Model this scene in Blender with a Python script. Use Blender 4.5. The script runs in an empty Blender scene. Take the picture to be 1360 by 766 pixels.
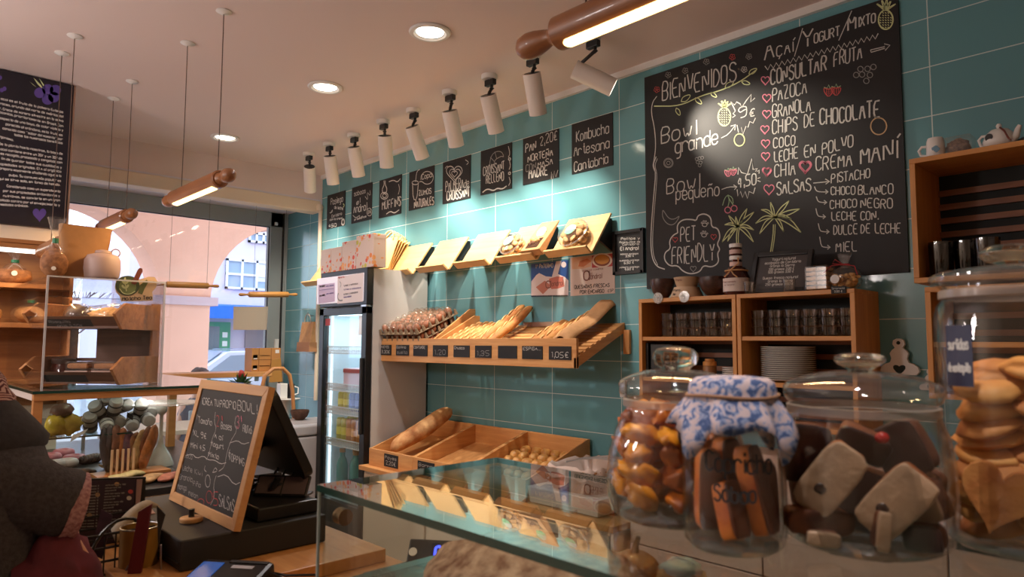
import bpy, bmesh, math, random
from mathutils import Vector, Matrix, noise
random.seed(7)
C = bpy.context.scene.collection
SC = bpy.context.scene
PI = math.pi
R = math.radians

# ------------------------------------------------------------------ camera
FPX = 917.24
CAM = Vector((0.0, -2.97351, 1.5))
_yaw, _pit, _rol = 0.807171394, 0.079045006, 0.00449429697
FW = Vector((-math.sin(_yaw) * math.cos(_pit), math.cos(_yaw) * math.cos(_pit), math.sin(_pit)))
_r = FW.cross(Vector((0, 0, 1))).normalized()
_u = _r.cross(FW)
RT = math.cos(_rol) * _r + math.sin(_rol) * _u
UP = -math.sin(_rol) * _r + math.cos(_rol) * _u
cd = bpy.data.cameras.new('camera'); cam = bpy.data.objects.new('camera', cd); C.objects.link(cam)
cam.matrix_world = Matrix(((RT.x, UP.x, -FW.x, CAM.x), (RT.y, UP.y, -FW.y, CAM.y), (RT.z, UP.z, -FW.z, CAM.z), (0, 0, 0, 1)))
cd.sensor_width = 36; cd.sensor_fit = 'HORIZONTAL'; cd.lens = FPX / 1360 * 36
cd.clip_start = 0.02; cd.clip_end = 200
cd.dof.use_dof = True; cd.dof.focus_distance = 3.6; cd.dof.aperture_fstop = 7.0
SC.camera = cam

# ------------------------------------------------------------------ world and exposure
SC.view_settings.view_transform = 'Standard'
SC.view_settings.look = 'None'
SC.view_settings.exposure = 0.14
SC.view_settings.gamma = 1.0
SC.view_settings.use_curve_mapping = False
try:
    SC.cycles.max_bounces = 10; SC.cycles.transparent_max_bounces = 24
    SC.cycles.diffuse_bounces = 4; SC.cycles.glossy_bounces = 4; SC.cycles.transmission_bounces = 8
    SC.cycles.caustics_refractive = False; SC.cycles.caustics_reflective = False
    SC.cycles.sample_clamp_indirect = 4.0
    SC.cycles.use_denoising = True
except Exception:
    pass
SKY = 3.7
WARM = (1.0, 0.89, 0.73)
NEUT = (1.0, 0.92, 0.90)
TRACK_W, DOWN_W, PIN_W, FILL_W = 48.0, 40.0, 5.0, 38.0
w = bpy.data.worlds.new('sky'); SC.world = w; w.use_nodes = True
wn = w.node_tree; wn.nodes.clear()
wo = wn.nodes.new('ShaderNodeOutputWorld'); wb = wn.nodes.new('ShaderNodeBackground')
wb.inputs[0].default_value = (0.70, 0.80, 1.0, 1); wb.inputs[1].default_value = SKY
wn.links.new(wb.outputs[0], wo.inputs[0])

def lamp(name, kind, loc, energy, color, parent=None, target=None, **k):
    l = bpy.data.lights.new(name, kind); l.energy = energy; l.color = color
    for a, b in k.items(): setattr(l, a, b)
    o = bpy.data.objects.new(name, l); C.objects.link(o)
    loc = Vector(loc)
    if target is not None:
        o.rotation_euler = (Vector(target) - loc).to_track_quat('-Z', 'Y').to_euler()
    if parent is not None:
        o.parent = parent; loc = loc - parent.location
    o.location = loc
    return o

# ------------------------------------------------------------------ pixel rays (photograph is 1360 x 766)
def ray(x, y): return FW + RT * ((x - 680) / FPX) - UP * ((y - 383) / FPX)
def at(x, y, **k):
    (ax, v), = k.items(); i = 'XYZ'.index(ax); d = ray(x, y)
    return CAM + d * ((v - CAM[i]) / d[i])
def atp(x, y, p, n):
    d = ray(x, y); return CAM + d * ((Vector(p) - CAM).dot(n) / d.dot(n))

# ------------------------------------------------------------------ materials
MATS = {}
def nodes(name):
    m = bpy.data.materials.new(name); m.use_nodes = True
    t = m.node_tree; b = t.nodes['Principled BSDF']
    return m, t, b
def N(t, kind, **k):
    n = t.nodes.new(kind)
    for a, b in k.items():
        if a.startswith('i_'):
            key = a[2:]; key = int(key) if key.isdigit() else key.replace('_', ' ')
            n.inputs[key].default_value = b
        else: setattr(n, a, b)
    return n
def c4(c): return (c[0], c[1], c[2], 1)
def s2l(r, g, b):
    f = lambda v: (v / 255 / 12.92) if v / 255 <= .04045 else ((v / 255 + .055) / 1.055) ** 2.4
    return (f(r), f(g), f(b))
def mat(name, col, rough=0.5, metal=0.0, spec=0.5, var=0.0, vs=20.0, bump=0.0, bs=60.0, sub=0.0, coat=0.0, col2=None, emit=None, es=0.0):
    if name in MATS: return MATS[name]
    m, t, b = nodes(name)
    b.inputs['Base Color'].default_value = c4(col); b.inputs['Roughness'].default_value = rough
    b.inputs['Metallic'].default_value = metal; b.inputs['Specular IOR Level'].default_value = spec
    b.inputs['Coat Weight'].default_value = coat
    if emit: b.inputs['Emission Color'].default_value = c4(emit); b.inputs['Emission Strength'].default_value = es
    tc = N(t, 'ShaderNodeTexCoord')
    if var or col2:
        n = N(t, 'ShaderNodeTexNoise', i_Scale=vs, i_Detail=4.0); t.links.new(tc.outputs['Object'], n.inputs['Vector'])
        r = N(t, 'ShaderNodeValToRGB'); r.color_ramp.elements[0].position = .35; r.color_ramp.elements[1].position = .65
        r.color_ramp.elements[0].color = c4([c * (1 - var) for c in col]); r.color_ramp.elements[1].color = c4(col2 or [min(1, c * (1 + var)) for c in col])
        t.links.new(n.outputs['Fac'], r.inputs['Fac']); t.links.new(r.outputs[0], b.inputs['Base Color'])
    if bump:
        n = N(t, 'ShaderNodeTexNoise', i_Scale=bs, i_Detail=5.0); t.links.new(tc.outputs['Object'], n.inputs['Vector'])
        bp = N(t, 'ShaderNodeBump', i_Strength=bump, i_Distance=.01); t.links.new(n.outputs['Fac'], bp.inputs['Height'])
        t.links.new(bp.outputs[0], b.inputs['Normal'])
    MATS[name] = m; return m
def wood(name, c1, c2, axis='X', rough=0.45, scale=1.0, coat=0.0):
    if name in MATS: return MATS[name]
    m, t, b = nodes(name)
    tc = N(t, 'ShaderNodeTexCoord'); mp = N(t, 'ShaderNodeMapping')
    s = [22 * scale] * 3; s['XYZ'.index(axis)] = 1.6 * scale; mp.inputs['Scale'].default_value = s
    n = N(t, 'ShaderNodeTexNoise', i_Scale=1.6, i_Detail=6.0, i_Roughness=.6, i_Distortion=.6)
    r = N(t, 'ShaderNodeValToRGB'); r.color_ramp.elements[0].position = .3; r.color_ramp.elements[1].position = .7
    r.color_ramp.elements[0].color = c4(c1); r.color_ramp.elements[1].color = c4(c2)
    t.links.new(tc.outputs['Object'], mp.inputs[0]); t.links.new(mp.outputs[0], n.inputs['Vector'])
    t.links.new(n.outputs['Fac'], r.inputs['Fac']); t.links.new(r.outputs[0], b.inputs['Base Color'])
    b.inputs['Roughness'].default_value = rough; b.inputs['Coat Weight'].default_value = coat
    bp = N(t, 'ShaderNodeBump', i_Strength=.06, i_Distance=.01); t.links.new(n.outputs['Fac'], bp.inputs['Height']); t.links.new(bp.outputs[0], b.inputs['Normal'])
    MATS[name] = m; return m
def glow(name, col, s):
    if name in MATS: return MATS[name]
    m = bpy.data.materials.new(name); m.use_nodes = True; t = m.node_tree; t.nodes.clear()
    o = N(t, 'ShaderNodeOutputMaterial'); e = N(t, 'ShaderNodeEmission'); e.inputs[0].default_value = c4(col); e.inputs[1].default_value = s
    t.links.new(e.outputs[0], o.inputs[0]); MATS[name] = m; return m
def thin(name, tint=(.96, .98, .97), rim=(.55, .62, .58), f0=.04, rough=.02, rp=3.0, gl=1.0, haze=0.0, hcol=(.8, .8, .8)):
    """clear sheet or blown glass: see-through, mirror by Schlick's law, greener where the glass is seen edge-on"""
    if name in MATS: return MATS[name]
    m = bpy.data.materials.new(name); m.use_nodes = True; t = m.node_tree; t.nodes.clear()
    o = N(t, 'ShaderNodeOutputMaterial'); tr = N(t, 'ShaderNodeBsdfTransparent'); g = N(t, 'ShaderNodeBsdfGlossy', i_Roughness=rough)
    g.inputs[0].default_value = (gl, gl, gl, 1)
    lw = N(t, 'ShaderNodeLayerWeight', i_Blend=.5)
    p = N(t, 'ShaderNodeMath', operation='POWER'); p.inputs[1].default_value = 5.0
    ma = N(t, 'ShaderNodeMath', operation='MULTIPLY_ADD'); ma.inputs[1].default_value = 1 - f0; ma.inputs[2].default_value = f0
    p2 = N(t, 'ShaderNodeMath', operation='POWER'); p2.inputs[1].default_value = rp
    mx = N(t, 'ShaderNodeMix', data_type='RGBA'); mx.inputs[6].default_value = c4(tint); mx.inputs[7].default_value = c4(rim)
    ms = N(t, 'ShaderNodeMixShader')
    t.links.new(lw.outputs['Facing'], p.inputs[0]); t.links.new(p.outputs[0], ma.inputs[0]); t.links.new(ma.outputs[0], ms.inputs[0])
    t.links.new(lw.outputs['Facing'], p2.inputs[0]); t.links.new(p2.outputs[0], mx.inputs[0]); t.links.new(mx.outputs[2], tr.inputs[0])
    t.links.new(tr.outputs[0], ms.inputs[1]); t.links.new(g.outputs[0], ms.inputs[2])
    out = ms
    if haze:
        d = N(t, 'ShaderNodeBsdfDiffuse'); d.inputs[0].default_value = c4(hcol); m2 = N(t, 'ShaderNodeMixShader'); m2.inputs[0].default_value = haze
        t.links.new(ms.outputs[0], m2.inputs[1]); t.links.new(d.outputs[0], m2.inputs[2]); out = m2
    t.links.new(out.outputs[0], o.inputs[0]); MATS[name] = m; return m
def tiles(name, col, grout, w, h, x0, z0, g=.0035, rough=.12, ax='X', var=.06, az='Z'):
    """stacked (unstaggered) tiles laid in the ax / az plane"""
    m, t, b = nodes(name); L = t.links.new
    geo = N(t, 'ShaderNodeNewGeometry'); sp = N(t, 'ShaderNodeSeparateXYZ'); L(geo.outputs['Position'], sp.inputs[0])
    def cell(sock, o, s):
        a = N(t, 'ShaderNodeMath', operation='SUBTRACT'); L(sock, a.inputs[0]); a.inputs[1].default_value = o
        d = N(t, 'ShaderNodeMath', operation='DIVIDE'); L(a.outputs[0], d.inputs[0]); d.inputs[1].default_value = s
        fl = N(t, 'ShaderNodeMath', operation='FLOOR'); L(d.outputs[0], fl.inputs[0])
        pp = N(t, 'ShaderNodeMath', operation='PINGPONG'); L(d.outputs[0], pp.inputs[0]); pp.inputs[1].default_value = .5
        lt = N(t, 'ShaderNodeMath', operation='LESS_THAN'); L(pp.outputs[0], lt.inputs[0]); lt.inputs[1].default_value = g / s / 2
        return fl.outputs[0], lt.outputs[0]
    fx, gx = cell(sp.outputs[ax], x0, w); fz, gz = cell(sp.outputs[az], z0, h)
    mxg = N(t, 'ShaderNodeMath', operation='MAXIMUM'); L(gx, mxg.inputs[0]); L(gz, mxg.inputs[1])
    cb = N(t, 'ShaderNodeCombineXYZ'); L(fx, cb.inputs[0]); L(fz, cb.inputs[1])
    wn_ = N(t, 'ShaderNodeTexWhiteNoise', noise_dimensions='3D'); L(cb.outputs[0], wn_.inputs['Vector'])
    rr = N(t, 'ShaderNodeValToRGB'); rr.color_ramp.elements[0].color = c4([c * (1 - var) for c in col]); rr.color_ramp.elements[1].color = c4([c * (1 + var) for c in col])
    L(wn_.outputs['Value'], rr.inputs[0])
    mx = N(t, 'ShaderNodeMix', data_type='RGBA'); L(mxg.outputs[0], mx.inputs[0]); L(rr.outputs[0], mx.inputs[6]); mx.inputs[7].default_value = c4(grout)
    L(mx.outputs[2], b.inputs['Base Color'])
    r2 = N(t, 'ShaderNodeMath', operation='MULTIPLY_ADD'); L(mxg.outputs[0], r2.inputs[0]); r2.inputs[1].default_value = .5; r2.inputs[2].default_value = rough
    L(r2.outputs[0], b.inputs['Roughness'])
    bp = N(t, 'ShaderNodeBump', i_Strength=.25, i_Distance=.002, invert=True); L(mxg.outputs[0], bp.inputs['Height']); L(bp.outputs[0], b.inputs['Normal'])
    MATS[name] = m; return m

# ------------------------------------------------------------------ mesh building
class MB:
    def __init__(self): self.v = []; self.f = []; self.mi = []; self.cur = 0
    def add(self, vs, fs):
        o = len(self.v); self.v += [Vector(p) for p in vs]
        for f in fs: self.f.append([i + o for i in f]); self.mi.append(self.cur)
        return self
    def box(self, a, b, mtx=None):
        x0, y0, z0 = a; x1, y1, z1 = b
        vs = [Vector(p) for p in ((x0, y0, z0), (x1, y0, z0), (x1, y1, z0), (x0, y1, z0), (x0, y0, z1), (x1, y0, z1), (x1, y1, z1), (x0, y1, z1))]
        if mtx: vs = [mtx @ p for p in vs]
        return self.add(vs, [(0, 3, 2, 1), (4, 5, 6, 7), (0, 1, 5, 4), (1, 2, 6, 5), (2, 3, 7, 6), (3, 0, 4, 7)])
    def cb(self, c, s, mtx=None): return self.box([c[i] - s[i] / 2 for i in range(3)], [c[i] + s[i] / 2 for i in range(3)], mtx)
    def hexa(self, p): return self.add(p, [(0, 3, 2, 1), (4, 5, 6, 7), (0, 1, 5, 4), (1, 2, 6, 5), (2, 3, 7, 6), (3, 0, 4, 7)])
    def lathe(self, prof, n=32, o=(0, 0, 0), mtx=None, a0=0, sx=1, sy=1):
        vs = []; fs = []; o = Vector(o)
        for r, z in prof:
            for k in range(n):
                a = 2 * PI * k / n + a0; p = Vector((r * math.cos(a) * sx, r * math.sin(a) * sy, z))
                vs.append((mtx @ p if mtx else p) + o)
        for i in range(len(prof) - 1):
            for k in range(n):
                k2 = (k + 1) % n; fs.append((i * n + k, i * n + k2, (i + 1) * n + k2, (i + 1) * n + k))
        if prof[0][0] > 1e-6: fs.append(tuple(range(n - 1, -1, -1)))
        if prof[-1][0] > 1e-6: fs.append(tuple((len(prof) - 1) * n + k for k in range(n)))
        return self.add(vs, fs)
    def surf(self, prof, n=32, o=(0, 0, 0), mtx=None):
        """lathe without end caps"""
        a = len(self.f); self.lathe(prof, n, o, mtx)
        while len(self.f) > a + (len(prof) - 1) * n: self.f.pop(); self.mi.pop()
        return self
    def cyl(self, p0, p1, r0, r1=None, n=20):
        p0 = Vector(p0); p1 = Vector(p1); r1 = r0 if r1 is None else r1
        q = (p1 - p0).to_track_quat('Z', 'Y').to_matrix().to_4x4(); L = (p1 - p0).length
        return self.lathe([(r0, 0), (r1, L)], n, p0, q)
    def tube(self, pts, r, n=8, closed=False, flat=1.0):
        pts = [Vector(p) for p in pts]; m = len(pts); vs = []; fs = []
        prev = None
        for i, p in enumerate(pts):
            if closed: d = pts[(i + 1) % m] - pts[i - 1]
            else: d = pts[min(i + 1, m - 1)] - pts[max(i - 1, 0)]
            d.normalize()
            if prev is None: s = d.orthogonal().normalized()
            else: s = (prev - d * prev.dot(d)); s = s.normalized() if s.length > 1e-6 else d.orthogonal().normalized()
            prev = s; t = d.cross(s); rr = r(i / max(1, m - 1)) if callable(r) else r
            for k in range(n):
                a = 2 * PI * k / n; vs.append(p + s * (rr * math.cos(a)) + t * (rr * flat * math.sin(a)))
        for i in range(m if closed else m - 1):
            j = (i + 1) % m
            for k in range(n): fs.append((i * n + k, i * n + (k + 1) % n, j * n + (k + 1) % n, j * n + k))
        if not closed: fs.append(tuple(range(n - 1, -1, -1))); fs.append(tuple((m - 1) * n + k for k in range(n)))
        return self.add(vs, fs)
    def prism(self, poly, fn, t0, t1):
        """poly of (u,v); fn(u,v,w) -> point; extruded w=t0..t1"""
        n = len(poly); vs = [fn(u, v, t0) for u, v in poly] + [fn(u, v, t1) for u, v in poly]
        fs = [tuple(range(n - 1, -1, -1)), tuple(range(n, 2 * n))] + [(i, (i + 1) % n, n + (i + 1) % n, n + i) for i in range(n)]
        return self.add(vs, fs)
    def blob(self, c, rad, seed=0, amp=.12, fr=2.0, mtx=None, seg=(14, 9), fn=None):
        vs = []; fs = []; nu, nv = seg; c = Vector(c); so = Vector((seed * 3.7, seed * 1.3, seed * 7.1))
        for j in range(nv + 1):
            th = PI * j / nv
            for i in range(nu):
                ph = 2 * PI * i / nu; d = Vector((math.sin(th) * math.cos(ph), math.sin(th) * math.sin(ph), math.cos(th)))
                k = 1 + amp * noise.noise(d * fr + so); p = Vector((d.x * rad[0], d.y * rad[1], d.z * rad[2])) * k
                if fn: p = fn(p)
                vs.append((mtx @ p if mtx else p) + c)
        for j in range(nv):
            for i in range(nu): fs.append((j * nu + i, (j + 1) * nu + i, (j + 1) * nu + (i + 1) % nu, j * nu + (i + 1) % nu))
        return self.add(vs, fs)
    def lump(self, size, mtx, seed=0, amp=.10, pw=.42, seg=(28, 16)):
        """soft-edged block: a ball squared off, with a lumpy skin"""
        def fn(p):
            q = [p[i] / (size[i] / 2) for i in range(3)]
            return Vector([math.copysign(abs(q[i]) ** pw, q[i]) * size[i] / 2 for i in range(3)])
        self.blob((0, 0, 0), [s / 2 for s in size], seed, amp, 2.2, None, seg, fn)
        n = seg[0] * (seg[1] + 1); self.v[-n:] = [mtx @ p for p in self.v[-n:]]; return self
    def ribbon(self, pts, nrm, wd):
        pts = [Vector(p) for p in pts]; n = Vector(nrm).normalized(); m = len(pts); vs = []; fs = []
        if m < 2: return self
        for i, p in enumerate(pts):
            d = pts[min(i + 1, m - 1)] - pts[max(i - 1, 0)]
            s = d.cross(n); s = s.normalized() * (wd / 2) if s.length > 1e-9 else Vector((wd / 2, 0, 0))
            vs += [p - s, p + s]
        for i in range(m - 1): fs.append((2 * i, 2 * i + 1, 2 * i + 3, 2 * i + 2))
        return self.add(vs, fs)

def ob(name, m, mt, parent=None, world=True, smooth=None, bevel=0.0, sub=0, origin=None, solid=0.0, label=None):
    me = bpy.data.meshes.new(name)
    off = Vector((0, 0, 0))
    if world and parent is not None:
        r = parent
        while r is not None: off += r.location; r = r.parent
    if origin is not None: off = Vector(origin)
    me.from_pydata([tuple(p - off) for p in m.v], [], m.f)
    mts = mt if isinstance(mt, (list, tuple)) else [mt]
    for q in mts: me.materials.append(q)
    if len(mts) > 1:
        for p, i in zip(me.polygons, m.mi): p.material_index = i
    bm = bmesh.new(); bm.from_mesh(me); bmesh.ops.recalc_face_normals(bm, faces=bm.faces); bm.to_mesh(me); bm.free()
    if smooth is not None:
        try: me.shade_smooth()
        except Exception: pass
        if smooth > 0 and smooth < 180:
            try: me.set_sharp_from_angle(angle=R(smooth))
            except Exception: pass
    o = bpy.data.objects.new(name, me); C.objects.link(o)
    if parent is not None: o.parent = parent
    if origin is not None: o.location = off
    if solid: sm = o.modifiers.new('solid', 'SOLIDIFY'); sm.thickness = solid; sm.offset = -1
    if bevel: b = o.modifiers.new('bevel', 'BEVEL'); b.width = bevel; b.segments = 2; b.limit_method = 'ANGLE'
    if sub: s = o.modifiers.new('sub', 'SUBSURF'); s.levels = sub; s.render_levels = sub
    if label: o['label'] = label
    return o
def tag(o, label, cat, group=None):
    o['label'] = label; o['category'] = cat
    if group: o['group'] = group
    return o
def T(name, label, cat, loc, rz=0, group=None):
    o = bpy.data.objects.new(name, None); C.objects.link(o); o.location = loc; o.rotation_euler = (0, 0, rz); o.empty_display_size = .05
    return tag(o, label, cat, group)
def S(name, label, cat, m, mt, group=None, origin=None, **k):
    if origin is None:
        n = len(m.v); xs = [p.x for p in m.v]; ys = [p.y for p in m.v]; zs = [p.z for p in m.v]
        origin = ((min(xs) + max(xs)) / 2, (min(ys) + max(ys)) / 2, min(zs))
    return tag(ob(name, m, mt, origin=origin, **k), label, cat, group)
def ST(name, m, mt, parent=None, **k):
    o = ob(name, m, mt, parent, **k)
    if parent is None: o['kind'] = 'structure'
    return o
def copy_tree(o, parent=None):
    c = o.copy(); C.objects.link(c)
    if parent is not None: c.parent = parent
    for ch in list(o.children): copy_tree(ch, c)
    return c
def dup(o, loc, rot=None, label=None, scale=None):
    c = copy_tree(o); c.location = loc
    if rot is not None: c.rotation_euler = rot if hasattr(rot, '__len__') else (0, 0, rot)
    if label: c['label'] = label
    if scale: c.scale = scale if hasattr(scale, '__len__') else (scale,) * 3
    return c

# ------------------------------------------------------------------ hand lettering (single-stroke alphabet; two digits per point, baseline 2, capitals to 8)
GL = {'A': '022842 1535', 'B': '02083847463505 3544433202', 'C': '4738180703123243', 'D': '02082846442202', 'E': '48080242 0535', 'F': '480802 0535',
 'G': '47381807031232434525', 'H': '0208 4248 0545', 'I': '2228', 'J': '3833221203', 'K': '0208 480542', 'L': '080242', 'M': '0208244842', 'N': '02084248',
 'O': '183847433212030718', 'P': '02083847463505', 'Q': '183847433212030718 3442', 'R': '02083847463505 2542', 'S': '4738180706354443321203', 'T': '0848 2822',
 'U': '080312324348', 'V': '082248', 'W': '0812253248', 'X': '0248 0842', 'Y': '082548 2522', 'Z': '08480242',
 'a': '4536160503123243 4642', 'b': '0802 0516364543321203', 'c': '4536160503123243', 'd': '4842 4536160503123243', 'e': '04444536160503123243', 'f': '48382722 1636',
 'g': '4536160503123243 46413010', 'h': '0802 0516364542', 'i': '2622 2728', 'j': '262110 2728', 'k': '0802 360432', 'l': '2822', 'm': '0602 05162522 25364542',
 'n': '0602 0516364542', 'o': '163645433212030516', 'p': '0600 0516364543321203', 'q': '4640 4536160503123243', 'r': '0602 05163645', 's': '453616053443321203',
 't': '28233243 1636', 'u': '0603123243 4642', 'v': '062246', 'w': '0612243246', 'x': '0246 0642', 'y': '0623 4610', 'z': '06460242',
 '0': '183847433212030718', '1': '172822', '2': '07183847460242', '3': '07183847463515 354443321203', '4': '32380444', '5': '4808053544433202',
 '6': '4738180703123243443505', '7': '084822', '8': '183847463515060718 1504031232434435', '9': '4636150607183847433212', '€': '473817131242 0535 0434',
 '.': '2223', ',': '2321', '/': '0148', ':': '2223 2526', '!': '2824 2322', '¡': '2622 2827', '-': '1535', "'": '2827', '"': '1817 3837', '%': '0248 0717 3343', '+': '0545 2327', 'º': '28373635272837', '·': '2526'}
ACC = {'Á': ('A', 1), 'É': ('E', 1), 'Í': ('I', 1), 'Ó': ('O', 1), 'á': ('a', 1), 'é': ('e', 1), 'í': ('i', 1), 'ó': ('o', 1), 'ú': ('u', 1), 'ñ': ('n', 2), 'Ñ': ('N', 2), 'Ç': ('C', 3)}
NARROW = {'I': 2.2, 'i': 2.2, 'l': 2.2, '.': 2, ',': 2, ' ': 3, '1': 3.2, 'f': 4.2, 't': 4, '!': 2, '¡': 2, "'": 2, 'j': 2.6, ':': 2, 'm': 5.2, 'r': 4.6, 'J': 4.4, '·': 2}
def chaikin(p):
    if len(p) < 3: return p
    q = [p[0]]
    for a, b in zip(p[:-1], p[1:]):
        q.append((a[0] * .75 + b[0] * .25, a[1] * .75 + b[1] * .25)); q.append((a[0] * .25 + b[0] * .75, a[1] * .25 + b[1] * .75))
    q.append(p[-1]); return q
def letters(s, jit=.25, smooth=1):
    """polylines in letter units (cap height 6) and the total advance"""
    out = []; x = 0.0
    for ch in s:
        if ch == ' ': x += 3.2; continue
        base, acc = ACC.get(ch, (ch, 0)); g = GL.get(base)
        if g is None: x += 3; continue
        wdt = NARROW.get(base, 5.4); sh = -1.0 if wdt < 3 else 0
        jx, jy = random.uniform(-jit, jit), random.uniform(-jit, jit) * 1.2; js = 1 + random.uniform(-jit, jit) * .25
        sts = [[(int(st[i]), int(st[i + 1]) - 2) for i in range(0, len(st), 2)] for st in g.split()]
        top = 6.8 if base.isupper() else 5.2
        if acc == 1: sts.append([(2, top), (3.4, top + 1.4)])
        if acc == 2: sts.append([(.6, top), (1.6, top + .7), (2.6, top), (3.6, top + .7)])
        if acc == 3: sts.append([(2, 0), (2.4, -1), (1.4, -1.6)])
        for st in sts:
            p = [(x + sh + jx + a * js + random.uniform(-jit, jit) * .4, jy + b * js + random.uniform(-jit, jit) * .4) for a, b in st]
            for _ in range(smooth): p = chaikin(p)
            out.append(p)
        x += wdt
    return out, max(x - 1.2, 1)
class Pen:
    """draws strokes lying on a flat face: frame given by origin, right, up, out"""
    def __init__(self, plane_p, nrm, lift=.0012):
        self.p = Vector(plane_p); self.n = Vector(nrm).normalized(); self.lift = lift; self.m = {}; self.ws = .78
    def mb(self, col): return self.m.setdefault(col, MB())
    def hit(self, q): return atp(q[0], q[1], self.p, self.n) + self.n * self.lift
    def world(self, pts, col, wd): self.mb(col).ribbon([Vector(p) + self.n * self.lift for p in pts], self.n, wd)
    def line(self, px, col='white', wd=.004, smooth=0):
        for _ in range(smooth): px = chaikin(px)
        self.mb(col).ribbon([self.hit(q) for q in px], self.n, wd * self.ws)
    def text(self, s, a, b, cap, col='white', wd=.004, jit=.25, up=None, smooth=1, cap2=None):
        """pixel baseline a..b and pixel capital height"""
        A = self.hit(a); B = self.hit(b); H = (self.hit((a[0], a[1] - cap)) - A)
        H2 = (self.hit((b[0], b[1] - (cap2 or cap))) - B)
        ls, W = letters(s, jit, smooth)
        for p in ls:
            self.mb(col).ribbon([A + (B - A) * (u / W) + (H + (H2 - H) * (u / W)) * (v / 6) for u, v in p], self.n, wd * self.ws)
    def text3(self, s, A, rightv, upv, cap, col='white', wd=.003, jit=.2, width=None, smooth=1):
        ls, W = letters(s, jit, smooth); k = cap / 6; kx = (width / W) if width else k
        A = Vector(A) + self.n * self.lift
        for p in ls: self.mb(col).ribbon([A + rightv * (u * kx) + upv * (v * k) for u, v in p], self.n, wd)
    def done(self, parent, name='chalk_writing', world=True):
        for col, m in self.m.items():
            ob(name if col not in ('pink', 'yellow', 'red', 'green', 'orange') else 'chalk_drawing', m, INK[col], parent, world=world)
INK = {'white': mat('chalk_white', (.58, .56, .53), .9), 'dim': mat('chalk_faint', (.30, .29, .28), .9), 'pink': mat('chalk_pink', (.72, .22, .30), .9), 'yellow': mat('chalk_lime', (.62, .66, .34), .9),
       'red': mat('chalk_red', (.55, .08, .08), .9), 'green': mat('chalk_green', (.35, .5, .3), .9), 'orange': mat('chalk_orange', (.55, .36, .2), .9), 'black': mat('ink_black', (.03, .025, .025), .8),
       'brown': mat('ink_brown', (.25, .1, .08), .8), 'violet': mat('chalk_violet', (.10, .06, .28), .9), 'blue': mat('ink_blue', (.05, .12, .5), .8)}
def heart(c, s): return [(c[0] + s * .5 * (math.sin(t) ** 3), c[1] - s * .035 * (13 * math.cos(t) - 5 * math.cos(2 * t) - 2 * math.cos(3 * t) - math.cos(4 * t))) for t in [2 * PI * i / 20 for i in range(21)]]
def ring(c, rx, ry=None, n=18): return [(c[0] + rx * math.cos(2 * PI * i / n), c[1] + (ry or rx) * math.sin(2 * PI * i / n)) for i in range(n + 1)]

# ------------------------------------------------------------------ shared materials
OAK = dict(c1=s2l(196, 134, 76), c2=s2l(222, 166, 104))
W_X = wood('beech_x', OAK['c1'], OAK['c2'], 'X'); W_Y = wood('beech_y', OAK['c1'], OAK['c2'], 'Y'); W_Z = wood('beech_z', OAK['c1'], OAK['c2'], 'Z')
PLY = wood('plywood', s2l(214, 170, 112), s2l(230, 190, 134), 'X', .5)
DARKW = wood('acacia', s2l(150, 96, 56), s2l(190, 132, 82), 'X', .4)
DARKB = wood('walnut', s2l(88, 54, 38), s2l(118, 78, 56), 'X', .45)
SLATE = mat('blackboard', (.012, .011, .012), .6, spec=.4, var=.15, vs=8)
BLACK = mat('black_plastic', (.012, .012, .013), .35)
BLACKM = mat('black_matte', (.018, .018, .019), .6)
WHITE = mat('white_paint', (.78, .76, .74), .45)
WGLOSS = mat('white_ceramic', (.82, .80, .77), .15, coat=.3)
STEEL = mat('brushed_steel', (.55, .55, .56), .3, metal=1)
CREAM = mat('cream_paint', s2l(226, 208, 188), .6)
GREYM = mat('grey_aluminium', s2l(150, 158, 160), .45)
PAPER = mat('white_paper', (.78, .75, .74), .7)
KRAFT = mat('kraft_paper', s2l(190, 142, 94), .75, var=.08, vs=30)
CLEAR = thin('clear_plastic', (.97, .97, .97), (.7, .7, .7), .05, .08, haze=.05)
# ================================================================== SETTING
CEIL = 2.98
XR, YF = 1.7, -5.2
TILE = tiles('teal_tile', s2l(104, 157, 166), s2l(196, 214, 212), .5, .19544, -2.7636, 2.38357, .004, .13)
CEILM = mat('ceiling_paint', s2l(226, 208, 204), .8)
WALLM = mat('wall_paint', s2l(214, 200, 182), .75)
FLOORM = tiles('floor_tile', s2l(150, 132, 116), s2l(84, 74, 68), .6, .6, -.31, -1.45, .006, .35, 'X', .05, 'Y')
ST('wall_back', MB().box((-6.36, 0, 0), (XR, .12, CEIL)), TILE)
ST('wall_right', MB().box((XR, YF, 0), (XR + .12, .12, CEIL)), WALLM)
ST('wall_front', MB().box((-4.7, YF - .12, 0), (XR + .12, YF, CEIL)), WALLM)
ST('wall_left', MB().box((-4.72, YF, 0), (-4.6, -2.1, CEIL)), WALLM)
ST('wall_return', MB().box((-6.36, -2.62, 0), (-4.72, -2.5, CEIL)), WALLM)
ST('floor', MB().box((-6.36, YF, -.1), (XR, 0, 0)), FLOORM)
ST('ceiling', MB().box((-6.36, YF, CEIL), (XR, .12, CEIL + .12)), CEILM)
ST('trim_1', MB().box((-5.55, -.022, 2.945), (XR, 0, CEIL)), WHITE)            # bead where tiles meet ceiling
m = MB().box((-5.75, -2.5, 2.745), (-5.555, 0, CEIL))
ST('ceiling_beam', m, CEILM)
m = MB().box((-5.68, -2.45, 2.645), (-5.54, -.02, 2.745))
ST('trim_2', m, CREAM, bevel=.006)                                             # blind box under the beam
ST('ceiling_bay', MB().box((-6.25, -2.5, 2.72), (-5.55, 0, 2.76)), mat('bay_paint', s2l(222, 216, 226), .8))
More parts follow.
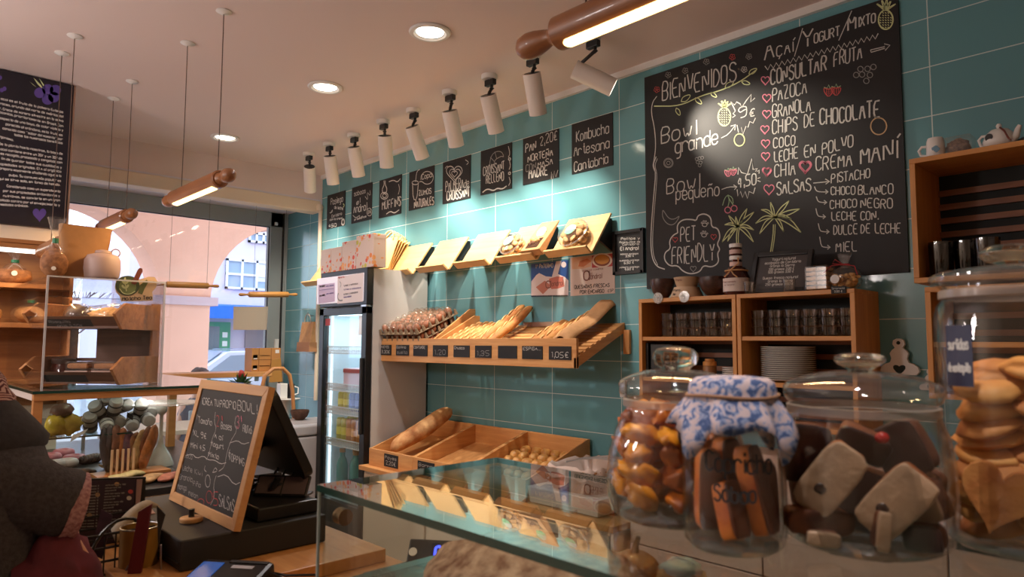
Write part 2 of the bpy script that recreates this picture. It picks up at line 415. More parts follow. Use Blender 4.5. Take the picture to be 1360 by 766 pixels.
m = MB().tube([(-5.545, -.018, 1.0), (-5.545, -.018, 2.66)], .018, 10).lathe([(.0, 2.66), (.03, 2.662), (.034, 2.69), (.025, 2.715), (0, 2.72)], 14, (-5.545, -.03, 0))
ST('trim_3', m, CREAM, smooth=40)

# shop window: frame, sill, glass
X0 = -6.25
WY0, WY1, WZ0, WZ1 = -2.5, -.04, .45, 2.72
m = MB()
m.box((X0 - .06, WY0, WZ1 - .135), (X0 + .03, WY1, WZ1)); m.box((X0 - .06, WY0, WZ0), (X0 + .03, WY1, WZ0 + .1))
m.box((X0 - .06, -.165, WZ0), (X0 + .03, -.045, WZ1)); m.box((X0 - .06, WY0, WZ0), (X0 + .03, WY0 + .1, WZ1))
m.box((X0 - .01, -.045, WZ0), (X0 + .05, 0, WZ1))
win = ST('window_1', m, GREYM, bevel=.004)
ST('window_pane', MB().box((X0 - .012, WY0 + .1, WZ0 + .1), (X0, -.165, WZ1 - .135)), thin('window_glass', (.97, .98, .98), (.8, .85, .85), .03, .01), win)
m = MB().box((X0 + .02, -.095, 1.44), (X0 + .05, -.06, 1.53)).box((X0 + .03, -.13, 2.60), (X0 + .04, -.1, 2.63))
ST('latch', m, WHITE, win)
m = MB().box((X0 + .0, -.172, WZ0 + .1), (X0 + .01, -.16, WZ1 - .135)).box((X0 + .0, WY0 + .1, WZ1 - .142), (X0 + .01, -.16, WZ1 - .132)).box((X0 - .005, -.05, WZ0), (X0 + .055, -.04, WZ1))
ST('seal', m, BLACKM, win)
ST('wall_window', MB().box((X0 - .1, -2.6, 0), (X0 + .0, .12, WZ0)).box((X0 - .1, -2.6, WZ1), (X0, .12, CEIL)), WALLM)

# ------------------------------------------------------------------ street beyond the glass
PINK = mat('pink_render', s2l(232, 180, 154), .85, var=.03, vs=3)
LILAC = mat('pale_render', s2l(206, 204, 222), .85)
ST('ground', MB().box((-60, -40, -.2), (-6.36, 40, -.02)), mat('pavement', (.42, .41, .40), .9, var=.08, vs=4))
def arcade():
    def fn(u, v, w_): return Vector((w_, u, v))
    m = MB(); centres = [(-1.45 - 2.62 * k, 1.97, 1.03) for k in (2, 1, 0)] + [(1.17 + 2.62 * k, 1.97, 1.03) for k in range(4)]
    top = 6.5
    # one bay at a time: the pier left of each arch and the wall over it
    for cy, cz, r in centres:
        pts = [(cy + r * math.cos(a), cz + r * math.sin(a)) for a in [PI * i / 24 for i in range(25)]]
        for (a, b) in zip(pts[:-1], pts[1:]):
            m.prism([a, (a[0], top), (b[0], top), b], fn, -9.0, -8.5)
    edges = sorted([(c[0] - c[2], c[0] + c[2]) for c in centres])
    for (a, b), (c, d) in zip(edges[:-1], edges[1:]):
        m.box((-9.0, b, -.02), (-8.5, c, top))
    m2 = MB()
    for (a, b), (c, d) in zip(edges[:-1], edges[1:]):
        m2.box((-9.06, b - .07, 1.93), (-8.43, c + .07, 2.03))
    o = S('arcade', 'pink rendered street arcade with round arches outside the shop window', 'arcade', m, PINK)
    ob('pier_cap', m2, mat('pier_stone', s2l(200, 176, 178), .85), o)
    m3 = MB()
    for (a, b), (c, d) in zip(edges[:-1], edges[1:]): m3.box((-9.0, b - .004, .0), (-8.52, b - .001, 1.93))
    return o
arcade()
ST('ceiling_arcade', MB().box((-8.5, -9, 3.3), (-6.3, 8, 3.42)), mat('arcade_soffit', s2l(228, 196, 178), .9))
def building():
    FX = -16.0
    b = T('apartment_building', 'pale lilac apartment block across the street with blue shop awning', 'building', (FX - 2, 5, 0))
    ob('wall', MB().box((FX - 4, 1.2, 0), (FX, 14, 9)), LILAC, b)
    fr = mat('window_white', s2l(226, 228, 236), .6); gl = mat('window_dark', s2l(150, 176, 196), .15)
    def win(y0, y1, z0, z1, nx, nz, blind=None):
        f = MB(); t = .05
        f.box((FX, y0, z0), (FX + .06, y1, z0 + t)).box((FX, y0, z1 - t), (FX + .06, y1, z1))
        for k in range(nx + 1): yy = y0 + (y1 - y0 - t) * k / nx; f.box((FX, yy, z0), (FX + .06, yy + t, z1))
        for k in range(1, nz): zz = z0 + (z1 - z0) * k / nz; f.box((FX, y0, zz - t / 2), (FX + .05, y1, zz + t / 2))
        o = ob('window', f, fr, b); ob('pane', MB().box((FX - .01, y0, z0), (FX + .02, y1, z1)), gl, o)
        if blind: ob('blind', MB().box((FX + .02, y0 + (y1 - y0) * blind, z0 + (z1 - z0) * .3), (FX + .035, y1, z1)), mat('blind_white', s2l(214, 220, 232), .8), o)
    win(3.2, 4.3, 2.72, 3.42, 3, 2, .66); win(3.7, 4.25, 3.85, 4.1, 3, 1); win(4.75, 5.6, 2.3, 4.0, 3, 3); win(6.5, 7.5, 2.7, 3.4, 3, 2); win(4.75, 5.6, 4.3, 5.4, 3, 2); win(1.6, 2.4, 2.72, 3.4, 2, 2)
    ob('awning', MB().hexa([(FX, 2.3, 2.08), (FX + .5, 2.3, 2.02), (FX + .5, 6.5, 2.02), (FX, 6.5, 2.08), (FX, 2.3, 2.36), (FX + .5, 2.3, 2.30), (FX + .5, 6.5, 2.30), (FX, 6.5, 2.36)]), mat('awning_blue', s2l(28, 104, 205), .7), b)
    ob('shop_front', MB().box((FX, 1.3, 0), (FX + .02, 6.5, 2.05)), mat('shop_grey', s2l(188, 184, 196), .8), b)
    d = ob('shop_door', MB().box((FX + .02, 2.75, .0), (FX + .05, 3.35, 1.95)), mat('door_green', s2l(70, 150, 110), .6), b)
    ob('pane', MB().box((FX + .05, 2.8, .35), (FX + .06, 3.1, 1.85)), mat('window_dim', s2l(96, 110, 116), .2), d)
    m = MB()
    for k in range(6): m.box((FX + .05, 3.17, .6 + k * .2), (FX + .065, 3.28, .72 + k * .2))
    ob('sign_panel', m, mat('sign_white', s2l(220, 228, 220), .6), d)
    ob('shop_window', MB().box((FX + .02, 3.7, .8), (FX + .05, 4.35, 1.8)), mat('window_brown', s2l(118, 110, 112), .3), b)
    ob('column', MB().box((FX + .02, 4.35, 0), (FX + .12, 4.62, 2.05)), mat('column_red', s2l(150, 62, 88), .7), b)
    ob('notice', MB().box((FX + .02, 3.48, 1.05), (FX + .05, 3.6, 1.3)), GREYM, b)
building()
b = T('corner_building', 'distant cream apartment block with grey window grid seen through left arch', 'building', (-22, -2, 0))
ob('wall', MB().box((-26, -4.2, 0), (-22, 0.6, 4.6)), mat('far_render', s2l(214, 214, 224), .85), b)
for k, (y, z) in enumerate([(-2.1, 2.3), (-1.2, 2.3), (-.3, 2.3), (-2.1, 1.0), (-1.2, 1.0), (-.3, 1.0), (-3, 2.3), (-2.1, 3.5), (-1.2, 3.5)]):
    o = ob('window', MB().box((-22, y, z), (-21.95, y + .6, z + .8)), mat('window_far', s2l(160, 182, 200), .3), b)
    ob('mullion', MB().box((-21.95, y + .28, z), (-21.9, y + .32, z + .8)).box((-21.95, y, z + .38), (-21.9, y + .6, z + .42)), WHITE, o)
ob('awning', MB().box((-22, -4.2, 1.9), (-21.4, .6, 2.15)), mat('awning_blue', (0, 0, 1)), b)

def car(name, label, x, y, col):
    t = T(name, label, 'car', (x, y, -.02))
    prof = [(-2.05, .3), (-2.05, .75), (-1.75, .92), (-1.0, .98), (-.45, 1.38), (.75, 1.42), (1.45, 1.0), (2.0, .9), (2.08, .45), (2.0, .25), (-1.95, .25)]
    fn = lambda u, v, w_: Vector((x + w_, y + u, v - .02))
    ob('body', MB().prism(prof, fn, -.85, .85), mat('car_' + name, col, .2, coat=.8), t, bevel=.06)
    ob('side_window', MB().prism([(-.85, .98), (-.4, 1.32), (.7, 1.35), (1.2, 1.0)], fn, -.865, .865), mat('car_glass', s2l(120, 140, 160), .05), t)
    ob('windscreen', MB().prism([(-1.0, 1.0), (-.5, 1.37), (-.46, 1.39), (-.96, 1.0)], fn, -.72, .72), mat('car_glass', (0, 0, 0)), t)
    for u in (-1.3, 1.3):
        for s in (-.86, .68):
            o = ob('wheel', MB().cyl((x + s, y + u, .31), (x + s + .18, y + u, .31), .32, n=24), BLACKM, t, smooth=40)
            ob('hub_cap', MB().cyl((x + s - .005, y + u, .31), (x + s + .185, y + u, .31), .19, n=20), STEEL, o, smooth=40)
car('parked_car', 'pale silver blue car parked behind the arcade, nearest to the coffee boxes', -11.2, 1.55, s2l(188, 206, 226))
car('blue_car', 'blue car parked further off under the blue awning', -14.0, 3.0, s2l(40, 96, 180))
def bare_tree(x, y, label):
    t = T('bare_tree', label, 'tree', (x, y, 0)); m = MB(); random.seed(5)
    def br(p, d, L, r, n):
        q = p + d * L; m.tube([p, (p + q) / 2 + Vector((random.uniform(-.03, .03), random.uniform(-.03, .03), 0)) * L, q], lambda s: r * (1 - .4 * s), 5)
        if n:
            for _ in range(3): br(p + d * L * random.uniform(.6, 1), (d + Vector((random.uniform(-.6, .6), random.uniform(-.6, .6), random.uniform(-.1, .5)))).normalized(), L * .68, r * .55, n - 1)
    br(Vector((x, y, 0)), Vector((0, 0, 1)), 1.2, .05, 4)
    ob('trunk', m, mat('bark', s2l(108, 92, 88), .9), t)
bare_tree(-12.5, -.75, 'thin bare street tree beyond the left arch')

# ------------------------------------------------------------------ LIGHTS of the room, plus added unseen fill
sun = lamp('sun_light', 'SUN', (-12, 0, 12), 0.0, (1, .95, .88), angle=.02)
sun.rotation_euler = (R(50), 0, R(-60))
GLOW_D = glow('downlight_glow', (1, .88, .72), 9.0)
def downlight(px, py, label):
    x, y = px, py
    t = T('recessed_downlight', label, 'downlight', (x, y, CEIL), group='recessed downlights in the ceiling')
    ob('trim_ring', MB().surf([(.072, -.001), (.098, -.001), (.1, -.005), (.094, -.011), (.078, -.012), (.070, -.006)], 36, (x, y, CEIL)), WHITE, t, smooth=40)
    ob('baffle', MB().surf([(.072, -.006), (.062, .0)], 36, (x, y, CEIL)), STEEL, t, smooth=60)
    ob('lens', MB().lathe([(0, -.003), (.066, -.003)], 36, (x, y, CEIL)), GLOW_D, t)
    lamp('downlight_lamp', 'SPOT', (x, y, CEIL - .02), DOWN_W, NEUT, t, target=(x, y, 0), spot_size=R(120), spot_blend=.7, shadow_soft_size=.05)
downlight(-2.578, -1.055, 'recessed round ceiling downlight nearest the big rolling pin lamp')
downlight(-3.575, -1.059, 'recessed round ceiling downlight in the middle of the three')
downlight(-4.986, -1.087, 'recessed round ceiling downlight furthest away, close to the window beam')
for x, y in ((-2.5, -4.2), (-3.7, -3.7)):   # added unseen fill lights that brighten the ceiling and the near sides
    lamp('ceiling_fill', 'POINT', (x, y, 2.15), FILL_W, NEUT, shadow_soft_size=.12)
lamp('jar_fill_spot', 'SPOT', (-.2, -2.75, CEIL - .02), 80, NEUT, target=(-.25, -2.25, 1.3), spot_size=R(58), spot_blend=.8, shadow_soft_size=.05)  # added unseen spot that brightens the jars on the case
# ================================================================== TEAL WALL: boards, lamps, shelves
def X_(x, y, Yv=0.0): return at(x, y, Y=Yv)
def wallboard(name, label, cat, TL, TR, BR, BL, th=.006, frame=None, group=None, mt=SLATE):
    """flat board hung on the teal wall; returns its empty and a pen on its face"""
    p = [X_(*q) for q in (TL, TR, BR, BL)]
    x0 = (p[0].x + p[3].x) / 2; x1 = (p[1].x + p[2].x) / 2; z1 = (p[0].z + p[1].z) / 2; z0 = (p[2].z + p[3].z) / 2
    t = T(name, label, cat, ((x0 + x1) / 2, 0, z0), group=group)
    ob('panel', MB().box((x0, -th, z0), (x1, -.0005, z1)), mt, t)
    return t, Pen((0, -th, 0), (0, -1, 0)), (x0, x1, z0, z1)

# ---- big menu board
t, P, bb = wallboard('menu_blackboard', 'huge chalk menu blackboard reading BIENVENIDOS with the bowl toppings list', 'blackboard', (859, 98), (1196, 0), (1207, 384), (859, 367), .012)
BIG = bb
c2 = lambda x, y: (850 + x / 3.192, y / 3.192)
c3 = lambda x, y: (850 + x / 3.778, 200 + y / 3.778)
def tx(f, s, a, b, cap, col='white', wd=.0065, jit=.22, sc=3.192, cap2=None): P.text(s, f(*a), f(*b), cap / sc, col, wd, jit, cap2=(cap2 / sc if cap2 else None))
def ln(f, pts, col='white', wd=.005, smooth=1): P.line([f(*q) for q in pts], col, wd, smooth)
TX2 = [('BIENVENIDOS', (95, 428), (408, 343), 78), ('A', (530, 256), (572, 243), 75), ('ÇAÍ', (579, 240), (652, 218), 44), ('Y', (690, 205), (733, 191), 66), ('OGURT', (738, 184), (848, 150), 40),
 ('M', (882, 132), (916, 122), 62), ('IXTO', (924, 115), (1000, 92), 40), ('CONSULTAR', (555, 358), (790, 298), 62), ('FRUTA', (822, 283), (942, 247), 60),
 ('PAZOCA', (562, 430), (708, 395), 54), ('GRANOLA', (562, 502), (725, 468), 54), ('CHIPS', (562, 570), (668, 550), 58), ('DE', (697, 543), (740, 535), 55), ('CHOCOLATE', (763, 530), (1015, 495), 66),
 ('COCO', (567, 628), (660, 612), 42), ('LECHE', (570, 688), (670, 670), 46), ('EN', (697, 668), (745, 660), 48), ('POLVO', (772, 655), (905, 622), 50), ('CHIA', (572, 750), (660, 738), 54),
 ('CREMA', (745, 725), (900, 700), 58), ('MANÍ', (935, 695), (1090, 668), 74), ('Bowl', (92, 612), (240, 570), 66), ('grande', (150, 650), (330, 610), 62), ('9', (418, 500), (455, 490), 46), ('€', (466, 496), (488, 490), 30)]
for s, a, b, cap in TX2: tx(c2, s, a, b, cap, wd=.0085 if cap > 60 else .0065)
TX3 = [('Bowl', (135, 218), (300, 188), 78), ('pequeño', (182, 250), (400, 222), 66), ('4,50', (490, 185), (585, 168), 58), ('SALSAS', (687, 222), (858, 198), 60), ('PISTACHO', (960, 165), (1155, 135), 46),
 ('CHOCO', (958, 222), (1080, 218), 40), ('BLANCO', (1095, 222), (1270, 216), 48), ('CHOCO', (955, 290), (1090, 285), 42), ('NEGRO', (1110, 287), (1268, 290), 48), ('LECHE', (963, 350), (1085, 348), 42),
 ('CON.', (1108, 350), (1195, 346), 42), ('DULCE', (972, 422), (1090, 417), 48), ('DE', (1110, 416), (1155, 415), 46), ('LECHE', (1180, 415), (1308, 414), 48), ('MIEL', (985, 508), (1090, 505), 50),
 ('PET', (205, 458), (280, 450), 74), ('FRIENDLY', (160, 572), (375, 548), 86)]
for s, a, b, cap in TX3: tx(c3, s, a, b, cap, sc=3.778, wd=.007 if cap > 55 else .0055)
ln(c2, [(655, 240), (690, 120)]); ln(c2, [(843, 172), (898, 46)])
ln(c2, [(530 + i * 12, 290 - i * 3.45 + (10 if i % 2 else -10)) for i in range(41)], wd=.006, smooth=0)
for q in ((532, 340), (538, 415), (538, 483), (530, 548), (533, 608), (533, 662), (540, 727)): ln(c2, heart(q, 36), 'pink', .006)
ln(c3, heart((635, 103), 42), 'pink', .006); ln(c3, heart((648, 193), 52), 'pink', .006)
for k in (62, 52): ln(c3, heart((830, 80), k), 'pink', .008)
for q, s in (((177, 446), 26), ((370, 432), 28)): ln(c3, heart(q, s), 'red', .004)
ln(c3, heart((268, 592), 30), 'dim', .004)
ln(c2, [(978, 212), (1038, 198), (1036, 186), (1060, 192), (1040, 214), (1038, 205), (980, 222), (978, 212)], smooth=0)
ln(c2, [(60, 450), (170, 450), (260, 405), (340, 385), (420, 350), (492, 298)], 'yellow', .007, 2)
for cx, cy, dx, dy in ((190, 420, 30, -22), (245, 425, 22, 20), (310, 400, 20, 15), (375, 362, 28, -20), (445, 350, 28, 8), (475, 305, 26, -18), (160, 470, 12, 24)):
    ln(c2, [(cx - dx * .5, cy - dy * .5), (cx + dy * .4, cy - dx * .35), (cx + dx, cy + dy), (cx - dy * .4, cy + dx * .35), (cx - dx * .5, cy - dy * .5)], 'yellow', .005, 2)
def pine(f, c, rx, ry, lf, col='yellow'):
    ln(f, ring(c, rx, ry), col, .007)
    for dx, dy in ((-.9, -.7), (-.4, -1.1), (.1, -1.25), (.5, -1), (1, -.7)): ln(f, [(c[0] - rx * .2, c[1] - ry), (c[0] + dx * lf, c[1] - ry + dy * lf * .9), (c[0] + rx * .25, c[1] - ry)], col, .005)
    for i in range(-2, 3):
        for j in range(-3, 4):
            if (i / 2.6) ** 2 + (j / 3.8) ** 2 < .8: ln(f, [(c[0] + i * rx * .36 - 3, c[1] + j * ry * .25), (c[0] + i * rx * .36 + 3, c[1] + j * ry * .25 + 4)], col, .004, 0)
pine(c2, (358, 495), 27, 39, 38); pine(c2, (1042, 84), 31, 41, 55)
ln(c2, ring((422, 593), 22, 26), 'yellow', .007); ln(c2, ring((1012, 535), 34, 36), 'orange', .006); ln(c2, [(1005, 500), (990, 490)], 'dim', .005)
ln(c2, [(405, 470), (385, 430), (402, 445), (410, 432), (425, 440), (432, 455), (452, 425), (472, 400), (470, 432), (488, 415)], smooth=0, wd=.006)
ln(c2, [(412, 530), (418, 562), (430, 540), (437, 570), (450, 535), (458, 540), (466, 515), (480, 522), (490, 500)], smooth=0, wd=.006)
ln(c2, [(405, 470), (395, 482), (405, 490), (392, 498)], smooth=0, wd=.006)
ln(c2, [(345, 585), (375, 570), (405, 530)], wd=.006); ln(c2, [(385, 535), (406, 528), (402, 552)], smooth=0, wd=.006)
ln(c2, [(72, 408), (52, 435), (48, 480), (62, 540), (68, 620), (60, 680), (54, 705), (68, 735)], wd=.006, smooth=2)
ln(c3, [(82, 30), (66, 70), (80, 110), (72, 200), (55, 400), (56, 520), (80, 580), (125, 595)], wd=.007, smooth=2); ln(c3, [(88, 40), (74, 75), (87, 115), (80, 210), (64, 400), (64, 520), (90, 575)], wd=.004, smooth=2)
def flower(f, c, r, col):
    for k in range(5): a = 2 * PI * k / 5 + .4; ln(f, ring((c[0] + r * .6 * math.cos(a), c[1] + r * .6 * math.sin(a)), r * .4, n=8), col, .0035, 0)
for c_, col in (((120, 318), 'dim'), ((192, 300), 'dim'), ((282, 262), 'dim'), ((392, 242), 'red'), ((462, 240), 'dim'), ((442, 295), 'white'), ((72, 380), 'red')): flower(c2, c_, 13, col)
def berry(f, c, r, col, fill=False):
    ln(f, [(c[0] - r, c[1] - r * .7), (c[0] - r * .9, c[1] + r * .2), (c[0], c[1] + r * 1.2), (c[0] + r * .9, c[1] + r * .2), (c[0] + r, c[1] - r * .7), (c[0], c[1] - r * .5), (c[0] - r, c[1] - r * .7)], col, .005, 1)
    for i in (-1, 0, 1):
        for j in (-1, 0, 1): ln(f, [(c[0] + i * r * .45, c[1] + j * r * .4), (c[0] + i * r * .45 + 2, c[1] + j * r * .4 + 4)], col, .006, 0)
    ln(f, [(c[0] - r, c[1] - r * .9), (c[0] - r * .3, c[1] - r * .7), (c[0], c[1] - r * 1.4), (c[0] + r * .3, c[1] - r * .7), (c[0] + r, c[1] - r)], 'green', .004, 0)
berry(c2, (800, 388), 20, 'red'); berry(c2, (832, 384), 20, 'red'); berry(c3, (443, 112), 18, 'pink'); berry(c3, (468, 106), 18, 'pink')
for q in ((935, 293), (965, 292), (990, 284), (917, 318), (942, 316), (975, 318), (960, 343)): ln(c2, ring(q, 12, n=10), 'dim', .004)
for q in ((285, 42), (300, 38), (312, 36), (290, 58), (305, 60), (300, 74)): ln(c3, ring(q, 8, n=8), 'dim', .004)
for r in (24, 19, 9): ln(c3, ring((143, 62), r), 'dim', .004)
ln(c3, [(410, 195), (445, 182), (485, 182)]); ln(c3, [(470, 172), (487, 182), (474, 196)], smooth=0)
ln(c3, [(492, 120), (495, 85), (510, 110), (540, 118), (562, 40), (568, 95), (590, 90), (580, 105)], smooth=0, wd=.006); ln(c3, [(488, 195), (492, 228), (505, 205), (515, 235), (528, 205), (540, 240), (548, 205), (570, 215), (578, 185)], smooth=0, wd=.006)
ln(c3, [(588, 105), (598, 98), (598, 115)], smooth=0); ln(c3, [(590, 140), (604, 135)], smooth=0); ln(c3, [(590, 150), (606, 156)], smooth=0)
ln(c3, [(870, 163), (950, 155)]); ln(c3, [(930, 142), (952, 155), (932, 168)], smooth=0)
for x0, y0, x1, y1 in ((876, 180, 945, 207), (885, 230, 938, 260), (883, 290, 932, 332), (895, 365, 950, 407), (902, 432, 955, 485)):
    ln(c3, [(x0, y0), (x0 + 8, y1 - 6), (x0 + 25, y1), (x1, y1)], wd=.005, smooth=1); ln(c3, [(x1 - 14, y1 - 11), (x1, y1), (x1 - 14, y1 + 10)], wd=.005, smooth=0)
def palm(c, tips, trunk):
    for k, q in enumerate(tips):
        dx, dy = q[0] - c[0], q[1] - c[1]; mx, my = c[0] + dx * .5, c[1] + dy * .5; L = math.hypot(dx, dy); nx, ny = -dy / L, dx / L; b = .10 * L
        up = -.18 * L if dy > -40 else 0
        for sg in (1, -1): ln(c3, [c, (mx + nx * b * sg, my + ny * b * sg + up), q], 'yellow', .006, 2)
    ln(c3, trunk, 'yellow', .006); ln(c3, [(x + 9, y) for x, y in trunk], 'yellow', .005)
palm((490, 382), [(425, 372), (412, 460), (445, 325), (538, 290), (572, 308), (572, 398), (570, 458), (440, 455), (480, 330)], [(490, 385), (484, 430), (486, 466)])
palm((676, 335), [(580, 365), (608, 296), (655, 258), (748, 252), (803, 292), (808, 410), (600, 418), (722, 408), (760, 345)], [(670, 370), (668, 430), (655, 510)])
ln(c3, [(190, 412), (186, 372), (215, 345), (262, 345), (284, 352), (290, 325), (325, 315), (358, 335), (358, 384), (392, 388), (404, 435), (386, 470), (403, 495), (388, 515), (398, 560), (362, 586), (318, 574), (302, 608), (255, 620), (215, 605), (190, 575), (150, 580), (122, 548), (125, 510), (155, 492), (147, 455), (165, 425), (190, 412)], wd=.008, smooth=2)
ln(c3, [(115, 298), (112, 335), (140, 372), (175, 372), (204, 322), (175, 345), (145, 342), (118, 300)], 'dim', .005, 2)
for q in ((441, 298), (473, 290)): ln(c3, ring(q, 15), 'pink', .006)
ln(c3, [(441, 284), (450, 250), (440, 222)], 'green', .005); ln(c3, [(470, 276), (450, 245), (440, 222), (425, 240), (415, 275)], 'green', .005); ln(c3, [(440, 222), (465, 235), (468, 265)], 'green', .005)
for c_ in ((325, 372), (322, 424)):
    ln(c3, ring(c_, 12, 9), 'white', .004)
    for dx, dy in ((-14, -10), (-5, -18), (6, -17), (16, -8)): ln(c3, ring((c_[0] + dx, c_[1] + dy), 4, n=6), 'white', .003, 0)
P.done(t)

# ---- nine small chalk signs in a row
c6 = lambda x, y: (380 + x / 3.065, 80 + y / 3.065)
c7 = lambda x, y: (640 + x / 2.945, y / 2.945)
c8 = lambda x, y: (430 + x / 6.182, 230 + y / 6.182)
SG = 'chalk signs hung in a row under the ceiling'
def sign(label, f, TL, TR, BR, BL, texts, lines, sc, fs=None):
    global t, P
    t, P, b = wallboard('chalk_sign', label, 'sign', f(*TL), f(*TR), f(*BR), f(*BL), .006, group=SG)
    for s, a, e, cap, col, wd in texts: P.text(s, (fs or f)(*a), (fs or f)(*e), cap / sc, col, wd, .2)
    for pts, col, wd, sm in lines: P.line([(fs or f)(*q) for q in pts], col, wd, sm)
    P.done(t)
W_, D_ = 'white', .0065
sign('small chalk sign leftmost of the row, headed Pasiega in script', c6, (170, 548), (243, 533), (240, 672), (168, 687),
 [('Pasiega', (58, 262), (158, 232), 50, W_, .008), ('de leche', (88, 290), (160, 300), 24, W_, .007), ('Cantabria', (65, 365), (150, 340), 22, W_, .006), ('con la crema', (50, 390), (155, 375), 18, W_, .006), ('450', (40, 445), (105, 438), 26, W_, .007)],
 [([(55, 330), (75, 295), (70, 320), (50, 325)], W_, .008, 1), ([(150, 385), (165, 375), (172, 400), (165, 425), (148, 420), (150, 385)], W_, .02, 1), ([(160, 250), (172, 262), (160, 280)], 'yellow', .012, 1)], 6.182, c8)
sign('small chalk sign second from left, reading sobaos el Andral', c6, (270, 517), (352, 499), (350, 648), (268, 665),
 [('sobaos', (250, 188), (345, 160), 38, W_, .006), ('el', (270, 262), (300, 240), 40, W_, .008), ('Andral', (245, 330), (355, 300), 62, W_, .010), ('artesanos', (250, 390), (350, 360), 16, W_, .006), ('8€', (362, 335), (390, 325), 30, W_, .006)],
 [([(340, 190), (365, 225), (355, 150), (385, 190), (380, 140)], W_, .006, 1), (ring((375, 318), 22, 32), W_, .006, 0), ([(240, 345), (265, 370), (300, 340), (290, 375), (320, 350)], W_, .008, 2)], 6.182, c8)
sign('small chalk sign third from left, muffins with a drawn bottle', c6, (382, 490), (472, 465), (470, 625), (380, 642),
 [('MUFFINS', (480, 300), (635, 262), 70, W_, .009)],
 [([(495, 60), (498, 95), (480, 130), (485, 165), (515, 160), (520, 125), (505, 95), (505, 60)], W_, .010, 2), (ring((498, 185), 30, 28), W_, .009, 0), (ring((500, 185), 16), W_, .008, 0), ([(535, 70), (575, 55), (605, 75), (630, 45)], W_, .009, 2), ([(615, 90), (625, 130), (612, 175)], W_, .007, 2), ([(610, 190), (632, 230), (622, 270)], W_, .007, 2), ([(515, 335), (550, 310), (580, 330), (620, 300)], W_, .010, 2)], 6.182, c8)
sign('small chalk sign fourth from left, zumos naturales with a glass and straw', c6, (503, 455), (605, 430), (604, 590), (502, 613),
 [('Copa.', (808, 50), (895, 30), 40, W_, .007), ('ZUMOS', (780, 185), (885, 165), 44, W_, .008), ('NATURALES', (745, 285), (905, 255), 62, W_, .011)],
 [([(730, 80), (735, 215), (765, 220), (778, 80)], W_, .009, 1), (ring((752, 78), 26, 16), W_, .007, 0), ([(755, 70), (762, 0), (775, -25), (790, -30)], W_, .008, 1), ([(798, 55), (800, 15), (840, -20), (890, -5), (905, 40), (880, 85), (835, 92), (805, 65), (785, 72)], W_, .007, 2)], 6.182, c8)
sign('small chalk sign fifth from left, palmera de croissant with a heart spiral', c6, (640, 415), (753, 387), (752, 562), (640, 585),
 [('PALMERA', (650, 535), (722, 520), 42, W_, .008), ('de', (725, 520), (745, 512), 30, W_, .007), ('CROISSANT', (655, 572), (748, 552), 36, W_, .010)],
 [(heart((685, 458), 66), W_, .007, 1), (heart((688, 462), 46), W_, .006, 1), (heart((686, 462), 24), W_, .006, 1), ([(648, 440), (655, 430), (662, 435)], W_, .006, 1), ([(730, 405), (745, 415), (735, 425)], W_, .006, 1)], 3.065)
sign('small chalk sign sixth from left, croissant relleno above a wavy line', c6, (794, 370), (921, 335), (920, 522), (795, 549),
 [('CROISSANT', (803, 470), (890, 445), 36, W_, .007), ('RELLENO', (815, 502), (886, 488), 34, W_, .008)],
 [([(828, 440), (832, 395), (850, 372), (878, 370), (888, 395), (878, 390), (868, 395), (850, 405), (845, 435), (828, 440)], 'dim', .006, 2), ([(850, 372), (858, 402)], 'dim', .005, 0), ([(832, 395), (848, 412)], 'dim', .005, 0), ([(800, 538), (820, 522), (845, 532), (860, 520), (880, 525), (898, 512)], W_, .010, 2), ([(905, 350), (912, 380), (905, 395)], W_, .006, 1), ([(910, 410), (914, 430), (908, 445)], W_, .006, 1), (ring((910, 402), 5, n=8), W_, .008, 0), (ring((910, 460), 5, n=8), W_, .008, 0), ([(908, 475), (914, 495), (906, 510)], W_, .006, 1)], 3.065)
sign('small chalk sign seventh from left, PAN 2,20€ norteña con masa madre', c7, (163, 545), (303, 502), (303, 692), (163, 725),
 [('PAN', (172, 598), (212, 585), 34, W_, .008), ('2,20€', (228, 570), (295, 545), 36, 'white', .006), ('NORTEÑA', (180, 635), (278, 608), 26, W_, .008), ('CON', (172, 672), (212, 660), 26, 'dim', .006), ('MASA', (220, 658), (278, 640), 26, W_, .006), ('MADRE', (185, 700), (258, 682), 36, W_, .010)],
 [([(272, 700), (272, 672), (280, 698), (284, 668), (290, 692), (298, 665)], W_, .006, 0)], 2.945)
sign('small chalk sign rightmost of the row, Kombucha Artesana Cantabria', c7, (354, 487), (514, 440), (514, 644), (354, 684),
 [('Kombucha', (370, 555), (498, 518), 42, W_, .007), ('Artesana', (360, 612), (500, 578), 40, W_, .007), ('Cantabria', (362, 672), (495, 636), 38, W_, .007)], [], 2.945)

# ---- posters and framed price list under the wedge shelves
c9 = lambda x, y: (700 + x / 8, 320 + y / 8)
def printm(name, layers, size):
    pass
def facepanel(pen, name, pts, mt, parent, lift=.001):
    v = [atp(*q, pen.p, pen.n) + pen.n * lift for q in pts]
    return ob(name, MB().add(v, [tuple(range(len(v)))]), mt, parent)
t, P, b = wallboard('milk_poster', 'blue and white poster of milk splash and pink sponge cakes', 'poster', c9(48, 240), c9(445, 205), c9(440, 580), c9(45, 582), .003, mt=mat('poster_blue', s2l(40, 82, 150), .45))
facepanel(P, 'print', [c9(*q) for q in ((46, 430), (100, 360), (130, 340), (200, 375), (260, 380), (330, 350), (400, 380), (441, 420), (440, 578), (45, 580))], mat('print_white', s2l(226, 214, 214), .5), t, .0006)
facepanel(P, 'print', [c9(*q) for q in ((262, 390), (310, 215), (368, 210), (320, 380))], mat('print_white', (0, 0, 0)), t, .0008)
facepanel(P, 'print', [c9(*q) for q in ((95, 490), (190, 420), (250, 470), (215, 520), (170, 565))], mat('print_sponge', s2l(196, 128, 110), .5), t, .001)
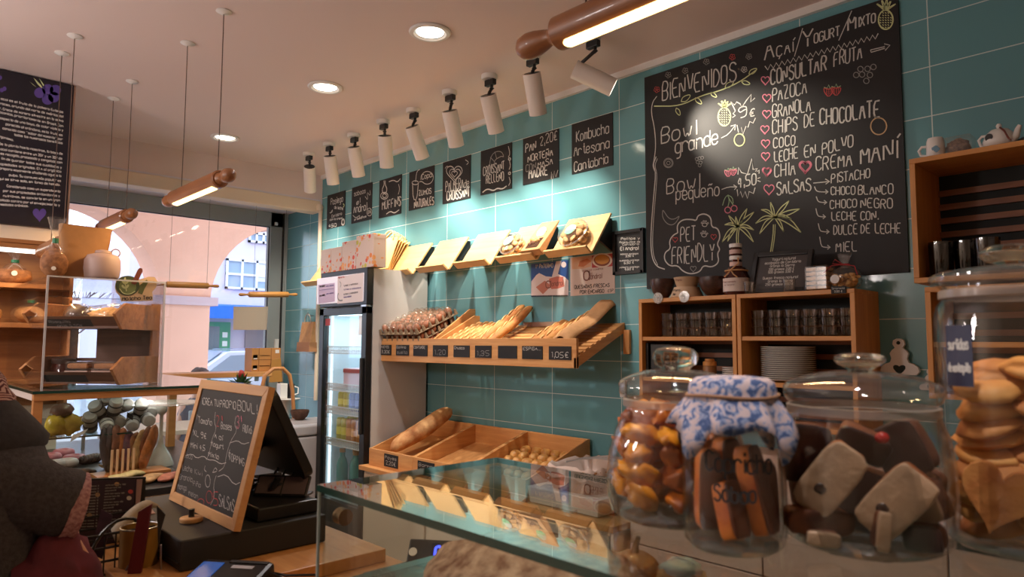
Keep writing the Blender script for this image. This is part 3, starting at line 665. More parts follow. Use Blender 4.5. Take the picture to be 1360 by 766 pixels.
facepanel(P, 'print', [c9(*q) for q in ((240, 470), (235, 400), (320, 375), (385, 380), (400, 480), (330, 505), (260, 510))], mat('print_sponge2', s2l(204, 120, 104), .5), t, .0012)
facepanel(P, 'print', [c9(*ring((390, 250), 28, 32, 12)[k]) for k in range(12)], mat('print_white', (0, 0, 0)), t, .001)
P.text('1º PATERNO', c9(90, 292), c9(275, 280), 5, 'white', .006); P.lift = .002
P.text('a', c9(200, 500), c9(255, 495), 14, 'brown', .009); P.text('andral', c9(265, 480), c9(385, 465), 6, 'brown', .005)
P.done(t, 'lettering')
m = MB()
for k in range(26): q0 = atp(*c9(50 + k * 15, 585 - k * .2), P.p, P.n); m.cb(q0 + Vector((0, -.001, 0)), (.006, .002, .008))
ob('black_fringe', m, BLACKM, t)
t, P, b = wallboard('cake_poster', 'white poster reading quesadas frescas por encargo with cheesecake photos', 'poster', c9(465, 180), c9(935, 125), c9(935, 555), c9(465, 583), .003, mt=mat('poster_white', s2l(214, 196, 186), .5))
facepanel(P, 'print', [c9(*q) for q in ((690, 155), (920, 132), (918, 265), (880, 270), (690, 285))], mat('print_red', s2l(176, 52, 50), .5), t, .0006)
facepanel(P, 'print', [c9(*q) for q in ((470, 182), (690, 155), (680, 270), (600, 292), (480, 300))], mat('print_peach', s2l(222, 176, 140), .5), t, .0006)
facepanel(P, 'print', [c9(*q) for q in ((560, 215), (640, 185), (685, 215), (600, 275), (545, 270))], mat('print_orange', s2l(206, 122, 72), .5), t, .0009)
facepanel(P, 'print', [c9(*q) for q in ring((798, 205), 108, 76, 20)[:20]], mat('print_cream', s2l(226, 206, 186), .5), t, .0009)
facepanel(P, 'print', [c9(*q) for q in ring((798, 205), 86, 62, 20)[:20]], mat('print_brown', s2l(130, 62, 30), .5), t, .0012)
facepanel(P, 'print', [c9(*q) for q in ring((798, 196), 76, 50, 20)[:20]], mat('print_gold', s2l(206, 140, 52), .5), t, .0015)
P.text('a', c9(600, 425), c9(660, 420), 17, 'brown', .010); P.text('el', c9(668, 370), c9(690, 368), 5, 'brown', .003); P.text('andral', c9(675, 405), c9(795, 395), 7, 'brown', .004)
P.text('QUESADAS FRESCAS', c9(505, 508), c9(878, 485), 4.6, 'black', .0045, .05); P.text('POR ENCARGO', c9(562, 560), c9(820, 548), 4.6, 'black', .0045, .05); P.text('ESP', c9(860, 545), c9(920, 535), 3.5, 'black', .003, .05)
P.text('arroces caseros', c9(590, 325), c9(810, 300), 2.6, 'brown', .002, .05)
P.done(t, 'lettering')
t, P, b = wallboard('framed_price_list', 'black framed price list left of the big blackboard, headed El Andral', 'sign', (818, 309), (857, 304), (857, 362), (818, 364), .014, mt=BLACKM)
f_ = ob('frame', MB().box((b[0] - .004, -.026, b[2] - .004), (b[0] + .014, -.001, b[3] + .004)).box((b[1] - .014, -.026, b[2] - .004), (b[1] + .004, -.001, b[3] + .004)).box((b[0], -.026, b[2] - .004), (b[1], -.001, b[2] + .012)).box((b[0], -.026, b[3] - .012), (b[1], -.001, b[3] + .004)), BLACK, t)
for s, x0, x1, y, cap, wd in (('Palitos y', 825, 850, 318, 3, .004), ('Rosquillas de', 823, 851, 322.5, 2.6, .003), ('Cantabria', 827, 849, 325.5, 2.4, .003), ('El Andral', 824, 848, 332, 4.6, .006), ('sobaos pasiegos', 824, 848, 338, 2.2, .0025), ('3,90 €', 831, 842, 341, 2.4, .0035), ('quesada pasiega', 823, 849, 346.5, 2.2, .0025), ('6,50 €', 829, 842, 350, 2.6, .0035), ('palmera pasiega', 823, 849, 355.5, 2.2, .0025), ('9,60 €', 830, 842, 358.5, 2.4, .0035)):
    P.text(s, (x0, y + .5), (x1, y - .5), cap, 'white', wd, .1)
P.done(t, 'lettering')

# ---- track spotlights
TRK = mat('lamp_white', s2l(232, 224, 216), .45); BULB = glow('spot_glow', (1, .86, .66), 14.0)
TG = 'white cylinder spotlights along the ceiling edge'
def track(i, base, top, bot, label, blk=True, dia=.092, hit=None, pw=1.0, near=False, sz=84):
    """base: pixel of the ceiling rose; top / bot: pixels of the two ends of the cylinder"""
    b0 = at(*base, Z=CEIL); yb = b0.y
    A = at(*top, Y=yb - .02); 
    L = .21
    # the far end: keep the true length, find depth along its pixel ray that fits
    d = ray(*bot); best = None
    for k in range(400):
        q = CAM + d * (1.0 + k * .015)
        e = abs((q - A).length - L)
        if best is None or e < best[0] - 1e-4 or (abs(e - best[0]) < .006 and (q.y > best[1].y) != near): best = (min(e, best[0]) if best else e, q)
    B = best[1]; ax = (B - A).normalized(); B = A + ax * L
    o = T('track_spotlight', label, 'spotlight', (b0.x, b0.y, CEIL), group=TG)
    ob('ceiling_rose', MB().lathe([(0, 0), (.045, 0), (.045, -.02), (.04, -.026), (0, -.026)], 24, b0), TRK, o, smooth=40)
    ob('adapter', MB().cb(b0 + Vector((.008, 0, -.045)), (.07, .028, .032)).cb(b0 + Vector((-.012, 0, -.032)), (.03, .022, .02)), BLACK, o, bevel=.003)
    N_ = A - ax * .0
    ob('swivel_arm', MB().tube([b0 + Vector((.02, 0, -.055)), b0 + Vector((.02, 0, -.08)), (b0 + Vector((.02, 0, -.08))) * .4 + N_ * .6, N_ + ax * .01], .009, 10).lathe([(0, -.014), (.014, 0), (0, .014)], 12, b0 + Vector((.02, 0, -.08))), BLACK, o, smooth=40)
    q = ax.to_track_quat('Z', 'Y').to_matrix().to_4x4(); r = dia / 2
    bd = ob('cylinder_body', MB().lathe([(0, .004), (r - .006, .004), (r - .005, 0), (r, 0), (r, L), (r - .004, L), (r - .006, L - .012), (0, L - .012)], 32, A, q), TRK, o, smooth=40)
    ob('end_cap', MB().lathe([(0, .0), (r - .006, .0), (r - .006, .005), (0, .005)], 24, A, q), BLACK, bd, smooth=40)
    ob('reflector', MB().lathe([(0, L - .011), (r - .007, L - .011)], 24, A, q), BULB, bd)
    lamp('track_lamp', 'SPOT', A + ax * (L - .004), TRACK_W * pw, WARM, o, target=hit if hit is not None else A + ax, spot_size=R(sz), spot_blend=.9, shadow_soft_size=.02)
    return A, ax
names = ['first from the window, beside the beam', 'second from the window', 'third from the window', 'fourth from the window', 'fifth from the window', 'sixth from the window', 'seventh from the window']
tr = [((410, 203), (411, 221), (412, 254)), ((437, 190), (438, 207), (443, 246)), ((470, 178), (470, 195), (477, 236)), ((509, 160), (511, 180), (514, 225)), ((549, 145), (547, 168), (562, 212)), ((597, 121), (597, 147), (607, 197)), ((650, 100), (648, 126), (660, 179))]
for i, (b0, a, e) in enumerate(tr): track(i, b0, a, e, 'white cylinder track spotlight ' + names[i])
track(7, (706, 72), (706, 97), (716, 158), 'white cylinder track spotlight hanging under the big rolling pin handle')
track(8, (786, 48), (763, 92), (818, 118), 'white cylinder track spotlight tilted sideways towards the big menu blackboard', pw=1.3, sz=46, hit=at(985, 175, Y=0), near=True)

# ---- wedge shelves (plywood board leaning out from the wall with a lip)
WG = 'small sloping plywood wall shelves'
def wedge(x0, x1, label, y1=-.2):
    o = T('sloping_shelf', label, 'shelf', ((x0 + x1) / 2, 0, 1.98), group=WG)
    a = Vector((0, -.035, 2.206)); b = Vector((0, y1, 1.978)); d = (b - a).normalized(); n = Vector((0, d.z, -d.y)); n = -n if n.y > 0 else n
    fn = lambda u, v, w_: Vector((w_, u, v))
    th = .012
    ob('sloping_board', MB().prism([(a.y, a.z), (b.y, b.z), (b.y - n.y * th, b.z - n.z * th), (a.y - n.y * th, a.z - n.z * th)], fn, x0, x1), PLY, o, bevel=.0015)
    l0 = b; l1 = b + n * .055
    ob('lip', MB().prism([(l0.y, l0.z), (l1.y, l1.z), (l1.y + d.y * th, l1.z + d.z * th), (l0.y + d.y * th, l0.z + d.z * th)], fn, x0, x1), PLY, o, bevel=.0015)
    ob('bracket', MB().prism([(-.001, 2.18), (a.y + .0, 2.18), (-.12, 2.055), (-.001, 2.0)], fn, x0 + .02, x0 + .032).prism([(-.001, 2.18), (a.y, 2.18), (-.12, 2.055), (-.001, 2.0)], fn, x1 - .032, x1 - .02), BLACKM, o)
    return a, b, d, n
wl = [(-4.185, -3.885, 'empty sloping plywood shelf next to the paper bags, first right of the fridge'), (-3.795, -3.49, 'empty sloping plywood shelf second right of the fridge'), (-3.392, -3.089, 'empty sloping plywood shelf left of the cookie tubs'),
      (-2.995, -2.695, 'sloping plywood shelf holding a cookie tub and a kraft bag'), (-2.60, -2.297, 'sloping plywood shelf furthest right, holding a big tub of biscuits'), (-4.58, -4.28, 'sloping plywood shelf holding the stack of paper bags above the fridge'), (-5.42, -5.13, 'sloping plywood shelf left of the fridge near the window')]
for x0, x1, s in wl: SLOPE = wedge(x0, x1, s)
# ================================================================== DRINKS FRIDGE
FX0, FX1, FY0, FZ = -4.585, -3.955, -.515, 1.995
FW_ = mat('fridge_white', s2l(206, 202, 198), .4); FIN = mat('fridge_inside', s2l(214, 232, 238), .4)
t = T('drinks_fridge', 'tall glass door drinks fridge with white side and black front', 'fridge', ((FX0 + FX1) / 2, -.28, 0))
m = MB().box((FX1 - .03, FY0 + .05, .06), (FX1, -.02, FZ)).box((FX0, FY0 + .05, .06), (FX0 + .03, -.02, FZ)).box((FX0 + .002, -.05, .062), (FX1 - .002, -.021, FZ - .002)).box((FX0 + .002, FY0 + .052, FZ - .03), (FX1 - .002, -.022, FZ - .004)).box((FX0 + .002, FY0 + .052, .062), (FX1 - .002, -.022, .40)).box((FX0 + .002, FY0 + .052, 1.735), (FX1 - .002, -.022, 1.76))
ob('cabinet_body', m, FW_, t)
ob('inner_lining', MB().box((FX0 + .031, -.07, .401), (FX1 - .031, -.051, 1.734)).box((FX0 + .031, FY0 + .06, .401), (FX0 + .034, -.06, 1.734)).box((FX1 - .034, FY0 + .06, .401), (FX1 - .031, -.06, 1.734)).box((FX0 + .03, FY0 + .06, .4), (FX1 - .03, -.06, .404)), FIN, t)
m = MB().box((FX0 - .002, FY0, 1.75), (FX1 + .002, FY0 + .05, FZ + .006)); hd = ob('header_box', m, BLACK, t, bevel=.006)
P = Pen((0, FY0 - .004, 0), (0, -1, 0), .001)
ca = lambda x, y: (420 + x / 6.386, 300 + y / 6.386)
xa, xb = at(*ca(8, 550), Y=FY0).x, at(*ca(405, 520), Y=FY0).x
ob('light_panel', MB().box((xa, FY0 - .004, 1.775), (xb, FY0 + .002, 1.965)), mat('lit_panel', s2l(232, 222, 232), .5, emit=(1, .93, .97), es=.28), hd, bevel=.003)
facepanel(P, 'poster_print', [ca(*q) for q in ((18, 500), (158, 482), (158, 640), (20, 660))], mat('print_mauve', s2l(214, 190, 214), .6), hd, .001)
facepanel(P, 'poster_print', [ca(*q) for q in ((182, 432), (402, 395), (396, 640), (180, 660))], mat('print_shell', s2l(236, 220, 216), .6), hd, .001)
P.lift = .0018
P.text('Horario', ca(188, 446), ca(240, 438), 2.6, 'red', .004)
for x0, y0, x1, y1, cap in ((30, 520, 75, 513, 2.6), (30, 600, 75, 590, 2.6), (85, 515, 150, 505, 1.4), (85, 580, 150, 570, 1.4), (235, 513, 355, 493, 2.2), (235, 545, 380, 528, 2.0), (232, 585, 355, 566, 2.2), (235, 610, 300, 600, 2.0)):
    P.text('lunes a sabados', ca(x0, y0), ca(x1, y1), cap, 'black' if cap > 2 else 'violet', .003, .1)
P.line([ca(*q) for q in ((190, 570), (180, 600), (195, 635), (225, 630))], 'dim', .012, 2); P.line([ca(*q) for q in ((200, 470), (215, 490), (205, 520))], 'dim', .006, 2)
P.line([ca(*q) for q in ((28, 545), (150, 530))], 'violet', .003)
P.done(hd, 'poster_lettering')
d0 = MB(); a, b_ = FY0, FY0 + .045
d0.box((FX0, a, .1), (FX0 + .06, b_, 1.74)).box((FX1 - .06, a, .1), (FX1, b_, 1.74)).box((FX0, a, 1.69), (FX1, b_, 1.74)).box((FX0, a, .1), (FX1, b_, .42))
dr = ob('door', d0, BLACK, t, bevel=.004)
ob('door_glass', MB().box((FX0 + .055, a + .015, .41), (FX1 - .055, a + .02, 1.70)), thin('fridge_glass', (.93, .97, .98), (.8, .85, .85), .05, .03), dr)
ob('door_handle', MB().box((FX1 - .045, a - .02, .9), (FX1 - .02, a - .002, 1.4)), BLACKM, dr, bevel=.006)
ob('hinge', MB().box((FX1 - .06, a - .006, 1.738), (FX1 + .002, a + .03, 1.75)), STEEL, t)
ob('sticker', MB().box((FX1 - .115, a + .012, 1.55), (FX1 - .07, a + .0145, 1.68)), PAPER, dr)
ob('sticker', MB().box((FX0 + .065, a + .012, 1.62), (FX0 + .13, a + .0145, 1.67)), mat('sticker_red', s2l(170, 60, 60), .6), dr)
ob('light_strip', MB().box((FX0 + .036, FY0 + .075, .45), (FX0 + .05, FY0 + .09, 1.7)), glow('fridge_led', (.80, .93, 1), 1.5), t)
ob('light_strip', MB().box((FX0 + .06, FY0 + .09, 1.715), (FX1 - .06, FY0 + .12, 1.73)), glow('fridge_led', (1, 1, 1), 1), t)
ob('kick_plate', MB().box((FX0 + .02, FY0 + .06, 0.0), (FX1 - .02, -.06, .06)), BLACKM, t)
WIRE = mat('wire_white', (.8, .82, .83), .4)
FSH = [1.45, 1.19, 1.03, .81, .48]
for z in FSH:
    m = MB()
    for k in range(24): x = FX0 + .05 + k * .0222; m.box((x, -.47, z - .006), (x + .004, -.08, z))
    for y in (-.47, -.28, -.09): m.box((FX0 + .04, y, z - .011), (FX1 - .04, y + .008, z - .004))
    m.box((FX0 + .04, -.478, z + .018), (FX1 - .04, -.47, z + .024)).box((FX0 + .04, -.478, z - .03), (FX1 - .04, -.472, z - .024))
    for k in range(24): x = FX0 + .05 + k * .0222; m.box((x, -.477, z - .028), (x + .006, -.472, z + .02))
    ob('wire_shelf', m, WIRE, t)
def can(x, y, z, col, nm, label, grp, h=.165, r=.029):
    o = T('drink_can', label, 'can', (x, y, z), group=grp)
    ob('can_body', MB().lathe([(0, .0), (r * .8, .0), (r, .012), (r, h - .016), (r * .82, h - .002), (r * .8, h - .006), (0, h - .006)], 20, (x, y, z)), mat('can_' + nm, col, .3, metal=.3), o, smooth=40)
    ob('can_label', MB().surf([(r + .0006, h * .3), (r + .0006, h * .62)], 20, (x, y, z)), mat('can_label_' + nm, [min(1, c * 1.6 + .1) for c in col], .4), o, smooth=40)
    ob('pull_tab', MB().box((x - .006, y - .012, z + h - .006), (x + .006, y + .008, z + h - .003)), STEEL, o)
    return o
YEL, ORG, BLU = s2l(196, 190, 52), s2l(214, 140, 60), s2l(48, 84, 184)
xs = [-4.40 + k * .066 for k in range(6)]
for r_, y in enumerate((-.43, -.35)):
    for k, x in enumerate(xs):
        nm, col = ('lemon', YEL) if k < 2 else ('orange', ORG)
        can(x, y, .81, col, nm, 'tall %s can standing on the third wire shelf of the fridge' % ('yellow green' if k < 2 else 'orange'), 'tall %s cans in the fridge' % nm)
for r_, y in enumerate((-.43, -.34)):
    for k in range(5):
        nm, col = ('lemon', YEL) if k < 2 else ('cobalt', BLU)
        can(-4.38 + k * .076, y, 1.03, col, nm, 'short %s can standing on the second wire shelf of the fridge' % ('yellow' if k < 2 else 'blue'), 'short %s cans in the fridge' % nm, .125, .033)
for k in range(4):
    x = -4.40 + k * .09; t2 = T('glass_bottle', 'teal glass bottle with cork stopper at the bottom of the fridge', 'bottle', (x, -.41 + .05 * (k % 2), .48), group='teal glass bottles in the fridge')
    y = -.41 + .05 * (k % 2)
    ob('bottle_body', MB().lathe([(0, 0), (.036, 0), (.04, .01), (.04, .16), (.03, .2), (.018, .22), (.018, .25), (0, .25)], 20, (x, y, .48)), mat('teal_glass', s2l(70, 158, 160), .1, spec=.8), t2, smooth=50)
    ob('cork', MB().lathe([(0, .25), (.021, .25), (.021, .275), (0, .275)], 16, (x, y, .48)), KRAFT, t2, smooth=40)
S('drink_carton', 'pink and white carton pack with a red band on the upper fridge shelf', 'carton', MB().box((-4.36, -.44, 1.19), (-4.07, -.2, 1.32)), mat('carton_pink', s2l(226, 186, 198), .5), bevel=.003)
ob('red_band', MB().box((-4.362, -.4425, 1.29), (-4.068, -.4405, 1.315)).box((-4.13, -.4425, 1.19), (-4.11, -.4405, 1.31)), mat('band_red', s2l(176, 40, 44), .5), bpy.data.objects['drink_carton'])
lamp('fridge_lamp', 'AREA', (-4.26, -.42, 1.70), 4.0, (.72, .90, 1), t, target=(-4.26, -.3, .4), size=.3)

# ---- things on the fridge
def floral(name):
    if name in MATS: return MATS[name]
    m, t_, b = nodes(name); L = t_.links.new
    tc = N(t_, 'ShaderNodeTexCoord'); v = N(t_, 'ShaderNodeTexVoronoi', i_Scale=28.0); L(tc.outputs['Object'], v.inputs['Vector'])
    n = N(t_, 'ShaderNodeTexNoise', i_Scale=9.0, i_Detail=1.0); L(tc.outputs['Object'], n.inputs['Vector'])
    a = N(t_, 'ShaderNodeMath', operation='GREATER_THAN'); L(n.outputs['Fac'], a.inputs[0]); a.inputs[1].default_value = .47
    lt = N(t_, 'ShaderNodeMath', operation='LESS_THAN'); L(v.outputs['Distance'], lt.inputs[0]); lt.inputs[1].default_value = .45
    mu = N(t_, 'ShaderNodeMath', operation='MULTIPLY'); L(a.outputs[0], mu.inputs[0]); L(lt.outputs[0], mu.inputs[1])
    r = N(t_, 'ShaderNodeValToRGB'); r.color_ramp.interpolation = 'CONSTANT'
    for i, (p, c) in enumerate(((0, s2l(226, 128, 62)), (.3, s2l(200, 186, 70)), (.55, s2l(216, 84, 60)), (.8, s2l(232, 160, 96)))):
        e = r.color_ramp.elements[0] if i == 0 else (r.color_ramp.elements[1] if i == 1 else r.color_ramp.elements.new(p)); e.position = p; e.color = c4(c)
    sp = N(t_, 'ShaderNodeSeparateColor'); L(v.outputs['Color'], sp.inputs[0]); L(sp.outputs[0], r.inputs[0])
    mx = N(t_, 'ShaderNodeMix', data_type='RGBA'); L(mu.outputs[0], mx.inputs[0]); mx.inputs[6].default_value = c4(s2l(214, 190, 176)); L(r.outputs[0], mx.inputs[7])
    L(mx.outputs[2], b.inputs['Base Color']); b.inputs['Roughness'].default_value = .6; MATS[name] = m; return m
FLO = floral('floral_card')
def giftbox(x0, x1, y0, y1, h, label, cat='box'):
    z = FZ + .006
    o = S('gift_box', label, cat, MB().box((x0, y0, z), (x1, y1, z + h)), FLO, 'floral cake boxes on the fridge', bevel=.002)
    ob('flap_line', MB().box((x0 - .001, y0 - .001, z + h - .03), (x1 + .001, y1 + .001, z + h - .028)), mat('card_cream', s2l(222, 204, 184), .7), o, world=True)
q = lambda x, y: at(*ca(x, y), Y=-.5)
hA = q(150, 195).z - (FZ + .006)
for k, (xa_, xb_, yt, dp, lab) in enumerate(((38, 125, 198, .14, 'lowest floral box at the left end of the fridge top'), (125, 215, 182, .15, 'second floral box from left on the fridge top'), (215, 335, 128, .17, 'third floral box from left on the fridge top'), (335, 485, 74, .10, 'tallest floral box at the right end of the fridge top'))):
    giftbox(q(xa_, 300).x + .002, q(xb_, 300).x - .002, -.50, -.50 + dp, q((xa_ + xb_) / 2, yt).z - (FZ + .006), lab)
def paperbag(name, label, x, y, z, wd, h, tilt, n=0, grp=None):
    o = T(name, label, 'paper bag', (x, y, z), group=grp)
    M_ = Matrix.Translation((x, y, z)) @ Matrix.Rotation(tilt, 4, 'X')
    m = MB(); m.box((-wd / 2, -.004, 0), (wd / 2, .004, h), M_); ob('bag_body', m, mat('bag_sand', s2l(226, 186, 122), .7, var=.05, vs=20), o, bevel=.001)
    hp = [M_ @ Vector((wd * .28 * math.cos(a), -.014, h + .075 * math.sin(a) - .02)) for a in [PI * i / 12 for i in range(13)]]
    ob('handle', MB().tube(hp, .006, 6), mat('bag_sand', (0, 0, 0)), o, smooth=60)
b0_, d_, n_ = SLOPE[1], SLOPE[2], SLOPE[3]
for k in range(5):
    p = b0_ - d_ * .005 + n_ * (.010 + .015 * k)
    paperbag('paper_bag', 'folded kraft carrier bag in the leaning stack behind the tall floral box', -4.30 + .012 * k, p.y + .02, p.z + .004, .24, .30 - .012 * k, -math.atan2(-d_.y, -d_.z) * (.95 - .10 * k), grp='stack of folded carrier bags above the fridge')
paperbag('paper_bag', 'kraft carrier bag peeking out behind the lowest floral box', -4.86, -.16, 2.0, .2, .30, -.6)
S('hook_rail', 'small hook on the teal wall that holds the kraft bag by the window', 'hook', MB().tube([(-5.66, -.001, 1.735), (-5.66, -.05, 1.735), (-5.66, -.055, 1.76)], .005, 8), STEEL)
t = T('hanging_paper_bag', 'brown kraft gift bag hanging on the teal wall left of the fridge', 'paper bag', (-5.66, -.05, 1.43))
ob('bag_body', MB().hexa([(-5.75, -.10, 1.42), (-5.53, -.10, 1.42), (-5.53, -.03, 1.45), (-5.75, -.03, 1.45), (-5.77, -.05, 1.68), (-5.56, -.05, 1.68), (-5.56, -.03, 1.68), (-5.77, -.03, 1.68)]), KRAFT, t, bevel=.003)
ob('handle', MB().tube([Vector((-5.665 + .06 * math.cos(a), -.05, 1.665 + .085 * math.sin(a))) for a in [PI * i / 10 for i in range(11)]], .004, 6), mat('handle_white', s2l(196, 184, 170), .8), t, smooth=60)
ob('folded_base', MB().hexa([(-5.76, -.103, 1.418), (-5.52, -.103, 1.418), (-5.52, -.03, 1.418), (-5.76, -.03, 1.418), (-5.755, -.099, 1.50), (-5.53, -.099, 1.50), (-5.53, -.03, 1.50), (-5.755, -.03, 1.50)]), mat('kraft_dark', s2l(176, 124, 84), .75), t)

# ---- cookies on the two right wedges
def on_slope(u, v, w_):   # u along x, v up the board, w off the board
    return Vector((u, 0, 0)) + Vector((0, SLOPE[1].y, SLOPE[1].z)) - SLOPE[2] * v + SLOPE[3] * w_
CK = mat('cookie', s2l(222, 174, 112), .7, var=.25, vs=60, bump=.4); CKD = mat('biscuit_dark', s2l(110, 70, 50), .75, var=.2, vs=50, bump=.4)
TUBP = thin('tub_plastic', (.97, .97, .97), (.75, .75, .75), .05, .06, haze=.03)
SLM = Matrix(((1, 0, 0), (0, -SLOPE[2].y, SLOPE[3].y), (0, -SLOPE[2].z, SLOPE[3].z))).to_4x4()
def tub(x, r, label):
    c = on_slope(x, r + .004, .004)
    t = T('cookie_tub', label, 'tub', c); M_ = Matrix.Translation(c) @ SLM
    prof = [(r * .86, 0), (r * .9, .004), (r, .055), (r * .96, .062), (r * .92, .082), (0, .084)]
    m = MB().surf(prof, 36); m.v = [M_ @ p for p in m.v]; ob('clear_tub', m, TUBP, t, smooth=40)
    m = MB().surf([(r * 1.0, .056), (r * 1.03, .058), (r * 1.03, .061), (r * .97, .063)], 36); m.v = [M_ @ p for p in m.v]; ob('rim', m, thin('tub_rim', (.8, .8, .8), (.6, .6, .6), .08, .1, haze=.2), t, smooth=40)
    m = MB().lathe([(0, .0865), (.036, .0862)], 28); m.v = [M_ @ p for p in m.v]; s_ = ob('sticker', m, PAPER, t)
    m = MB().add([M_ @ Vector((.035 * math.cos(a), .035 * math.sin(a), .0872)) for a in [PI + PI * i / 14 for i in range(15)]], [tuple(range(15))]); ob('green_half', m, mat('sticker_mint', s2l(120, 196, 150), .6), s_)
    random.seed(int(-x * 100)); k = 0
    for rr, nn, zz in ((.3, 4, .018), (.66, 9, .018), (.35, 5, .045), (.72, 9, .042), (.25, 3, .066), (.58, 7, .064)):
        for i in range(nn):
            a = 2 * PI * i / nn + rr * 9; p = M_ @ Vector((r * rr * math.cos(a), r * rr * math.sin(a), zz))
            q_ = SLM @ Matrix.Rotation(random.uniform(0, 6), 4, 'Z') @ Matrix.Rotation(random.uniform(-.9, .9), 4, 'X')
            m = MB().blob((0, 0, 0), (.022, .019, .010), k, .25, 2, q_, (10, 6)); m.v = [v + p for v in m.v]
            S('cookie', 'small golden cookie inside ' + ('the left' if x < -2.7 else 'the right') + ' clear tub on the sloping shelf', 'cookie', m, CK, 'cookies in %s tub' % ('the left' if x < -2.7 else 'the right'), smooth=60); k += 1
tub(-2.905, .078, 'clear round cookie tub with mint sticker left of the kraft bag')
tub(-2.43, .092, 'large clear round cookie tub with mint sticker right of the kraft bag')
c = on_slope(-2.70, .0, .02); t = T('cookie_bag', 'open kraft cookie bag with mint sticker and window between the two tubs', 'paper bag', c)
M_ = Matrix.Translation(c) @ SLM
m = MB().hexa([M_ @ Vector(p) for p in ((-.075, 0, 0), (.075, 0, 0), (.075, 0, .05), (-.075, 0, .05), (-.07, .25, .012), (.07, .25, .012), (.07, .25, .018), (-.07, .25, .018))]); ob('bag_body', m, KRAFT, t, bevel=.003)
m = MB().hexa([M_ @ Vector(p) for p in ((-.045, .02, .045), (.045, .02, .045), (.045, .02, .0495), (-.045, .02, .0495), (-.045, .1, .036), (.045, .1, .036), (.045, .1, .0395), (-.045, .1, .0395))]); ob('window', m, mat('bag_window', s2l(70, 48, 38), .15), t)
m = MB().lathe([(0, .0), (.036, .0)], 28); m.v = [M_ @ (Matrix.Rotation(.13, 4, 'X') @ p + Vector((.0, .15, .037))) for p in m.v]; s_ = ob('sticker', m, PAPER, t)
m = MB().add([M_ @ (Matrix.Rotation(.13, 4, 'X') @ Vector((.035 * math.cos(a), .035 * math.sin(a), .001)) + Vector((0, .15, .037))) for a in [PI + PI * i / 14 for i in range(15)]], [tuple(range(15))]); ob('green_half', m, mat('sticker_mint', (0, 0, 0)), s_)
for k in range(9):
    p = M_ @ Vector((random.uniform(-.035, .035), random.uniform(.03, .09), .046)); S('cookie', 'small dark biscuit showing in the window of the kraft cookie bag', 'cookie', MB().blob(p, (.014, .008, .012), k, .25, 2), CK if k % 3 else CKD, 'biscuits in the kraft bag window', smooth=60)

# ================================================================== BREAD SHELF
BX0, BX1, BYF = -3.98, -2.236, -.394
t = T('bread_shelf', 'long beech bread shelf with slatted sloping base and black price tags', 'shelf', ((BX0 + BX1) / 2, 0, 1.378))
ob('front_panel', MB().box((BX0, BYF, 1.378), (BX1, BYF + .018, 1.526)), W_X, t, bevel=.002)
fn = lambda u, v, w_: Vector((w_, u, v))
ob('side_panel', MB().prism([(BYF, 1.378), (BYF, 1.432), (-.003, 1.612), (-.003, 1.561)], fn, BX1 - .018, BX1), W_Y, t, bevel=.002)
ob('side_panel', MB().prism([(BYF, 1.378), (BYF, 1.526), (-.003, 1.618), (-.003, 1.561)], fn, BX0, BX0 + .018), W_Y, t, bevel=.002)
def shz(y): return 1.428 + (y - BYF) * (.17 / .39)
m = MB()
for k in range(9): y = BYF + .03 + k * .041; m.prism([(y, shz(y)), (y + .026, shz(y + .026)), (y + .026, shz(y + .026) + .014), (y, shz(y) + .014)], fn, BX0 + .018, BX1 - .002)
ob('slatted_base', m, W_X, t)
ob('back_rail', MB().box((BX0 + .02, -.03, 1.55), (BX1 - .02, -.003, 1.60)), W_X, t)
S('wall_bracket', 'bare wooden bracket strip on the teal wall right of the bread shelf', 'bracket', MB().box((at(829, 455, Y=-.01).x, -.02, at(829, 470, Y=0).z), (at(837, 455, Y=-.01).x, -.001, at(829, 438, Y=0).z)), W_Z, bevel=.002)
# rear divider boards
for x, tilt, lab in ((-3.40, .0, 'left'), (-2.95, 0, 'right')):
    pass
for k, (x, y1, z1) in enumerate(((-3.43, -.0, 1.72), (-3.385, -.01, 1.675))):
    y0 = -.37; S('divider_board', 'thin beech divider board between eggs and baguettes, ' + ('taller left one' if k == 0 else 'lower right one'), 'board', MB().prism([(y0, shz(y0) + .016), (-.03, shz(-.03) + .016), (-.03, z1), (-.075, z1 + .0), (y0, 1.52)], fn, x, x + .012), W_Y, bevel=.0015)
# price tags on the front panel
P = Pen((0, BYF - .004, 0), (0, -1, 0), .0008); cb = lambda x, y: (500 + x / 7.5556, 390 + y / 7.5556); ce = lambda x, y: (480 + x / 3.19, 260 + y / 3.19)
tg = [(506, 520), (526.5, 543.5), (549.5, 568), (575.5, 595), (603, 624), (631.5, 653), (662, 687), (694, 721), (729.5, 759)]
tw = [('HUEVOS', '3,30€'), ('Gallina', 'suelta'), ('CONTUNDE', ''), ('', '1,20'), ('Chusco', ''), ('', '1,35'), ('', ''), ('ESPIGA...', ''), ('', '1,05€')]
for (a_, b_), (u1, u2) in zip(tg, tw):
    zc = 1.452; x0, x1 = at(a_, 466, Y=BYF).x, at(b_, 466, Y=BYF).x
    o = ob('price_tag', MB().box((x0, BYF - .004, zc - .034), (x1, BYF + .001, zc + .034)), SLATE, t)
    col = 'white' if u2.endswith('€') or u1 == 'ESPIGA...' else 'dim'
    if u1: P.text3(u1, (x0 + .008, BYF - .004, zc + .012), Vector((1, 0, 0)), Vector((0, 0, 1)), .016, 'white', .0022, .2, width=min(x1 - x0 - .016, .012 * len(u1) + .02))
    if u2: P.text3(u2, (x0 + .014, BYF - .004, zc - .022), Vector((1, 0, 0)), Vector((0, 0, 1)), .028 if not u1 else .02, col, .0026, .2, width=x1 - x0 - .03)
    P.done(o, 'price_writing', world=True); P.m = {}
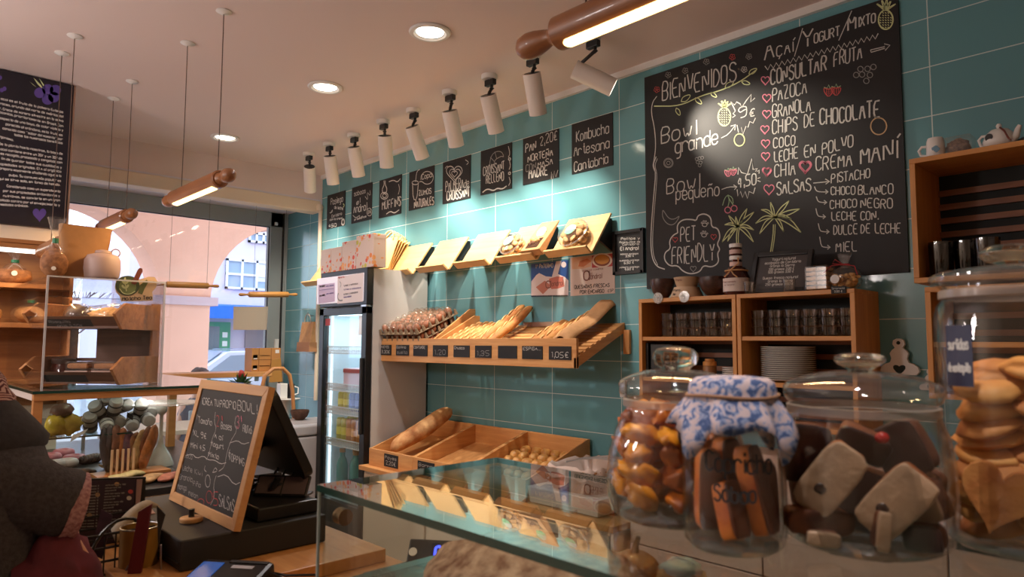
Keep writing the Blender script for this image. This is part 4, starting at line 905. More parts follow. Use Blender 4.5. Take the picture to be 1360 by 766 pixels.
# eggs in trays
EGG = mat('eggshell', s2l(160, 98, 70), .5, var=.12, vs=12); PULP = mat('egg_tray_pulp', s2l(140, 120, 96), .85, var=.1, vs=40)
TH = math.atan2(.17, .39)
def slope_pt(x, s, h): return Vector((x, BYF + .03 + s * math.cos(TH) - h * math.sin(TH), shz(BYF + .03) + .016 + s * math.sin(TH) + h * math.cos(TH)))
egg_me = None; NX, NS = 7, 6; DX, DS = .058, .056
def wire_tray(lv):
    m = MB(); h = .004 + lv * .050
    for i in range(NX + 1):
        for j in range(NS + 1):
            c = slope_pt(-3.945 + i * DX, .005 + j * DS, h); e = Matrix.Rotation(TH, 4, 'X')
            m.lathe([(.014, 0), (.007, .036), (0, .037)], 6, c, e)
    m.box((0, 0, 0), (1, 1, 1)); m.v[-8:] = [slope_pt(-3.95 + u * (NX * DX + .01), .0 + v * (NS * DS + .01), h - .002 + w_ * .004) for u, v, w_ in ((0, 0, 0), (1, 0, 0), (1, 1, 0), (0, 1, 0), (0, 0, 1), (1, 0, 1), (1, 1, 1), (0, 1, 1))]
    return m
for lv in range(3):
    S('egg_tray', ('lowest', 'middle', 'topmost')[lv] + ' grey pulp egg tray at the left end of the bread shelf', 'egg tray', wire_tray(lv), PULP, 'stacked egg trays')
    for i in range(NX):
        for j in range(NS):
            c = slope_pt(-3.945 + (i + .5) * DX, .005 + (j + .5) * DS, .008 + lv * .050)
            if egg_me is None:
                o = S('egg', 'brown egg in the stacked trays at the left end of the bread shelf', 'egg', MB().lathe([(0, 0), (.012, .002), (.020, .012), (.0225, .024), (.020, .038), (.013, .049), (.006, .0535), (0, .054)], 14), EGG, 'brown eggs in the trays', smooth=80, origin=(0, 0, 0)); egg_me = o
            else: o = egg_me.copy(); C.objects.link(o)
            o.location = c; o.rotation_euler = (TH + random.uniform(-.1, .1), random.uniform(-.1, .1), random.uniform(0, 6))
lidm = MB()
for i in range(NX):
    for j in range(NS):
        c = slope_pt(-3.945 + (i + .5) * DX, .005 + (j + .5) * DS, .136); lidm.surf([(.029, 0), (.024, .022), (.012, .034), (.0, .036)], 8, c, Matrix.Rotation(TH, 4, 'X'))
S('bubble_cover', 'clear bubbled plastic cover over the topmost egg tray', 'cover', lidm, thin('lid_plastic', (.95, .93, .92), (.6, .6, .6), .08, .06, haze=.08, hcol=s2l(206, 186, 150)), smooth=50)
# baguettes
CRUST = mat('baguette_crust', s2l(176, 106, 48), .65, col2=s2l(206, 148, 80), vs=14, bump=.25, bs=40); SCORE = mat('baguette_score', s2l(224, 182, 120), .75, var=.1, vs=40)
BROWNC = mat('rustic_crust', s2l(176, 116, 66), .75, col2=s2l(218, 172, 116), vs=16, bump=.6, bs=30)
def loaf(name, label, A, B, r, mt, grp=None, nscore=6, up=Vector((0, -.4, .9)), seed=0, flat=.8, sm=SCORE, cat='bread'):
    A, B = Vector(A), Vector(B); ax = (B - A); L = ax.length; ax.normalize(); side = ax.cross(up).normalized(); u2 = side.cross(ax).normalized()
    o = T(name, label, cat, A, group=grp); m = MB(); nn = 22; k = 14; vs = []; fs = []
    for i in range(nn + 1):
        s = i / nn; e = max(0, 1 - abs(2 * s - 1) ** 5) ** .55 * (1 - .12 * abs(2 * s - 1)); ph = seed
        for j in range(k):
            a = 2 * PI * j / k; rr = r * e * (1 + .07 * noise.noise(Vector((s * 6 + seed * 3.1, math.cos(a) * 1.2, math.sin(a) * 1.2 + seed))))
            vs.append(A + ax * (L * s) + side * (rr * math.cos(a)) + u2 * (rr * flat * math.sin(a) + r * flat + .003 * math.sin(s * 9 + seed)))
    for i in range(nn):
        for j in range(k): fs.append((i * k + j, i * k + (j + 1) % k, (i + 1) * k + (j + 1) % k, (i + 1) * k + j))
    m.add(vs, fs); ob('crust', m, mt, o, smooth=80)
    if nscore:
        m = MB()
        for q in range(nscore):
            s0 = .09 + q * .84 / nscore; s1 = s0 + 1.1 / nscore * .9; pts = []
            for w_ in range(7):
                s = s0 + (s1 - s0) * w_ / 6; tt = -0.55 + 1.1 * w_ / 6; e = max(0, 1 - abs(2 * s - 1) ** 5) ** .55 * (1 - .12 * abs(2 * s - 1))
                a = PI / 2 + tt * .6; pts.append(A + ax * (L * s) + side * (r * e * math.cos(a)) + u2 * (r * e * flat * math.sin(a) * .985 + r * flat + .002))
            m.tube(pts, lambda z: r * .13 * (1 - abs(2 * z - 1) ** 2) + .0008, 6)
        ob('score', m, sm, o, smooth=80)
    return o
random.seed(3)
bag = [(-3.325, .36), (-3.265, .37), (-3.205, .36), (-3.145, .38), (-3.085, .37), (-3.015, .47), (-2.935, .45)]
BL = ['leftmost baguette in the bread shelf, beside the divider board', 'second baguette from the divider board', 'third baguette from the divider board', 'fourth baguette from the divider board', 'fifth baguette from the divider board', 'long baguette standing highest, sixth from the divider board', 'long baguette last before the bare slats']
for k, (x, L) in enumerate(bag):
    A = slope_pt(x, .0, .0); tilt = TH if L < .4 else TH + .16; B = A + Vector((.01, math.cos(tilt) * L, math.sin(tilt) * L))
    loaf('baguette', BL[k], A, B, .033, CRUST, 'baguettes on the bread shelf', 6, seed=k)
for k, (x, L) in enumerate(((-2.615, .36), (-2.545, .37))):
    A = slope_pt(x, .0, .0); B = A + Vector((.02, math.cos(TH) * L, math.sin(TH) * L)); loaf('baguette', ('pale baguette left of the kraft paper sheet' if k else 'pale baguette right of the bare slats'), A, B, .034, CRUST, 'baguettes on the bread shelf', 5, seed=20 + k)
loaf('baguette', 'thick baguette wrapped behind the kraft paper at the right end of the bread shelf', slope_pt(-2.42, .0, .0), slope_pt(-2.42, .40, .03), .04, BROWNC, 'baguettes on the bread shelf', 4, seed=31)
m = MB(); vs = []; fs = []; nu, nv = 14, 8
for i in range(nu + 1):
    for j in range(nv + 1):
        s, v = i / nu, j / nv; b = slope_pt(-2.475 + .16 * v + .02 * s, -.0 + .44 * s, 0); hgt = .062 + .01 * math.sin(s * 9) + .045 * s - .05 * (2 * v - 1) ** 2 + .006 * math.sin(v * 11 + s * 5) + .03 * v
        vs.append(b + Vector((0, 0, hgt)))
for i in range(nu):
    for j in range(nv): a = i * (nv + 1) + j; fs.append((a, a + 1, a + nv + 2, a + nv + 1))
S('kraft_sheet', 'crumpled brown kraft paper sheet draped over the right end of the bread shelf', 'paper', m.add(vs, fs), KRAFT, smooth=60, solid=.0012)
S('steel_blade', 'small steel edge lying behind the bare slats of the bread shelf', 'tool', MB().box((-2.95, -.055, 1.60), (-2.66, -.035, 1.625)), STEEL)
# ================================================================== LOW COUNTER WITH BREAD BOXES
t = T('back_counter', 'beech topped cream base counter along the teal wall under the bread boxes', 'counter', (-2.9, -.27, 0))
ob('worktop', MB().box((-3.93, -.565, .69), (-1.885, -.002, .718)), W_X, t, bevel=.002)
ob('base', MB().box((-3.90, -.54, .06), (-1.90, -.01, .69)), CREAM, t)
m = MB()
for k in range(3):
    x0 = -3.88 + k * .66; m.box((x0, -.556, .09), (x0 + .64, -.541, .67))
ob('door_fronts', m, mat('cream_front', s2l(206, 190, 174), .5), t, bevel=.003)
ob('plinth', MB().box((-3.88, -.5, 0), (-1.92, -.02, .06)), BLACKM, t)
t = T('cream_cupboard', 'cream base cupboard with door joints behind the pastry jars', 'cupboard', (-.6, -.24, 0)); CF_ = mat('cupboard_front', s2l(228, 200, 186), .5)
ob('carcass', MB().box((-1.875, -.44, 0), (1.2, -.01, 1.02)), mat('joint_dark', s2l(70, 58, 54), .7), t); ob('cupboard_top', MB().box((-1.878, -.47, 1.02), (1.2, -.005, 1.045)), CF_, t, bevel=.003)
for k in range(5): ob('cupboard_door', MB().box((-1.873 + k * .61, -.458, .64), (-1.873 + k * .61 + .604, -.4405, 1.016)), CF_, t, bevel=.002); ob('cupboard_door', MB().box((-1.873 + k * .61, -.458, .08), (-1.873 + k * .61 + .604, -.4405, .634)), CF_, t, bevel=.002)
fn = lambda u, v, w_: Vector((w_, u, v))
def bread_box(x0, x1, label):
    o = T('bread_box', label, 'box', ((x0 + x1) / 2, -.25, .718), group='sloping beech bread boxes on the back counter')
    ob('front_board', MB().box((x0, -.515, .718), (x1, -.500, .826)), W_X, o, bevel=.0015)
    ob('back_board', MB().box((x0, -.035, .718), (x1, -.018, .980)), W_X, o, bevel=.0015)
    for x in (x0, x1 - .012): ob('side_board', MB().prism([(-.5, .718), (-.5, .826), (-.035, .980), (-.035, .718)], fn, x, x + .012), W_Y, o, bevel=.0015)
    ob('base_board', MB().prism([(-.5, .735), (-.5, .748), (-.035, .868), (-.035, .855)], fn, x0 + .013, x1 - .013), W_Y, o)
    return o
b1 = bread_box(-3.89, -3.417, 'bread box next to the fridge holding one rustic loaf')
b2 = bread_box(-3.414, -2.942, 'empty bread box in the middle of the back counter')
b3 = bread_box(-2.939, -2.465, 'bread box filled with small glazed buns')
P = Pen((0, -.519, 0), (0, -1, 0), .0008)
cf = lambda x, y: (400 + x / 3.09, 530 + y / 3.09)
for o, (x0, x1), u1, u2 in ((b1, (340, 396), 'Payes', '2,20€'), (b2, (478, 545), 'Barra', '1,30€')):
    X0_, X1_ = at(*cf(x0, 245), Y=-.519).x, at(*cf(x1, 245), Y=-.519).x
    g = ob('price_tag', MB().box((X0_, -.519, .735), (X1_, -.514, .812)), SLATE, o)
    P.text3(u1, (X0_ + .012, -.519, .782), Vector((1, 0, 0)), Vector((0, 0, 1)), .018, 'white', .002, .2, width=X1_ - X0_ - .024); P.text3(u2, (X0_ + .02, -.519, .748), Vector((1, 0, 0)), Vector((0, 0, 1)), .022, 'white', .0025, .2, width=X1_ - X0_ - .04)
    P.done(g, 'price_writing'); P.m = {}
loaf('rustic_loaf', 'long rustic loaf leaning in the bread box next to the fridge', (-3.70, -.45, .78), (-3.58, -.055, 1.02), .072, BROWNC, None, 0, seed=44, flat=.75)
BUN = mat('glazed_bun', s2l(206, 146, 74), .35, col2=s2l(232, 184, 110), vs=30, coat=.3)
random.seed(4); bun = None
for i in range(6):
    for j in range(6):
        y = -.455 + j * .072; z = .742 + (y + .5) * .258 + .014; x = -2.895 + i * .074 + (.02 if j % 2 else 0)
        if x > -2.49: continue
        if bun is None:
            bun = S('glazed_bun', 'small glazed bun in the third bread box', 'bun', MB().blob((0, 0, .022), (.035, .033, .027), 3, .12, 2, None, (16, 10)), BUN, 'glazed buns in the third bread box', smooth=80, origin=(0, 0, 0)); o = bun
        else: o = bun.copy(); C.objects.link(o)
        o.location = (x, y, z); o.rotation_euler = (.25 + random.uniform(-.1, .1), random.uniform(-.15, .15), random.uniform(0, 6))
# wicker basket with cloth and tongs, on a white tray
S('white_tray', 'white enamel tray under the wicker basket', 'tray', MB().hexa([(-2.45, -.50, .72), (-2.02, -.50, .72), (-2.02, -.06, .72), (-2.45, -.06, .72), (-2.46, -.51, .80), (-2.01, -.51, .80), (-2.01, -.05, .80), (-2.46, -.05, .80)]), WHITE, bevel=.006)
t = T('wicker_basket', 'wicker basket lined with cloth at the right end of the bread boxes', 'basket', (-2.22, -.31, .80))
m = MB()
for k in range(9):
    z = .802 + k * .012; g = k * .003
    for jj in range(2):
        pts = []
        for i in range(64):
            s = i / 64; a = 2 * PI * s; cx, cy = math.cos(a), math.sin(a); sg = lambda v: (abs(v) ** .45) * (1 if v > 0 else -1)
            wv = .004 * (1 if (i + k + jj) % 2 else -1); pts.append((-2.22 + (.135 + g + wv) * sg(cx), -.31 + (.155 + g + wv) * sg(cy), z + jj * .005))
        m.tube(pts, .0045, 5, closed=True)
ob('woven_side', m, mat('wicker', s2l(168, 120, 74), .7, var=.25, vs=40), t, smooth=60)
ob('basket_floor', MB().box((-2.34, -.45, .801), (-2.10, -.17, .808)), mat('wicker', (0, 0, 0)), t)
vs = []; fs = []
for i in range(40):
    a = 2 * PI * i / 40; sg = lambda v: (abs(v) ** .5) * (1 if v > 0 else -1)
    for j, (rx, z) in enumerate(((.80, .85), (.93, .905), (1.06, .918), (1.13, .895), (1.15, .868))):
        k = rx + .03 * math.sin(i * 2.3 + j); vs.append((-2.22 + .15 * k * sg(math.cos(a)), -.31 + .17 * k * sg(math.sin(a)), z + .008 * math.sin(i * 1.7)))
for i in range(40):
    for j in range(4): fs.append((i * 5 + j, ((i + 1) % 40) * 5 + j, ((i + 1) % 40) * 5 + j + 1, i * 5 + j + 1))
vs.append((-2.22, -.31, .845)); fs += [(i * 5, ((i + 1) % 40) * 5, 200) for i in range(40)]
ob('cloth_liner', MB().add(vs, fs), mat('linen', s2l(214, 196, 186), .9), t, smooth=70)
t = T('tongs', 'steel serving tongs lying on the cloth in the wicker basket', 'tongs', (-2.2, -.3, .93))
for s in (-1, 1):
    ob('arm', MB().tube([(-2.30, -.40, .922), (-2.26, -.34 + .01 * s, .935), (-2.18, -.27 + .035 * s, .945), (-2.13, -.22 + .03 * s, .935), (-2.09, -.18 + .03 * s, .925)], lambda u: .006 + .008 * u, 8, flat=.4), STEEL, t, smooth=60)

# ================================================================== SHELF CABINETS UNDER THE BIG BOARD
CABW = dict(c1=s2l(190, 126, 60), c2=s2l(216, 152, 82))
CX_ = wood('cabinet_x', CABW['c1'], CABW['c2'], 'X'); CZ_ = wood('cabinet_z', CABW['c1'], CABW['c2'], 'Z'); CD_ = wood('cabinet_dark', s2l(120, 72, 42), s2l(146, 90, 54), 'X')
def cubby(name, label, x0, x1, z0, z1, shelves, yf=-.255, th=.018, slats=None):
    o = T(name, label, 'cabinet', ((x0 + x1) / 2, yf / 2, z0))
    ob('top_panel', MB().box((x0, yf, z1 - th), (x1, -.002, z1)), CX_, o, bevel=.0015); ob('bottom_panel', MB().box((x0, yf, z0), (x1, -.002, z0 + th)), CX_, o, bevel=.0015)
    ob('side_panel', MB().box((x0, yf, z0 + th), (x0 + th, -.002, z1 - th)), CZ_, o, bevel=.0015); ob('side_panel', MB().box((x1 - th, yf, z0 + th), (x1, -.002, z1 - th)), CZ_, o, bevel=.0015)
    for z in shelves: ob('shelf', MB().box((x0 + th, yf + .004, z - th), (x1 - th, -.004, z)), CX_, o, bevel=.0015)
    m = MB(); z = z0 + .03
    while z < z1 - .05: m.box((x0 + th, -.03, z), (x1 - th, -.018, z + .022)); z += slats or .062
    ob('slatted_back', m, CD_, o)
    ob('back_board', MB().box((x0 + th, -.014, z0 + th), (x1 - th, -.004, z1 - th)), mat('back_dark', s2l(30, 34, 34), .7), o)
    return o
cubby('open_cabinet', 'left open beech wall cabinet under the menu board, holding small glasses and coffee things', -1.964, -1.463, 1.16, 1.712, (1.345, 1.533))
cubby('open_cabinet', 'right open beech wall cabinet under the menu board, holding glasses and white plates', -1.458, -.979, 1.16, 1.712, (1.345, 1.533))
GLS = thin('tumbler_glass', (.90, .88, .86), (.55, .5, .46), .06, .03, rp=2.0)
gl = None
def tumbler(x, y, z, label, group, r=.031, h=.045):
    global gl
    if gl is None:
        gl = S('drinking_glass', label, 'glass', MB().surf([(.0, .002), (.022, .0), (.027, .004), (.031, .045), (.029, .045), (.025, .007), (0, .006)], 20), GLS, group, smooth=40, origin=(0, 0, 0)); o = gl
    else: o = gl.copy(); C.objects.link(o); o['label'] = label; o['group'] = group
    o.location = (x, y, z); o.scale = (r / .031, r / .031, h / .045)
for r_ in range(2):
    for i in range(5):
        for k in range(3): tumbler(-1.835 + i * .075, -.20 + r_ * .09, 1.534 + k * .036, 'small bubbled glass in the stacks on the left cabinet shelf', 'stacked glasses on the left cabinet shelf', .034, .036)
for r_ in range(2):
    for i in range(6):
        for k in range(3): tumbler(-1.385 + i * .072, -.20 + r_ * .09, 1.534 + k * .036, 'small glass in the stacks on the right cabinet shelf', 'stacked glasses on the right cabinet shelf', .034, .036)
pl = None
for k in range(17):
    if pl is None:
        pl = S('dinner_plate', 'white plate in the tall stack inside the right cabinet', 'plate', MB().lathe([(0, .002), (.06, 0), (.07, .002), (.108, .010), (.109, .012), (.107, .0125), (.07, .006), (0, .005)], 40), WGLOSS, 'stacked white plates in the right cabinet', smooth=50, origin=(0, 0, 0)); o = pl
    else: o = pl.copy(); C.objects.link(o)
    o.location = (-1.295, -.135, 1.346 + k * .0083)
for k in range(6):
    o = pl.copy(); C.objects.link(o); o.location = (-1.53, -.15, 1.346 + k * .0085); o.scale = (.5, .5, .9); o['label'] = 'small saucer stacked at the right side of the left cabinet'; o['category'] = 'saucer'; o['group'] = 'stacked saucers in the left cabinet'; o.name = 'saucer'
t = T('coffee_grinder', 'black coffee machine part with white knob inside the left cabinet', 'machine', (-1.88, -.14, 1.346))
ob('machine_body', MB().box((-1.925, -.22, 1.346), (-1.80, -.06, 1.50)).box((-1.945, -.23, 1.346), (-1.93, -.05, 1.505)), BLACK, t, bevel=.004)
ob('white_knob', MB().cyl((-1.862, -.222, 1.438), (-1.862, -.232, 1.438), .009), WGLOSS, t, smooth=40)
t = T('spice_jar', 'small jar with wooden lid inside the left cabinet', 'jar', (-1.64, -.17, 1.346))
ob('jar_body', MB().lathe([(0, 0), (.03, 0), (.03, .05), (.026, .058), (0, .058)], 20, (-1.64, -.17, 1.346)), mat('jar_tan', s2l(140, 96, 56), .4), t, smooth=40); ob('lid', MB().lathe([(0, .058), (.03, .058), (.03, .075), (.022, .078), (.02, .088), (0, .089)], 20, (-1.64, -.17, 1.346)), CX_, t, smooth=40)
# things on top of the cabinets
def bowl(x, y, z, r, h, mt, label, foot=.4, cat='bowl', grp=None, name='bowl'):
    return S(name, label, cat, MB().surf([(0, 0), (r * foot, 0), (r * .8, h * .35), (r, h * .78), (r * .98, h), (r * .93, h), (r * .92, h * .75), (r * .7, h * .38), (0, h * .12)], 32, (x, y, z)), mt, grp, smooth=50)
COCO = mat('coconut_shell', s2l(64, 38, 30), .35, var=.35, vs=50)
CREAMB = mat('kraft_bowl', s2l(196, 164, 132), .6)
bowl(-1.885, -.17, 1.713, .058, .095, COCO, 'dark coconut bowl at the far left of the cabinet tops')
t = T('paper_bowl', 'cream paper bowl standing upside down, base of the small bowl tower', 'bowl', (-1.755, -.165, 1.713)); ob('bowl_body', MB().surf([(.075, 0), (.077, .004), (.058, .05), (.05, .05), (0, .05)], 32, (-1.755, -.165, 1.713)), CREAMB, t, smooth=40)
P = Pen((-1.755, -.165 - .071, 0), (0, -1, .36), .001)
P.text3('Para', (-1.785, -.2315, 1.742), Vector((1, 0, 0)), Vector((0, .34, .94)), .011, 'black', .002, .2); P.text3('llevar', (-1.785, -.2365, 1.724), Vector((1, 0, 0)), Vector((0, .34, .94)), .010, 'black', .002, .2); P.done(t, 'lettering')
t = T('paper_bowl', 'smaller cream paper bowl on top of the upturned one', 'bowl', (-1.755, -.165, 1.764)); ob('bowl_body', MB().surf([(0, 0), (.045, 0), (.060, .045), (.057, .045), (.043, .004), (0, .003)], 32, (-1.755, -.165, 1.764)), CREAMB, t, smooth=40)
P = Pen((0, -.222, 0), (0, -1, -.3), .001); P.text3('Para', (-1.775, -.222, 1.79), Vector((1, 0, 0)), Vector((0, -.3, .95)), .009, 'brown', .002, .2); P.done(t, 'lettering')
bowl(-1.612, -.165, 1.713, .07, .088, COCO, 'wide dark coconut bowl left of the tall jam bottle')
TAGG = thin('tag_acrylic', (.8, .78, .74), (.6, .6, .6), .1, .1, haze=.2)
for x, lab, s in ((-1.85, 'round clear price disc reading 13 under the left coconut bowl', '13'), (-1.71, 'round clear price disc reading 9 under the cream bowls', '9')):
    t = T('price_disc', lab, 'tag', (x, -.262, 1.705)); ob('disc', MB().cyl((x, -.258, 1.713), (x, -.262, 1.713), .026, n=28), TAGG, t, smooth=40)
    P = Pen((0, -.262, 0), (0, -1, 0), .001); P.text3(s, (x - .01, -.262, 1.703), Vector((1, 0, 0)), Vector((0, 0, 1)), .018, 'white', .003, .1); P.done(t, 'lettering')
t = T('jam_tower', 'three stacked dark preserve jars tied with raffia, in front of the menu board', 'jar', (-1.49, -.19, 1.713))
JAM = mat('jam_dark', s2l(70, 26, 20), .12, coat=.4); LBL = mat('label_cream', s2l(214, 196, 186), .6)
o = (-1.49, -.19, 1.713)
ob('big_jar', MB().lathe([(0, 0), (.054, 0), (.057, .006), (.057, .075), (.045, .10), (.040, .118), (0, .118)], 28, o), JAM, t, smooth=40)
ob('big_label', MB().surf([(.0578, .014), (.0578, .072)], 28, o), LBL, t, smooth=40)
ob('raffia_bow', MB().tube([Vector((-1.49 + .047 * math.cos(a), -.19 + .047 * math.sin(a), 1.713 + .106)) for a in [2 * PI * i / 20 for i in range(20)]], .004, 6, closed=True).tube([(-1.49, -.24, 1.82), (-1.50, -.246, 1.805), (-1.515, -.248, 1.79)], .003, 5).tube([(-1.49, -.24, 1.82), (-1.475, -.246, 1.80), (-1.455, -.248, 1.785)], .003, 5).tube([(-1.49, -.24, 1.82), (-1.47, -.25, 1.83), (-1.45, -.245, 1.845), (-1.455, -.24, 1.87)], .003, 5), KRAFT, t, smooth=60)
for k in range(2):
    z = 1.831 + k * .054; q_ = (-1.492, -.19, z)
    j = ob('small_jar', MB().lathe([(0, 0), (.024, 0), (.026, .004), (.026, .03), (.022, .036), (0, .036)], 24, q_), JAM, t, smooth=40)
    ob('small_label', MB().surf([(.0266, .008), (.0266, .026)], 24, q_), mat('label_pale', s2l(206, 176, 168), .5), j, smooth=40); ob('white_lid', MB().lathe([(0, .036), (.0265, .036), (.0275, .04), (.0275, .051), (.026, .053), (0, .053)], 24, q_), WGLOSS, j, smooth=40)
P = Pen((0, -.2485, 0), (0, -1, 0), .001)
P.text3('Mermelada', (-1.522, -.2485, 1.765), Vector((1, 0, 0)), Vector((0, 0, 1)), .007, 'brown', .0012, .1, width=.06); P.text3('artesana', (-1.515, -.2485, 1.752), Vector((1, 0, 0)), Vector((0, 0, 1)), .006, 'brown', .001, .1, width=.045); P.done(t, 'lettering')
# framed yogurt notice, leaning back
t = T('framed_notice', 'black framed yogurt price notice leaning on the menu board above the cabinets', 'sign', (-1.30, -.16, 1.713))
M_ = Matrix.Translation((-1.30, -.20, 1.713)) @ Matrix.Rotation(-.30, 4, 'X') @ Matrix.Rotation(.02, 4, 'Y')
W2, H2 = .128, .185
def fbox(m, a, b): return m.box(a, b, M_)
m = MB(); fbox(m, (-W2, -.012, 0), (-W2 + .02, .008, H2)); fbox(m, (W2 - .02, -.012, 0), (W2, .008, H2)); fbox(m, (-W2 + .02, -.012, 0), (W2 - .02, .008, .02)); fbox(m, (-W2 + .02, -.012, H2 - .02), (W2 - .02, .008, H2)); ob('frame', m, BLACK, t, bevel=.002)
ob('notice_panel', fbox(MB(), (-W2 + .02, -.002, .02), (W2 - .02, .006, H2 - .02)), mat('notice_grey', s2l(62, 56, 56), .5), t)
P = Pen(M_ @ Vector((0, -.002, 0)), M_.to_3x3() @ Vector((0, -1, 0)), .001); rv, uv = M_.to_3x3() @ Vector((1, 0, 0)), M_.to_3x3() @ Vector((0, 0, 1))
for s, x, z, c_, wd in (('Yogurt natural', -.045, .146, .012, .10), ('ecologico de Cantabria', -.075, .131, .011, .155), ('Granja la Sierra', -.05, .116, .011, .105), ('200 gramos 2,00 €', -.055, .101, .010, .11), ('500 gramos 3,50 €', -.055, .088, .010, .11), ('Queso fresco natural', -.075, .062, .011, .15), ('Granja la Sierra', -.05, .047, .011, .105), ('250 gramos 3,50 €', -.06, .033, .010, .12)):
    P.text3(s, M_ @ Vector((x, -.002, z)), rv, uv, c_, 'white', .0022, .1, width=wd)
P.done(t, 'lettering')
ob('easel_back', MB().add([M_ @ Vector((-.01, .008, .15)), M_ @ Vector((.01, .008, .15)), Vector((-1.29, -.025, 1.715)), Vector((-1.31, -.025, 1.715))], [(0, 1, 2, 3)]), BLACKM, t, solid=.003)
for x, lab in ((-1.408, 'small clear shot glass left of the framed notice'), (-1.238, 'small clear shot glass in front of the framed notice')):
    S('shot_glass', lab, 'glass', MB().surf([(0, .002), (.021, 0), (.0225, .004), (.027, .05), (.0255, .05), (.021, .008), (0, .008)], 24, (x, -.232, 1.713)), thin('shot_glass', (.95, .93, .9), (.7, .68, .66), .06, .02, rp=2), smooth=40)
BAGP = thin('cellophane', (.97, .96, .95), (.8, .78, .76), .05, .16, haze=.03)
t = T('biscuit_pack', 'clear pack of pale square biscuits right of the framed notice', 'pack', (-1.13, -.19, 1.713)); k = 0
ob('wrapper', MB().box((-1.176, -.235, 1.714), (-1.085, -.15, 1.812)), BAGP, t, bevel=.006)
for i in range(2):
    for j in range(5):
        S('wafer', 'pale square biscuit stacked in the clear pack', 'biscuit', MB().cb((-1.152 + i * .043, -.192, 1.724 + j * .0185), (.038, .07, .013), None), mat('wafer', s2l(214, 176, 138), .8, var=.12, vs=60), 'biscuits in the clear pack', bevel=.002)
t = T('cereal_bag', 'cellophane bag of golden snacks tied with red ribbon on the right cabinet', 'bag', (-1.035, -.19, 1.713))
ob('wrapper', MB().blob((-1.035, -.19, 1.757), (.062, .05, .046), 5, .2, 2.5, None, (24, 14)).lathe([(.02, .085), (.012, .098), (.022, .12), (.03, .14), (.024, .142)], 14, (-1.035, -.19, 1.713), sy=.6), BAGP, t, smooth=80)
ob('ribbon', MB().tube([Vector((-1.035 + .016 * math.cos(a), -.19 + .012 * math.sin(a), 1.811)) for a in [2 * PI * i / 14 for i in range(14)]], .003, 6, closed=True).tube([(-1.04, -.203, 1.81), (-1.075, -.215, 1.808), (-1.1, -.23, 1.78)], .002, 5).tube([(-1.03, -.203, 1.81), (-.99, -.215, 1.80), (-.975, -.23, 1.765)], .002, 5).tube([(-1.035, -.205, 1.81), (-1.06, -.22, 1.83), (-1.07, -.22, 1.815), (-1.035, -.205, 1.81)], .002, 5), mat('ribbon_red', s2l(170, 40, 44), .5), t, smooth=60)
ob('sticker', MB().cyl((-1.055, -.2395, 1.752), (-1.055, -.2415, 1.752), .017), PAPER, t)
random.seed(8)
for k in range(60):
    a, b_ = random.uniform(0, 2 * PI), random.uniform(0, 1) ** .5; z = random.uniform(.012, .06)
    S('cereal_piece', 'golden snack inside the cellophane bag with red ribbon', 'snack', MB().blob((-1.035 + .046 * b_ * math.cos(a), -.19 + .036 * b_ * math.sin(a), 1.713 + z), (.011, .009, .006), k, .3, 2, Matrix.Rotation(a, 4, 'X'), (8, 5)), mat('snack_gold', s2l(206, 156, 88), .6, var=.2, vs=60), 'golden snacks in the ribbon bag', smooth=60)
t = T('shelf_price_tag', 'small black price tag clipped at the right front edge of the right cabinet', 'tag', (-1.03, -.26, 1.694)); ob('tag_card', MB().box((-1.062, -.262, 1.694), (-1.008, -.2575, 1.722)), SLATE, t)
P = Pen((0, -.262, 0), (0, -1, 0), .0008); P.text3('Granola', (-1.058, -.262, 1.711), Vector((1, 0, 0)), Vector((0, 0, 1)), .006, 'white', .001, .1, width=.046); P.text3('2,50 €', (-1.05, -.262, 1.699), Vector((1, 0, 0)), Vector((0, 0, 1)), .007, 'white', .0014, .1, width=.03); P.done(t, 'lettering')

# ================================================================== UPPER RIGHT SHELF
cubby('display_cabinet', 'upper open beech cabinet at the right edge with a white teapot on top', -.764, -.20, 1.715, 2.155, (), -.30, slats=.052)
cubby('display_cabinet', 'lower open beech cabinet at the right edge, behind the tall biscuit jar', -.735, -.20, 1.318, 1.70, (1.511,), -.29)
for k, (x, y) in enumerate(((-.695, -.23), (-.625, -.2), (-.56, -.23))):
    S('smoked_tumbler', 'dark smoked tumbler in the upper right cabinet, ' + ('nearest the side panel', 'in the middle', 'furthest right')[k], 'glass', MB().surf([(0, .002), (.034, 0), (.036, .004), (.040, .125), (.038, .125), (.033, .010), (0, .009)], 24, (x, y, 1.734)), thin('smoked', (.42, .42, .42), (.3, .3, .32), .08, .04, rp=1.5), smooth=40)
t = T('small_mug', 'white mug with blue flowers left of the cellophane gift on the right cabinet', 'mug', (-.70, -.24, 2.156))
o = (-.695, -.24, 2.156); ob('mug_body', MB().surf([(0, .002), (.026, 0), (.03, .004), (.028, .06), (.024, .072), (.022, .072), (.024, .058), (.026, .008), (0, .007)], 28, o), WGLOSS, t, smooth=50)
ob('handle', MB().tube([(-.722, -.24, 2.168), (-.742, -.24, 2.175), (-.748, -.24, 2.192), (-.738, -.24, 2.205), (-.72, -.24, 2.203)], .005, 8), WGLOSS, t, smooth=60)
ob('painted_flower', MB().blob((-.688, -.2685, 2.183), (.012, .001, .012), 2, .3, 3, None, (10, 6)), mat('flower_blue', s2l(110, 150, 176), .5), t)
t = T('gift_bundle', 'cellophane wrapped gift of dark chocolates between mug and teapot', 'gift', (-.635, -.22, 2.156))
ob('wrapper', MB().box((-.672, -.25, 2.157), (-.585, -.17, 2.225)), BAGP, t, bevel=.01)
ob('chocolate_heap', MB().blob((-.632, -.215, 2.188), (.036, .026, .029), 4, .3, 4, None, (20, 12)), mat('chocolate_flake', s2l(120, 96, 78), .5, var=.5, vs=90), t, smooth=60)
